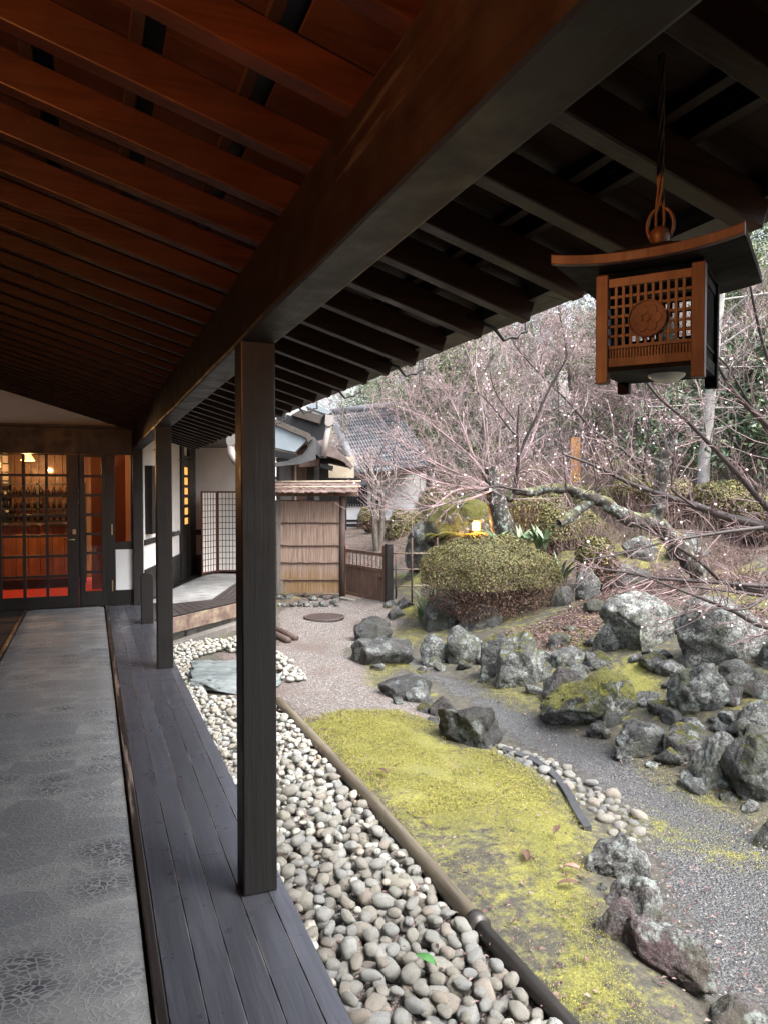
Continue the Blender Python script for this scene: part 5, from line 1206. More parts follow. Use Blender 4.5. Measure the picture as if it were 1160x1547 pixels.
m = MB(); WG.bx(m, 0.05, gl - 0.05, gb - 0.09, gb - 0.05, 0.03, 0.16); tag(obj('threshold_stone', m, M['concrete'], bevel=0.01, origin=tuple(g0)), 'pale stone threshold in front of the low plank gate', 'threshold')
# thin bamboo fence right of the gate
bf = thing('bamboo_fence', 'thin dark bamboo rail fence between the gate and the bush', 'fence', tuple(hit(622, 905)))
for x, yb, yt in ((598, 905, 835), (622, 915, 812), (660, 900, 812)):
    q = hit(x, yb); d = depth(q); m = MB(); tp = pd(x, yt, d); m.tube([q, (q[0], q[1], tp[2])], 0.014, 6); obj('stake', m, M['twig_brown'], bf)
for y0, y1 in ((836, 836), (860, 860), (885, 884)):
    m = MB(); m.tube([pd(593, y0, depth(hit(594, 907))), pd(622, y0, depth(hit(622, 915)) + .02), pd(662, y1, depth(hit(660, 900)))], 0.009, 6); obj('rail', m, M['bamboo_pale'], bf)
# round drain cover
p = hit(490, 934); m = MB(); nn = 12
m.lathe([(0.30, 0.0), (0.30, 0.012), (0.265, 0.012), (0.265, 0.0)], (p[0], p[1], p[2] + 0.018), 40)
for k in range(-6, 7):
    x = k * 0.04; hlf = math.sqrt(max(0.0, 0.265 ** 2 - x * x)); m.box((p[0] + x, p[1], p[2] + 0.024), (0.018, 2 * hlf, 0.008))
    m.box((p[0], p[1] + x, p[2] + 0.0235), (2 * hlf, 0.012, 0.006))
M['rust'] = plain('rusty iron', (0.065, 0.045, 0.042), 0.7, 0.3, 20, 0.002)
tag(obj('drain_cover', m, M['rust'], origin=tuple(p)), 'round rusty grated drain cover on the gravel path before the reed fence', 'drain cover')
for x0, y0, x1, y1, lab in ((405, 948, 447, 968, 'short half buried log at the path edge beside the nearest post'), (405, 957, 436, 972, 'second shorter log under the half buried log')):
    a, b = hit(x0, y0), hit(x1, y1); m = MB(); m.tube([a + [0, 0, .03], (a + b) / 2 + [0, 0, .035], b + [0, 0, .03]], 0.045, 10); tag(obj('log', m, M['log'], origin=tuple(b)), lab, 'log')
a, b = hit(255, 984), hit(385, 940); m = MB(); m.bar(a + [0, 0, .04], b + [0, 0, .03], 0.13, 0.10)
tag(obj('timber_curb', m, M['wood_grey'], bevel=0.01, origin=tuple((a + b) / 2)), 'weathered grey timber curb between cobbles and the annex floor', 'curb')

# ------------------------------------------------------------------ houses beyond the gate
def tiles(name, A, B, Cc, n_u, n_v, mat, parent, label=None):
    """a pan tile roof plane: A eave left, B eave right, Cc ridge left"""
    A, B, Cc = map(np.array, (A, B, Cc)); u = (B - A) / n_u; v = (Cc - A) / n_v; nm = np.cross(u, v); nm /= np.linalg.norm(nm); m = MB(); vs = []; fs = []
    if nm[2] < 0: nm = -nm
    for j in range(n_v):
        for i in range(n_u):
            o_ = A + u * i + v * j; b = len(vs)
            for s_, (fu, hh) in enumerate(((0, .0), (.25, .035), (.5, .045), (.75, .02), (1, .0))):
                vs.append(o_ + u * fu + nm * (hh + 0.04) - v * 0.08); vs.append(o_ + u * fu + nm * hh + v * 1.0)
            for s_ in range(4): fs.append((b + 2 * s_, b + 2 * s_ + 2, b + 2 * s_ + 3, b + 2 * s_ + 1))
            b2 = len(vs)
            for s_ in range(5): vs.append(np.array(vs[b + 2 * s_]) - nm * 0.04)
            for s_ in range(4): fs.append((b2 + s_, b2 + s_ + 1, b + 2 * s_ + 2, b + 2 * s_))
    m.smooth = True; m.add(vs, fs); return obj(name, m, mat, parent)
M['tile'] = plain('grey roof tile', (0.15, 0.155, 0.17), 0.5, 0.35, 3, 0.004)
M['plaster_blue'] = plain('white wall plaster', (0.72, 0.73, 0.74), 0.85, 0.04, 2)
WH = Wall(pd(522, 795, 22)[:2], 111.54)
gh = thing('tile_roof_house', 'white walled house with grey tiled roof and dark lattice window beyond the gate', 'house', (pd(522, 795, 22)[0], pd(522, 795, 22)[1], 0.4))
hl = WH.S(656)
hz = lambda y: WH.sz(600, y)[1]
m = MB(); WH.bx(m, -3.0, hl, hz(795), hz(697), -3.0, 0.0); obj('wall', m, M['plaster_blue'], gh)
m = MB(); WH.bx(m, -3.0, hl, hz(795) - 1.0, hz(796), -3.0, 0.12); obj('plinth', m, M['concrete'], gh)
m = MB()
for a, b in ((553.5, 555.5), (566, 572), (644, 648)): WH.bx(m, WH.S(a), WH.S(b), hz(795), hz(697), 0.0, 0.04)
WH.bx(m, -2.5, WH.S(572), hz(788), hz(785), 0.0, 0.04); WH.bx(m, -2.5, hl, hz(795), hz(791), 0.0, 0.05); WH.bx(m, -2.5, WH.S(555), hz(724), hz(720), 0, 0.05)
obj('timber', m, M['frame'], gh)
win = MB(); WH.bx(win, WH.S(500), WH.S(554), hz(761), hz(735), 0.0, 0.03); wo = obj('window', win, M['iron'], gh)
m = MB(); k = 0
for i in range(14): a = WH.S(500 + i * 3.9); WH.bx(m, a, a + 0.045, hz(765), hz(733), 0.03, 0.09)
obj('lattice', m, M['frame'], wo)
eL, eR, rL = pd(540, 716, 21.2), pd(658, 705, 20.4), pd(500, 628, 25.2)
tiles('tile_roof', eL, eR, rL, 26, 16, M['tile'], gh)
m = MB(); nrm_ = np.array([0, 0, -0.14]); m.prism([eL, eR, eR + (rL - eL), rL], (0, 0, -0.16)); obj('roof_deck', m, M['wood_brown'], gh)
m = MB(); m.tube([rL + [0, 0, .1], rL + (eR - eL) + [0, 0, .1]], 0.13, 10); m.tube([eL + [0, 0, .06], rL + [0, 0, .06]], 0.10, 8); obj('ridge', m, M['tile'], gh)
# brown timber wing in front of it
M['shingle_old'] = plain('old brown roofing', (0.15, 0.115, 0.11), 0.8, 0.4, 6, 0.006)
wg = thing('timber_wing', 'brown timber side wing with stepped eaves and tan plaster behind the reed fence', 'house', (pd(500, 760, 16)[0], pd(500, 760, 16)[1], 0))
def wslab(name, px, d, thick, mat): return slab(name, px, d, thick, mat, wg, 0.003)
wslab('tan_wall', [(496, 690), (535, 690), (535, 724), (496, 724)], 16.2, 0.3, M['plaster_tan'])
wslab('wall_sill', [(496, 722), (548, 722), (548, 728), (496, 728)], 16.1, 0.3, M['frame'])
wslab('lattice_wall', [(496, 728), (524, 728), (524, 800), (496, 800)], 16.3, 0.2, M['frame'])
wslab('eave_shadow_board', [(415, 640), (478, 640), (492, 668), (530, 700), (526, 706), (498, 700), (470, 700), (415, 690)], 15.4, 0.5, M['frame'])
wslab('lower_roof', [(474, 668), (488, 664), (505, 676), (522, 690), (534, 704), (530, 708), (520, 698), (512, 694), (498, 690), (474, 686)], 14.8, 0.7, M['shingle_old'])
wslab('eave_end', [(484, 700), (504, 704), (502, 711), (492, 708), (484, 706)], 14.9, 0.4, M['frame'])
wslab('soffit_board', [(452, 690), (484, 693), (482, 704), (452, 706)], 15.2, 0.4, M['wood_brown'])
ue = thing('upper_eave', 'pale upper eave board with blue metal strip under the veranda roof edge', 'eave', tuple(pd(470, 630, 15)))
slab('fascia', [(440, 627), (456, 618), (487, 628), (483, 640)], 15.0, 0.5, M['eave_board'], ue)
slab('metal_strip', [(462, 614), (476, 609), (502, 622), (496, 626), (488, 624)], 15.05, 0.7, M['metal_blue'], ue)
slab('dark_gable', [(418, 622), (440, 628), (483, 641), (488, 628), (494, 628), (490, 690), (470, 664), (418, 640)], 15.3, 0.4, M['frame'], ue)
d2 = thing('rain_pipe', 'slanting grey rain pipe with square hopper below the upper eave', 'pipe', tuple(pd(495, 660, 14.2)))
slab('hopper', [(492, 626), (505, 628), (503, 641), (499, 644), (494, 644), (491, 640)], 14.2, 0.16, M['pipe_grey'], d2)
m = MB(); m.tube([pd(497, 643, 14.28), pd(493, 665, 14.28), pd(489, 689, 14.28)], 0.055, 10); obj('pipe', m, M['pipe_grey'], d2)
slab('gutter_end', [(470, 662), (474, 659), (492, 683), (493, 692), (484, 692), (470, 676)], 14.35, 0.12, M['metal_dark'], d2)
# pale house glimpsed through the branches
fh = thing('pale_house', 'pale blue white house glimpsed through the plum branches on the slope', 'house', tuple(pd(825, 720, 27)))
WP = Wall(pd(780, 720, 27)[:2], 112); pzz = lambda y: WP.sz(820, y)[1]
m = MB(); WP.bx(m, WP.S(775), WP.S(862), pzz(760), pzz(688), -4, 0); m.prism([WP.P(WP.S(800), pzz(688), 0), WP.P(WP.S(838), pzz(688), 0), WP.P(WP.S(832), pzz(648), 0), WP.P(WP.S(822), pzz(650), 0)], bk * 4); WP.bx(m, WP.S(843), WP.S(862), pzz(690), pzz(560), -4, -0.05); obj('wall', m, M['plaster_blue'], fh)
m = MB(); WP.bx(m, WP.S(772), WP.S(864), pzz(698), pzz(692), 0.0, 0.3); obj('cornice', m, M['plaster_tan'], fh)
m = MB()
for x in (795, 806, 817, 828, 839): WP.bx(m, WP.S(x), WP.S(x) + 0.04, pzz(730), pzz(702), 0.0, 0.03)
WP.bx(m, WP.S(785), WP.S(850), pzz(713), pzz(711), 0.031, 0.05); obj('window_bars', m, M['metal_dark'], fh)
# orange wooden sign post with a yellow emblem plate
sp_d = 15.0; q = pd(868, 732, sp_d); sg = thing('sign_post', 'upright orange wooden sign board with yellow mark near its foot on the slope', 'sign', tuple(q))
M['sign_wood'] = wood('fresh orange wood', (0.30, 0.13, 0.045), (0.48, 0.24, 0.09), 2, 0.6, 18); M['yellow'] = plain('yellow paint', (0.75, 0.48, 0.06), 0.5, 0.1, 12)
slab('board', [(862, 663), (866, 660), (876, 661), (876, 727), (861, 731)], sp_d, 0.05, M['sign_wood'], sg)
slab('foot', [(866, 726), (874, 726), (874, 745), (866, 745)], sp_d + .01, 0.04, M['wood_grey'], sg)
m = MB()
def arc(cx, cy, r, a0, a1, th_=1.1):
    pts = [pd(cx + r * math.cos(R(a0 + (a1 - a0) * k / 12)), cy - r * math.sin(R(a0 + (a1 - a0) * k / 12)), sp_d - 0.012) for k in range(13)]; m.tube(pts, th_ * sp_d / FOC * 0.5, 6)
arc(868, 724, 1.8, 20, 340); arc(873, 724, 2.1, -30, 250); arc(871, 720, 4.4, 0, 180); m.tube([pd(865.5, 728, sp_d - .012), pd(877, 728, sp_d - .012)], 0.01, 6)
obj('mark', m, M['yellow'], sg)
# low garden lamp, lit
lp = hit(718, 806); ld = 12.2; lq = pd(718, 803, ld)
gl_ = thing('garden_lamp', 'small glowing garden lamp on the mossy rock behind the big bush', 'lamp', tuple(lq))
m = MB(); wpx = ld / FOC
m.lohi((lq[0] - 0.075, lq[1] - 0.075, lq[2] - 0.25), (lq[0] + 0.075, lq[1] + 0.075, lq[2] + 0.02)); m.lohi((lq[0] - 0.085, lq[1] - 0.085, lq[2] + 0.16), (lq[0] + 0.085, lq[1] + 0.085, lq[2] + 0.185))
for sx in (-1, 0, 1):
    m.box((lq[0] + RT[0] * sx * 0.06 - FW[0] * 0.07, lq[1] + RT[1] * sx * 0.06 - FW[1] * 0.07, lq[2] + 0.09), (0.016, 0.016, 0.14), math.atan2(RT[1], RT[0]))
obj('housing', m, M['wood_brown'], gl_)
t = NT('lit lamp glass'); M['lit'] = t.fin((1, 0.8, 0.5), 0.6, emis=(1.0, 0.72, 0.36), es=6)
m = MB(); m.lathe([(0, 0.022), (0.05, 0.022), (0.05, 0.158), (0, 0.158)], (lq[0], lq[1], lq[2]), 16); obj('glass', m, M['lit'], gl_)
point('garden_lamp_light', (lq[0] - FW[0] * 0.16, lq[1] - FW[1] * 0.16, lq[2] + 0.12), 13, (1.0, 0.45, 0.12), 0.05)
# ------------------------------------------------------------------ plants
rng = np.random.default_rng(21)
def unit(v): return v / np.maximum(np.linalg.norm(v, axis=-1, keepdims=True), 1e-9)
class NB_:
    """numpy mesh collector"""
    def __init__(s): s.V = []; s.F = []; s.n = 0
    def add(s, V, F): s.V.append(V); s.F.append(F + s.n); s.n += len(V)
    def obj(s, name, mat, parent=None, off=(0, 0, 0), smooth=False):
        V = np.concatenate(s.V) - np.array(off); F = np.concatenate(s.F); me = bpy.data.meshes.new(name)
        me.vertices.add(len(V)); me.vertices.foreach_set('co', V.astype(np.float32).ravel()); nf, k = F.shape
        me.loops.add(nf * k); me.loops.foreach_set('vertex_index', F.astype(np.int32).ravel()); me.polygons.add(nf)
        me.polygons.foreach_set('loop_start', np.arange(0, nf * k, k, dtype=np.int32)); me.polygons.foreach_set('use_smooth', [smooth] * nf)
        me.materials.append(mat); me.update(calc_edges=True); me.validate()
        o = bpy.data.objects.new(name, me); col.objects.link(o)
        if parent is not None: o.parent = parent
        return o
def curves(nb, p0, pm, p2, r0, r1, seg=3, sides=3):
    n = len(p0); ts = np.linspace(0, 1, seg + 1)
    P = np.stack([p0 * (1 - t) ** 2 + pm * 2 * t * (1 - t) + p2 * t * t for t in ts], 1)       # n, seg+1, 3
    d = unit(p2 - p0); ref = np.where(np.abs(d[:, 2:3]) < 0.9, np.array([0, 0, 1.0]), np.array([1.0, 0, 0])); a = unit(np.cross(d, ref)); b = np.cross(d, a)
    ang = np.arange(sides) * 2 * math.pi / sides
    ring = a[:, None] * np.cos(ang)[None, :, None] + b[:, None] * np.sin(ang)[None, :, None]
    rr = r0[:, None] * (1 - ts)[None] + r1[:, None] * ts[None]
    V = P[:, :, None] + ring[:, None] * rr[:, :, None, None]
    base = (np.arange(n) * (seg + 1) * sides)[:, None, None]; i = np.arange(seg)[None, :, None]; k = np.arange(sides)[None, None, :]; k2 = (k + 1) % sides
    F = np.stack([base + i * sides + k, base + i * sides + k2, base + (i + 1) * sides + k2, base + (i + 1) * sides + k], -1).reshape(-1, 4)
    nb.add(V.reshape(-1, 3), F)
def qpt(p0, pm, p2, t): t = t[:, None]; return p0 * (1 - t) ** 2 + pm * 2 * t * (1 - t) + p2 * t * t
def qdir(p0, pm, p2, t): t = t[:, None]; return unit((pm - p0) * (1 - t) + (p2 - pm) * t)
def grow(par, nch, lr, spread, up, t0=0.2, t1=1.0, rr=0.5, wob=0.12, grav=0.0):
    p0, pm, p2, r = par; n = len(p0); i = np.repeat(np.arange(n), nch); t = rng.uniform(t0, t1, len(i)); t = np.where(rng.random(len(i)) < 0.12, 1.0, t)
    s = qpt(p0[i], pm[i], p2[i], t); d = qdir(p0[i], pm[i], p2[i], t); L = np.linalg.norm(p2 - p0, axis=1)[i] * lr * rng.uniform(0.55, 1.25, len(i)) * (1.1 - 0.45 * t)
    rnd = unit(rng.normal(size=(len(i), 3))); dd = unit(d * (1 - spread) + unit(rnd - d * (rnd * d).sum(1, keepdims=True)) * spread + np.array([0, 0, up]))
    e = s + dd * L[:, None]; e[:, 2] -= grav * L; m_ = (s + e) / 2 + rng.normal(size=s.shape) * (L * wob)[:, None]; rad = r[i] * rr * (1.05 - 0.5 * t) * rng.uniform(0.7, 1.1, len(i))
    return s, m_, e, rad
def leaves(nb, P, N, size, asp=0.5, fold=0.15):
    """one diamond shaped leaf per point, facing N"""
    n = len(P); r = unit(np.cross(N, rng.normal(size=(n, 3)))); t = np.cross(N, r); s = size * rng.uniform(0.65, 1.3, n)[:, None]
    V = np.stack([P - r * s, P - t * s * asp + N * s * fold, P + r * s, P + t * s * asp + N * s * fold], 1)
    nb.add(V.reshape(-1, 3), np.arange(4 * n).reshape(-1, 4))
def tube_np(nb, pts, rads, sides=8, rough=0.0):
    pts = np.array(pts, float); rads = np.array(rads, float)
    # refine the polyline with a smooth spline
    n = len(pts); T = np.linspace(0, n - 1, (n - 1) * 6 + 1); out = []
    for t in T:
        i = min(int(t), n - 2); f = t - i; p0, p1, p2, p3 = pts[max(i - 1, 0)], pts[i], pts[i + 1], pts[min(i + 2, n - 1)]
        out.append(0.5 * (2 * p1 + (p2 - p0) * f + (2 * p0 - 5 * p1 + 4 * p2 - p3) * f * f + (3 * p1 - p0 - 3 * p2 + p3) * f ** 3))
    P = np.array(out); r = np.interp(T, np.arange(n), rads)
    ref = None; V = []
    for i in range(len(P)):
        d = unit(P[min(i + 1, len(P) - 1)] - P[max(i - 1, 0)])
        if ref is None: ref = unit(np.cross(d, [0.31, 0.2, 0.93]))
        ref = unit(ref - d * (ref @ d)); b = np.cross(d, ref)
        for k in range(sides):
            a = 2 * math.pi * k / sides; w_ = ref * math.cos(a) + b * math.sin(a); q = P[i] + w_ * r[i]
            V.append(q + w_ * r[i] * rough * (noise.noise(Vector(q * 9)) + 0.6 * noise.noise(Vector(q * 23))) if rough else q)
    V = np.array(V); L = len(P); F = np.array([(i * sides + k, i * sides + (k + 1) % sides, (i + 1) * sides + (k + 1) % sides, (i + 1) * sides + k) for i in range(L - 1) for k in range(sides)])
    nb.add(V, F); c = len(V)
    nb.add(np.array([P[0], P[-1]]), np.zeros((0, 4), int))
    return P, r

# --- clipped azaleas: bronze twiggy sides, green crown
def azalea(loc, w, d, h, nleaf, ls, label, bare=0.25, green=0.5, name='azalea_bush', group=None):
    th_ = thing(name, label, 'bush', loc, group)
    def shell(n, zlo, inner=0.75):
        v = unit(rng.normal(size=(n * 2, 3))); v = v[v[:, 2] > zlo][:n]; nn = np.array([noise.noise(Vector(x * 2.2) + Vector((loc[0], 0, 0))) + 0.5 * noise.noise(Vector(x * 5)) for x in v])
        rad = (1 + 0.13 * nn + 0.16 * np.array([noise.noise(Vector(x * 1.2) + Vector((9, loc[1], 0))) for x in v])) * (inner + (1.02 - inner) * rng.random(len(v)) ** 0.45)
        sq = np.sign(v) * np.abs(v) ** 0.85
        P = sq * rad[:, None] * np.array([w / 2, d / 2, h * 0.62]) + np.array([0, 0, h * 0.40]); return P, v
    A = NB_(); P, v = shell(nleaf, -0.15 + bare * 0.6); k = (v[:, 2] > 0.12 - 0.5 * green + 0.25 * rng.normal(size=len(v))); P, v = P[k], v[k]
    leaves(A, P, unit(v + rng.normal(size=P.shape) * 0.55), ls, 0.5); A.obj('foliage', M['azalea'], th_)
    B = NB_(); P, v = shell(int(nleaf * 0.75), -0.75); k = (P[:, 2] > 0.06 * h) & (v[:, 2] < 0.45 + 0.3 * rng.normal(size=len(v))); P, v = P[k], v[k]
    leaves(B, P, unit(v + rng.normal(size=P.shape) * 0.7), ls * 0.85, 0.5); B.obj('bronze_foliage', M['azalea_low'], th_)
    T = NB_(); n = int(260 * w); a = rng.uniform(0, 6.283, n); rb = rng.uniform(0, 0.22, n) * w
    s = np.c_[np.cos(a) * rb, np.sin(a) * rb, np.full(n, -0.05)]; P, v = shell(n, -0.35, 0.85); n = min(n, len(P)); s, P = s[:n], P[:n]
    a2 = np.arctan2(P[:, 1], P[:, 0]) ; rs = np.hypot(s[:, 0], s[:, 1]); s[:, 0] = np.cos(a2) * rs; s[:, 1] = np.sin(a2) * rs
    mid = (s + P) / 2 + np.c_[P[:, :2] * -0.12, np.full(n, 0.06 * h)]
    curves(T, s, mid, P, np.full(n, 0.0055), np.full(n, 0.002), 4, 3)
    par = (s, mid, P, np.full(n, 0.0045)); c1 = grow(par, 4, 0.32, 0.5, 0.1, 0.45, 1.0, 0.6); curves(T, c1[0], c1[1], c1[2], c1[3], c1[3] * 0.5, 2, 3)
    T.obj('stems', M['twig_brown'], th_); return th_
pb = hit(752, 944); db = depth(pb)
azalea((pb[0] + 0.25, pb[1] + 0.62, pb[2] - 0.05), 1.82, 1.6, 1.10, 40000, 0.0130, 'big clipped azalea dome with green top and bare brown sides at garden centre', 0.35, 0.28)
AZL = [ # x, y base, width px, height px, depth, label
 (612, 846, 62, 74, 17.0, 'small azalea dome left of the dark rock behind the bamboo fence'), (664, 808, 78, 72, 18.5, 'red brown azalea in front of the white house wall'),
 (722, 782, 56, 44, 17.0, 'low brown azalea behind the garden lamp'), (812, 838, 96, 100, 13.2, 'brown twiggy azalea right of the plum trunk behind the big bush'),
 (846, 856, 74, 92, 12.0, 'pale topped azalea under the lichened plum limb'), (888, 790, 90, 56, 14.5, 'flat clipped azalea below the orange sign board'),
 (936, 748, 120, 50, 17.0, 'wide reddish azalea hedge on the slope right of the sign board'), (800, 752, 90, 50, 19.0, 'pinkish brown hedge in front of the pale house'),
 (1040, 760, 90, 60, 15.5, 'reddish bare shrub left of the pale mottled trunk'), (690, 850, 50, 46, 13.4, 'small dark azalea beside the mossy rock'), (1120, 770, 90, 70, 14.5, 'brown shrub at the right edge on the slope'), (900, 868, 60, 70, 10.2, 'thin brown shrub beside the round grey rock'), (880, 800, 84, 66, 12.6, 'bronze shrub directly below the mossy part of the plum limb'), (965, 778, 90, 60, 13.4, 'reddish brown shrub under the plum trunk on the slope'), (1010, 790, 80, 70, 12.2, 'bare brown shrub between plum trunk and pale trunk'), (1090, 800, 90, 72, 11.8, 'reddish twiggy shrub at the foot of the pale mottled trunk'), (1150, 812, 80, 66, 11.0, 'brown twiggy shrub low at the right frame edge'), (760, 764, 70, 50, 16.0, 'small brown shrub just left of the plum trunk top'), (920, 728, 110, 44, 20.0, 'far reddish shrub row above the slope right of the sign board'), (1060, 735, 90, 46, 19.0, 'far brown shrub behind the pale mottled trunk'), (700, 745, 90, 46, 20.0, 'far reddish shrub behind the mossy lamp rock'), (560, 800, 40, 34, 19.0, 'small green shrub beside the two stemmed sapling')]
for x, y, wp, hp, d, lab in AZL:
    q = pd(x, y, d); w_ = wp * d / FOC; azalea((q[0], q[1], min(q[2], ht(q[0], q[1]) + 0.1) if abs(q[2] - ht(q[0], q[1])) < 1.2 else q[2]), w_, w_ * 0.85, hp * d / FOC, int(3200 + 1600 * w_), 0.024, lab, 0.3, -0.35 if ('red' in lab or 'brown' in lab or 'bronze' in lab) else 0.6)

# --- leafy perennials
def blade_clump(loc, n, L, wd, label, mat, name='leafy_plant', lean=0.6):
    T = NB_()
    for k in range(n):
        a = rng.uniform(0, 6.283); r0 = rng.uniform(0, 0.12); ll = L * rng.uniform(0.6, 1.15); ln = lean * rng.uniform(0.3, 1.3); b0 = np.array([math.cos(a) * r0, math.sin(a) * r0, 0]); dr = np.array([math.cos(a), math.sin(a), 0]); sd_ = np.array([-dr[1], dr[0], 0]); V = []
        for i in range(8):
            f = i / 7; c_ = b0 + dr * (ln * ll * f * f) + np.array([0, 0, ll * (f - 0.45 * ln * f * f)]); w_ = wd * (math.sin(math.pi * min(1, max(0.03, f * 0.75 + 0.22))) ** 1.2) * (0.35 if f < 0.15 else 1) * (1 - f ** 6)
            V += [c_ - sd_ * w_, c_ + np.array([0, 0, -0.12 * w_]), c_ + sd_ * w_]
        T.add(np.array(V), np.array([(3 * i + s_, 3 * i + s_ + 1, 3 * i + s_ + 4, 3 * i + s_ + 3) for i in range(7) for s_ in (0, 1)]))
    o = T.obj(name, mat, smooth=True); o.location = [float(a) for a in loc]; return tag(o, label, 'plant')
blade_clump(hit(640, 945), 26, 0.46, 0.030, 'upright green broad leaved plant at the left foot of the big bush', M['broad'])
blade_clump(hit(652, 925), 16, 0.42, 0.030, 'second green broad leaved plant behind the upright one at the big bush', M['broad'])
for x, d, lab in ((752, 11.3, 'leftmost broad leaved plant above the crown of the big bush'), (788, 11.4, 'middle broad leaved plant above the crown of the big bush'), (818, 11.3, 'rightmost broad leaved plant above the crown of the big bush')):
    q = pd(x, 830, d); blade_clump(q, 24, 0.46, 0.040, lab, M['broad'], lean=0.9)
q = pd(845, 880, 10.3); blade_clump((q[0], q[1], q[2]), 20, 0.5, 0.03, 'green leafy plant at the right side of the big bush', M['broad'], lean=0.8)
q = pd(690, 768, 12.6); blade_clump(q, 9, 0.32, 0.045, 'pale green broad leaves on top of the mossy rock', M['broad'], lean=1.3)
def fern(loc, n, L, label, mat):
    T = NB_()
    for k in range(n):
        a = rng.uniform(0, 6.283); ll = L * rng.uniform(0.6, 1.1); dr = np.array([math.cos(a), math.sin(a), 0]); sd_ = np.array([-dr[1], dr[0], 0])
        rp = [dr * ll * f + np.array([0, 0, ll * (0.7 * f - 0.75 * f * f)]) for f in np.linspace(0, 1, 8)]
        T.add(np.array([q_ + sd_ * w_ for q_ in rp for w_ in (-.004, .004)]), np.array([(2 * j, 2 * j + 1, 2 * j + 3, 2 * j + 2) for j in range(7)]))
        for i in range(1, 15):
            f = i / 14; c_ = dr * ll * f + np.array([0, 0, ll * (0.7 * f - 0.75 * f * f)]); pl = ll * 0.22 * math.sin(math.pi * (0.12 + 0.86 * f))
            for s_ in (-1, 1):
                e = c_ + sd_ * s_ * pl + dr * pl * 0.4; w_ = dr * ll * 0.022; T.add(np.array([c_ - w_, c_ + w_, e + w_ * .4, e - w_ * .4]), np.array([[0, 1, 2, 3]]))
    o = T.obj('fern', mat); o.location = [float(a) for a in loc]; return tag(o, label, 'fern')
q = pd(700, 812, 12.2); fern(q, 22, 0.5, 'yellow fern spreading under the garden lamp', M['fern'])
q = pd(668, 812, 12.6); fern(q, 16, 0.4, 'yellow green fern left of the garden lamp', M['fern'])
q = pd(630, 872, 13.2); fern(q, 16, 0.4, 'pale blue green fern behind the bamboo fence', M['broad'])
q = pd(630, 826, 14.2); fern(q, 14, 0.4, 'blue green fern above the bamboo fence rail', M['broad'])
# mossy rock with the lamp
for x0, y0, x1, y1, dd, lab, mo in ((640, 752, 752, 832, 12.6, 'large mossy rock carrying the garden lamp behind the big bush', 1.15), (612, 790, 664, 852, 13.6, 'dark bluish rock in shade beside the large mossy rock', .2), (585, 840, 640, 868, 16, 'flat pale rock beyond the bamboo fence', .2), (590, 870, 622, 898, 14.5, 'mossy stone seen through the bamboo fence', .8)):
    q = pd((x0 + x1) / 2, y1 - 6, dd); rock(x0, y0, x1, y1, lab, mo, .1, .5, .5, .8, base=q)

# --- trees
def finish_tree(name, label, loc, parts, group=None, rz=0, cat='tree'):
    t_ = thing(name, label, cat, loc, group, rz)
    for nm_, nb, mt in parts:
        if nb.n: nb.obj(nm_, mt, t_, smooth=nm_ in ('trunk', 'limbs'))
    return t_
def bare_tree(h, spread, seed, ntw=(6, 5, 6, 4), mat_t='bark_grey', mat_w='twig_pale', lean=0.1, r0=0.10, upb=0.35, twr=1.0):
    global rng
    rng = np.random.default_rng(seed); tr = NB_(); tw = NB_()
    k = 5; pts = [np.array([0, 0, -0.3])]
    for i in range(1, k + 1): pts.append(np.array([lean * h * (i / k) ** 1.4 + rng.normal() * 0.05 * h * .4, rng.normal() * 0.03 * h, h * 0.62 * i / k]))
    P, r = tube_np(tr, pts, [r0 * (1.25 - 0.75 * i / k) for i in range(k + 1)], 8, 0.12)
    idx = np.linspace(2, len(P) - 3, 6).astype(int); p0 = P[idx]; p2 = P[np.minimum(idx + 4, len(P) - 1)]; par = (p0, (p0 + p2) / 2, p2, r[idx])
    s, m_, e, rad = grow(par, ntw[0], 0, 0.5, upb, rr=0.55); L = spread * rng.uniform(0.5, 1.1, len(s)); d = unit(e - s + rng.normal(size=s.shape) * 1e-4)
    d = unit(np.c_[rng.normal(size=(len(s), 2)), rng.uniform(0.1, 1.5, len(s)) * upb * 2.2]); e = s + d * L[:, None]; m_ = (s + e) / 2 + rng.normal(size=s.shape) * L[:, None] * 0.08 - np.array([0, 0, .06]) * L[:, None]
    rad = rad * 0.5; curves(tr, s, m_, e, rad, rad * 0.35, 5, 5)
    c1 = grow((s, m_, e, rad), ntw[1], 0.5, 0.5, 0.22, 0.2, 1, 0.45); curves(tw, c1[0], c1[1], c1[2], np.maximum(c1[3], 0.006 * twr), np.maximum(c1[3] * 0.4, 0.004 * twr), 3, 3)
    c2 = grow(c1, ntw[2], 0.5, 0.55, 0.15, 0.15, 1, 0.5); curves(tw, c2[0], c2[1], c2[2], np.maximum(c2[3], 0.0045 * twr), np.full(len(c2[0]), 0.003 * twr), 2, 3)
    c3 = grow(c2, ntw[3], 0.55, 0.5, 0.1, 0.15, 1, 0.5); curves(tw, c3[0], c3[1], c3[2], np.full(len(c3[0]), 0.0034 * twr), np.full(len(c3[0]), 0.0022 * twr), 1, 3)
    return tr, tw, c3
BT = []
for k, (h, sp_, mw, ln) in enumerate(((7.5, 2.6, 'twig_pale', .1), (8.5, 2.9, 'twig_pink', -.12), (6.0, 2.8, 'twig_pink', .2), (9.5, 3.2, 'twig_pale', .05))):
    tr, tw, c3 = bare_tree(h, sp_, 60 + k, mat_w=mw, lean=ln, r0=0.11, twr=1.5); BT.append((tr, tw, mw, c3))
NAMES = ['bare grey twigged tree', 'bare pinkish twigged tree', 'low spreading bare pinkish tree', 'tall bare grey tree']
bt0 = []
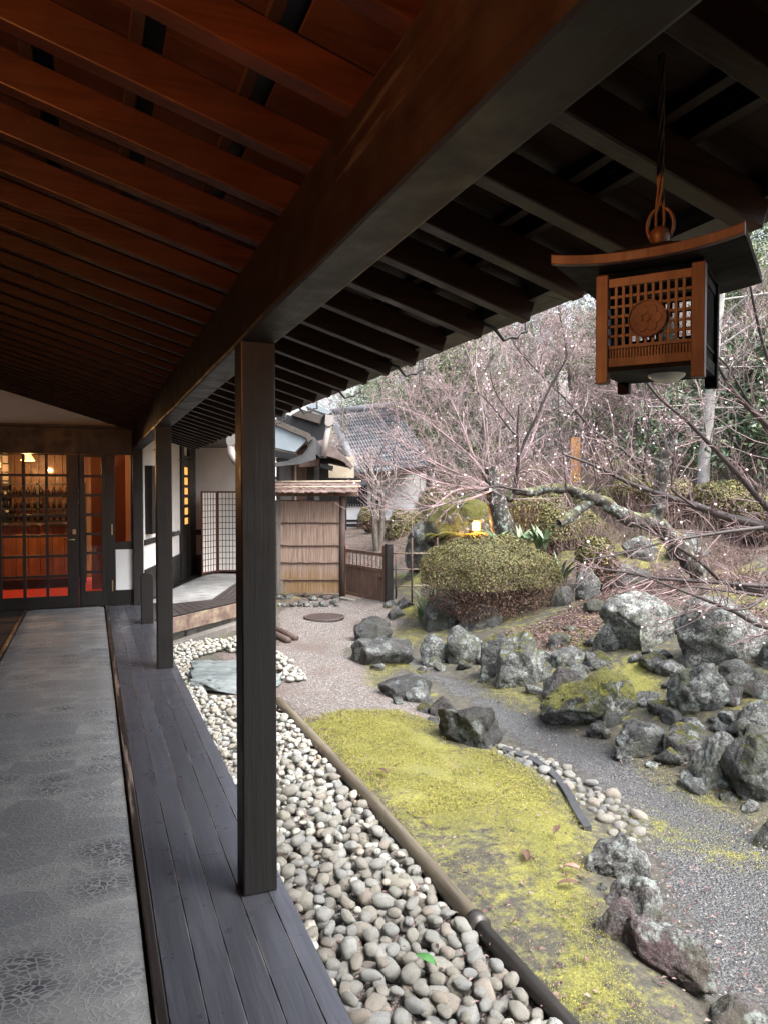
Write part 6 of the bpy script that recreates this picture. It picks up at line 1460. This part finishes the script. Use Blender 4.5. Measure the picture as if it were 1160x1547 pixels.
def place_tree(px, base_y, d, k, sc_, label, group=None, rz=None, z=None):
    q = pd(px, base_y, d); zz = ht(q[0], q[1]) if z is None else z
    rz = random.uniform(0, 6.28) if rz is None else rz
    if len(bt0) <= k:
        while len(bt0) <= k: bt0.append(None)
    if bt0[k] is None:
        tr, tw, mw, c3 = BT[k]; t_ = finish_tree('bare_tree', label, (q[0], q[1], zz), [('trunk', tr, M['bark_grey']), ('twigs', tw, M[mw])], group, rz); t_.scale = (sc_,) * 3; bt0[k] = t_
        if k in (1, 2):
            b = NB_(); e = c3[2][rng.random(len(c3[2])) < 0.10]; leaves(b, e, unit(rng.normal(size=e.shape)), 0.020, 0.9); b.obj('blossoms', M['blossom'], t_)
    else: dup(bt0[k], (q[0], q[1], zz), rz, sc_, label)
GB = 'bare trees on the wooded slope'
for (x, d, k, s_, lab) in ((545, 24, 0, .75, 'bare grey twigged tree beside the tiled house roof'), (660, 19, 1, .62, 'nearer pinkish bare tree in front of the low bushy evergreen'), (800, 20, 2, .8, 'spreading pinkish bare tree left of the orange sign board'), (885, 19, 1, .7, 'pinkish bare tree just right of the orange sign board'), (1000, 18, 2, .75, 'spreading pinkish bare tree under the right side of the lantern'), (1120, 16, 1, .6, 'pinkish bare tree before the dark glossy shrubs'), (725, 18, 3, .6, 'slim grey bare tree behind the fanning plum'), (605, 24.5, 1, .62, 'bare pinkish tree rising in front of the tiled roof'), (640, 24, 3, .8, 'tall bare grey tree right of the tiled roof'), (735, 25, 1, .9, 'bare pinkish tree above the plum trunk'), (772, 30, 3, .9, 'tall bare grey tree left of the pale house'), (905, 23, 0, .95, 'bare grey tree right of the orange sign board'), (960, 20, 1, .75, 'bare pinkish tree behind the upright lichened limb'), (1100, 19, 0, .85, 'bare grey tree behind the pale mottled trunk'), (1165, 17, 2, .8, 'spreading bare tree at the right frame edge'), (860, 30, 2, 1.1, 'spreading bare tree above the pale house'), (670, 33, 0, 1.1, 'far bare grey tree between two evergreens'), (770, 36, 0, 1.3, 'far bare grey tree high above the plum shoots'), (1220, 22, 3, 1.0, 'tall bare tree outside the right edge')):
    place_tree(x, 740, d, k, s_, lab, GB)
# pale mottled trunk
rng = np.random.default_rng(5); tr = NB_(); tw = NB_(); dpt = 12.6
pts = [pd(x, y, dpt) for x, y in ((1064, 800), (1061, 760), (1063, 700), (1069, 640), (1074, 580), (1082, 500), (1090, 420), (1096, 340), (1110, 240), (1120, 150))]; bp_ = pts[0]; pts = [p - bp_ for p in pts]
P, r = tube_np(tr, pts, [.13, .105, .098, .09, .085, .08, .072, .06, .045, .02], 10, 0.06)
idx = np.arange(14, len(P) - 3, 2); p0 = P[idx]; p2 = P[idx + 2]; s, m_, e, rad = grow((p0, (p0 + p2) / 2, p2, r[idx] * .5), 2, 0, .5, .3); d = unit(np.c_[rng.normal(size=(len(s), 2)), rng.uniform(-.1, .9, len(s))]); L = rng.uniform(.8, 2.0, len(s)); e = s + d * L[:, None]; m_ = (s + e) / 2; rad = np.full(len(s), .022); curves(tr, s, m_, e, rad, rad * .3, 4, 5)
c1 = grow((s, m_, e, rad), 7, .5, .5, .2, .2, 1, .4); curves(tw, c1[0], c1[1], c1[2], np.maximum(c1[3], .005), np.full(len(c1[0]), .003), 3, 3); c2 = grow(c1, 5, .5, .5, .15); curves(tw, c2[0], c2[1], c2[2], np.full(len(c2[0]), .0035), np.full(len(c2[0]), .002), 2, 3)
finish_tree('pale_tree', 'tree with pale mottled trunk right of the hanging lantern', bp_, [('trunk', tr, M['bark_pale']), ('twigs', tw, M['twig_pale'])])

# evergreens: trunk and many leaf sprays spread unevenly through the crown
def evergreen(h, w, seed, nclump, per, ls, mat, crown_lo=0.12, rough=0.35):
    global rng
    rng = np.random.default_rng(seed); tr = NB_(); lf = NB_()
    tube_np(tr, [(0, 0, -.4), (.1, 0, h * .3), (0, .1, h * .6), (0.05, 0, h * .95)], [.20, .15, .10, .02], 7, .08)
    z = rng.uniform(crown_lo, 1.0, nclump); prof = np.sin(np.clip((1 - z) / (1 - crown_lo), 0, 1) ** 0.7 * math.pi * 0.62) * w / 2; a = rng.uniform(0, 6.283, nclump); lump = np.array([1 + rough * 1.6 * noise.noise(Vector((math.cos(t) * 1.5, math.sin(t) * 1.5, q * 5 + seed))) for t, q in zip(a, z)])
    rr_ = prof * lump * rng.random(nclump) ** 0.4; C_ = np.c_[np.cos(a) * rr_, np.sin(a) * rr_, z * h + rng.normal(size=nclump) * .15]
    s0 = np.c_[np.zeros((nclump, 2)), np.clip(C_[:, 2] - .3 * rr_, .2, h)]; curves(tr, s0, (s0 + C_) / 2 + [0, 0, .1], C_, np.full(nclump, .022), np.full(nclump, .006), 2, 3)
    i = np.repeat(np.arange(nclump), per); cs = rng.uniform(.18, .42, nclump)[i]; P = C_[i] + rng.normal(size=(len(i), 3)) * (cs * np.array([[1, 1, .55]]).T).T[:, :1] * np.array([1, 1, .6]); out = unit(P - np.array([0, 0, h * .45]) * [1, 1, 1]) ; leaves(lf, P, unit(rng.normal(size=P.shape) + out * .5 + [0, 0, .5]), ls, .42)
    return tr, lf
EV = [evergreen(8.5, 5.0, 81, 125, 120, .060, 'evergreen'), evergreen(10.5, 4.6, 82, 135, 120, .062, 'evergreen', .08), evergreen(6.0, 4.6, 83, 105, 120, .060, 'evergreen', .05, .5)]
ev0 = [None] * 3
def place_ev(x, d, k, s_, lab, sink=0.3):
    q = pd(x, 740, d); loc = (q[0], q[1], ht(q[0], q[1]) - sink); rz = random.uniform(0, 6.28)
    if ev0[k] is None: ev0[k] = finish_tree('evergreen_tree', lab, loc, [('trunk', EV[k][0], M['bark_grey']), ('crown', EV[k][1], M['evergreen'])], 'evergreens on the wooded slope', rz); ev0[k].scale = (s_,) * 3
    else: dup(ev0[k], loc, rz, s_, lab)
for x, d, k, s_, lab in ((632, 27, 0, .85, 'light green evergreen just right of the tiled roof'), (706, 24, 2, .95, 'low bushy evergreen behind the pink fanning plum'), (900, 25, 2, .9, 'low bushy evergreen right of the orange sign board'), (985, 22, 0, .75, 'evergreen between the lichened upright limb and the pale trunk'), (790, 33, 0, 1.0, 'evergreen between the plum shoots above the pale house'), (1125, 18, 2, .85, 'leafy evergreen close behind the pale mottled trunk'), (650, 31, 0, 1.0, 'green evergreen behind the bare trees right of the tiled roof'), (705, 29, 2, 1.1, 'bushy evergreen above the red brown azalea'), (590, 42, 1, 1.1, 'tall evergreen far behind the tiled house'), (840, 38, 0, 1.2, 'evergreen high above the pale house'), (930, 32, 2, 1.2, 'bushy evergreen below the hanging lantern'), (1000, 38, 1, 1.1, 'tall evergreen hidden behind the lantern'), (1130, 24, 0, 1.0, 'evergreen filling the right edge behind the pale trunk'), (1200, 19, 2, .9, 'bushy evergreen at the right frame edge'), (1090, 34, 1, 1.2, 'tall evergreen above the pale mottled trunk'), (1180, 44, 1, 1.5, 'far tall evergreen at the right on the hill crest'), (1290, 26, 1, 1.0, 'tall evergreen outside the right edge'), (560, 30, 2, .8, 'bushy evergreen behind the tiled house')):
    place_ev(x, d, k, s_, lab)
# dark glossy camellia bushes at the right
def camellia(x, y, d, h, w, label, seed):
    tr, lf = evergreen(h, w, seed, int(46 * w * h / 4) + 30, 46, .062, 'camellia', .04, .5); q = pd(x, y, d); return finish_tree('camellia', label, q, [('trunk', tr, M['twig_brown']), ('foliage', lf, M['camellia'])], cat='shrub')
camellia(1128, 760, 13.6, 2.9, 2.0, 'tall dark glossy leaved shrub right of the pale mottled trunk', 91); camellia(1020, 735, 15.5, 1.6, 1.5, 'dark glossy shrub left of the pale mottled trunk', 92); camellia(1190, 770, 12.5, 2.6, 1.9, 'dark glossy shrub at the right frame edge', 93)

# ------------------------------------------------------------------ plum trees
def traced(nb, px, d0, d1, r0, r1, sides=7, rough=0.15, off=(0, 0, 0), shade=None):
    n = len(px); pts = [pd(x, y, d0 + (d1 - d0) * i / max(n - 1, 1)) - np.array(off) for i, (x, y) in enumerate(px)]
    return tube_np(nb, pts, np.linspace(r0, r1, n), sides, rough)
def as_par(P, r, step=4):
    i = np.arange(0, len(P) - step, step); p0 = P[i]; p2 = P[i + step]; return (p0, P[i + step // 2], p2, r[i])
def cat(*ps): return tuple(np.concatenate([p[k] for p in ps]) for k in range(4))
rng = np.random.default_rng(33)
# 1: old lichened plum with the horizontal limb
tr = NB_(); tw = NB_(); sm = NB_(); bl = NB_(); b1 = pd(1085, 890, 9.3); D_ = 9.0
traced(tr, [(1075, 915), (1060, 880), (1040, 846), (1015, 815), (1000, 798), (985, 786)], 9.35, 9.0, .12, .095, 12, .5, b1)
P1_, r1_ = traced(tr, [(988, 788), (970, 786), (950, 782), (930, 773), (912, 760), (897, 752), (880, 748), (866, 742), (850, 738), (828, 738), (805, 742), (785, 743), (772, 744), (767, 751), (772, 757)], 9.0, 8.2, .092, .028, 12, .60, b1)
traced(tr, [(897, 752), (882, 762), (868, 775), (855, 784), (843, 791)], 8.75, 8.5, .075, .045, 10, .45, b1)
traced(tr, [(890, 752), (897, 742), (903, 737)], 8.75, 8.7, .06, .05, 9, .5, b1)
P3_, r3_ = traced(tr, [(985, 790), (995, 765), (998, 735), (1000, 708), (1008, 685), (1015, 668), (1014, 655)], 9.0, 8.9, .095, .05, 10, .4, b1)
shoots = []
for px, d0, d1, ra, rb in (([(776, 745), (780, 715), (782, 690), (781, 650), (783, 612)], 8.2, 8.0, .026, .008), ([(782, 690), (795, 660), (812, 625), (833, 580), (853, 545), (854, 525), (848, 490), (843, 470)], 8.1, 7.8, .020, .006), ([(781, 662), (760, 636), (735, 605), (703, 578)], 8.1, 7.8, .012, .004), ([(776, 634), (752, 600), (742, 575), (736, 540)], 8.05, 7.7, .008, .003),
    ([(898, 655), (860, 610), (820, 570), (785, 532), (765, 500)], 8.7, 8.0, .014, .004), ([(972, 727), (966, 705), (930, 672), (898, 652)], 8.9, 8.7, .024, .015), ([(972, 705), (975, 680), (979, 640), (978, 610)], 8.9, 8.7, .014, .005), ([(1015, 655), (1004, 640), (1002, 628)], 8.9, 8.8, .02, .008), ([(1015, 655), (1022, 645), (1018, 638)], 8.9, 8.8, .012, .006),
    ([(795, 742), (770, 738), (745, 735), (715, 745), (690, 755), (655, 768)], 8.2, 7.8, .016, .005), ([(765, 750), (752, 762), (744, 758)], 8.2, 8.1, .012, .005), ([(855, 740), (850, 690), (845, 650), (843, 600), (838, 560)], 8.5, 8.3, .010, .004), ([(905, 757), (895, 700), (888, 660), (880, 600)], 8.7, 8.5, .010, .004)):
    P, r = traced(tw, px, d0, d1, ra, rb, 6, .1, b1); shoots.append(as_par(P, r))
c0 = cat(as_par(P1_[30:], r1_[30:] * .25), as_par(P3_, r3_ * .2))
s1 = grow(c0, 3, 0, .6, .5); L = rng.uniform(.25, 1.1, len(s1[0])); d = unit(rng.normal(size=s1[0].shape) * [1, 1, .5] + [-.3, 0, .9]); e = s1[0] + d * L[:, None]; s1 = (s1[0], (s1[0] + e) / 2 + rng.normal(size=e.shape) * .03, e, np.full(len(e), .007)); curves(sm, *s1[:3], s1[3], s1[3] * .45, 3, 4)
sh = cat(*shoots); s2 = grow(sh, 3, 1.8, .55, .25, 0, 1, .5); s2 = (s2[0], s2[1], s2[2], np.clip(s2[3], .0035, .006)); curves(sm, *s2[:3], s2[3], s2[3] * .5, 3, 3)
s3 = grow(cat(s1, s2), 4, .45, .55, .15); curves(sm, *s3[:3], np.full(len(s3[0]), .0032), np.full(len(s3[0]), .002), 2, 3)
e = np.concatenate([qpt(*s3[:3], rng.random(len(s3[0]))), s3[2][::2]]); e = e[rng.random(len(e)) < .40]; leaves(bl, e + rng.normal(size=e.shape) * .01, unit(rng.normal(size=e.shape)), .014, .9)
finish_tree('plum_tree', 'old plum with thick lichened horizontal limb and dark upright shoots', b1, [('trunk', tr, M['bark_plum']), ('limbs', tw, M['twig']), ('twigs', sm, M['twig_pink']), ('blossoms', bl, M['blossom'])])
# 2: plum behind the big bush with fanning pale twigs
tr = NB_(); tw = NB_(); bl = NB_(); b2 = pd(770, 850, 11.9)
P, r = traced(tr, [(772, 855), (764, 820), (755, 785), (748, 755), (742, 728), (738, 705)], 11.9, 11.6, .20, .12, 12, .2, b2)
lim = []
for px, d1 in (([(742, 735), (720, 700), (690, 672), (660, 648), (620, 620)], 11.0), ([(742, 735), (705, 720), (660, 700), (615, 672), (575, 650)], 10.8), ([(742, 735), (700, 735), (650, 725), (600, 705), (560, 690)], 10.5), ([(744, 735), (715, 690), (700, 650), (680, 600), (660, 560)], 11.2), ([(746, 735), (752, 690), (756, 640), (765, 590), (772, 540)], 11.4), ([(746, 735), (780, 715), (815, 712), (845, 735), (862, 765)], 10.6), ([(744, 740), (705, 755), (668, 762), (610, 770), (560, 760)], 10.0), ([(745, 735), (735, 680), (728, 620), (715, 560), (700, 520)], 12.0), ([(745, 738), (690, 740), (650, 765), (600, 745)], 10.2), ([(747, 735), (790, 690), (812, 640), (830, 590)], 12.0), ([(742, 738), (700, 728), (640, 690), (590, 640)], 11.5)):
    P, r = traced(tw, px, 11.6, d1, .020, .006, 5, .1, b2); lim.append(as_par(P, r, 4))
sh = cat(*lim); s2 = grow(sh, 4, 1.7, .38, .12, 0, 1, .5); s2 = (s2[0], s2[1], s2[2], np.clip(s2[3], .0045, .007)); curves(tw, *s2[:3], s2[3], s2[3] * .55, 3, 3)
s3 = grow(s2, 4, .5, .45, .1); curves(tw, *s3[:3], np.full(len(s3[0]), .004), np.full(len(s3[0]), .0025), 2, 3)
e = s3[2][rng.random(len(s3[2])) < .22]; leaves(bl, e, unit(rng.normal(size=e.shape)), .012, .9)
finish_tree('plum_tree', 'plum tree behind the big bush with pale pink twigs fanning left', b2, [('trunk', tr, M['bark_plum']), ('twigs', tw, M['twig_pink']), ('blossoms', bl, M['blossom'])])
# 3: plum rooted beyond the right edge, long low branches sweeping in over the boulders
tr = NB_(); tw = NB_(); sm = NB_(); bl = NB_(); b3 = hit(1420, 1010); d3 = depth(b3); b3 = pd(1420, 1010, 6.0); b3[2] = ht(b3[0], b3[1])
cx = pd(1330, 880, 5.4) - b3
tube_np(tr, [np.array([0, 0, -.2]), cx * .55 + [0.05, 0, -.05], cx, cx + [-.05, .1, .5], cx + [.05, .2, 1.1]], [.13, .11, .095, .07, .03], 10, .3)
shoots = []
for px, d0, d1, ra, rb in (([(1330, 880), (1240, 825), (1160, 797), (1097, 781), (1050, 764), (1012, 752), (955, 732), (900, 705), (850, 686)], 5.4, 5.0, .045, .006), ([(1330, 870), (1240, 820), (1185, 790), (1147, 755), (1115, 717), (1085, 685), (1057, 656), (1030, 630), (994, 600), (960, 555)], 5.4, 4.8, .030, .006), ([(1330, 850), (1230, 720), (1160, 645), (1115, 600), (1085, 555), (1066, 500)], 5.4, 4.6, .028, .006),
    ([(1151, 797), (1100, 803), (1035, 813), (1000, 820), (930, 838), (880, 846)], 5.1, 4.9, .016, .004), ([(1330, 885), (1240, 890), (1160, 886), (1080, 880), (990, 873), (940, 864), (890, 857)], 5.4, 4.9, .026, .004), ([(1330, 890), (1240, 905), (1160, 896), (1097, 882), (1057, 849), (1003, 815), (951, 788)], 5.4, 5.0, .028, .005), ([(1330, 895), (1240, 950), (1157, 948), (1110, 925), (1067, 907), (1010, 885), (958, 865)], 5.4, 4.8, .024, .004),
    ([(1240, 960), (1157, 958), (1130, 968)], 5.2, 5.0, .012, .004), ([(1160, 900), (1124, 920), (1082, 919), (1041, 925), (1005, 938), (981, 948)], 5.1, 4.8, .010, .003), ([(1240, 905), (1160, 901), (1100, 893), (1040, 886)], 5.3, 5.0, .018, .006), ([(1050, 766), (1020, 745), (1014, 735), (1016, 700), (1018, 680)], 5.05, 5.0, .010, .004), ([(930, 722), (918, 690), (914, 672)], 4.98, 4.95, .007, .003), ([(1230, 720), (1165, 560), (1140, 470), (1128, 400)], 5.2, 4.6, .016, .005), ([(1180, 690), (1120, 590), (1085, 540), (1020, 510)], 5.2, 4.8, .010, .004)):
    P, r = traced(tw, px, d0, d1, ra, rb, 7, .08, b3); shoots.append(as_par(P, r, 4))
sh = cat(*shoots); s2 = grow(sh, 4, 1.7, .5, .16, 0, 1, .5); s2 = (s2[0], s2[1], s2[2], np.clip(s2[3], .0022, .0042)); curves(sm, *s2[:3], s2[3], s2[3] * .5, 4, 4)
s3 = grow(s2, 3, .5, .5, .12); curves(sm, *s3[:3], np.full(len(s3[0]), .0021), np.full(len(s3[0]), .0013), 2, 3)
e = s3[2][rng.random(len(s3[2])) < .22]; leaves(bl, e, unit(rng.normal(size=e.shape)), .010, .9)
finish_tree('plum_tree', 'plum rooted beyond the right edge with long bare branches sweeping over the boulders', b3, [('trunk', tr, M['bark_plum']), ('limbs', tw, M['twig']), ('twigs', sm, M['twig_pink']), ('blossoms', bl, M['blossom'])])
# two stemmed sapling before the white wall
tr = NB_(); tw = NB_(); b4 = pd(571, 832, 16.5); sh = []
for px, ra, rb in (([(570, 835), (566, 800), (564, 760), (562, 720), (550, 690)], .085, .03), ([(572, 835), (576, 800), (578, 765), (590, 735), (598, 710)], .075, .03), ([(578, 765), (576, 735), (578, 700)], .04, .015), ([(590, 738), (604, 715), (625, 695)], .03, .01), ([(562, 720), (572, 690), (585, 665)], .025, .01), ([(598, 712), (594, 690), (600, 660)], .025, .01), ([(563, 740), (548, 715), (530, 700)], .02, .008)):
    P, r = traced(tr, px, 16.5, 16.3, ra, rb, 7, .1, b4); sh.append(as_par(P[6:], r[6:]))
s2 = grow(cat(*sh), 4, 1.9, .55, .3, 0, 1, .4); s2 = (s2[0], s2[1], s2[2], np.clip(s2[3], .006, .012)); curves(tw, *s2[:3], s2[3], s2[3] * .5, 3, 3); s3 = grow(s2, 5, .5, .5, .1); curves(tw, *s3[:3], np.full(len(s3[0]), .005), np.full(len(s3[0]), .003), 2, 3)
finish_tree('sapling', 'two stemmed bare sapling in front of the white house wall', b4, [('trunk', tr, M['bark_grey']), ('twigs', tw, M['twig_pale'])])

# ------------------------------------------------------------------ undergrowth of thin dry stems on the slope
rng = np.random.default_rng(44); T = NB_()
def strew(px, n, hmin, hmax, r):
    q = scatter(n, gp(px), 0.2); z = hts(q); s = np.c_[q, z - .02]; d = unit(np.c_[rng.normal(size=(n, 2)) * .7, rng.uniform(.5, 1.6, n)]); L = rng.uniform(hmin, hmax, n); e = s + d * L[:, None]; m_ = (s + e) / 2 + rng.normal(size=s.shape) * .12 * L[:, None]
    par = (s, m_, e, np.full(n, r)); curves(T, *par, np.full(n, r * .5), 3, 3); c1 = grow(par, 3, .5, .5, .1); curves(T, *c1[:3], c1[3], c1[3] * .5, 2, 3)
strew([(850, 830), (1000, 790), (1160, 790), (1160, 850), (1000, 860), (880, 870)], 600, .2, .7, .003)
strew([(640, 800), (860, 765), (1160, 755), (1160, 790), (900, 830), (860, 850)], 900, .3, 1.1, .0035)
strew([(700, 770), (860, 740), (1160, 735), (1240, 750), (1160, 770), (860, 780)], 1000, .4, 1.4, .004)
strew([(900, 930), (960, 880), (1160, 860), (1160, 910), (1040, 890)], 260, .1, .4, .003)
M['dry_stem'] = plain('dry stems', (0.15, 0.11, 0.098), 0.8, 0.4, 3, 0.0005)
tag(T.obj('undergrowth', M['dry_stem']), 'thin dry stems of undergrowth across the wooded slope', 'undergrowth', kind='stuff')
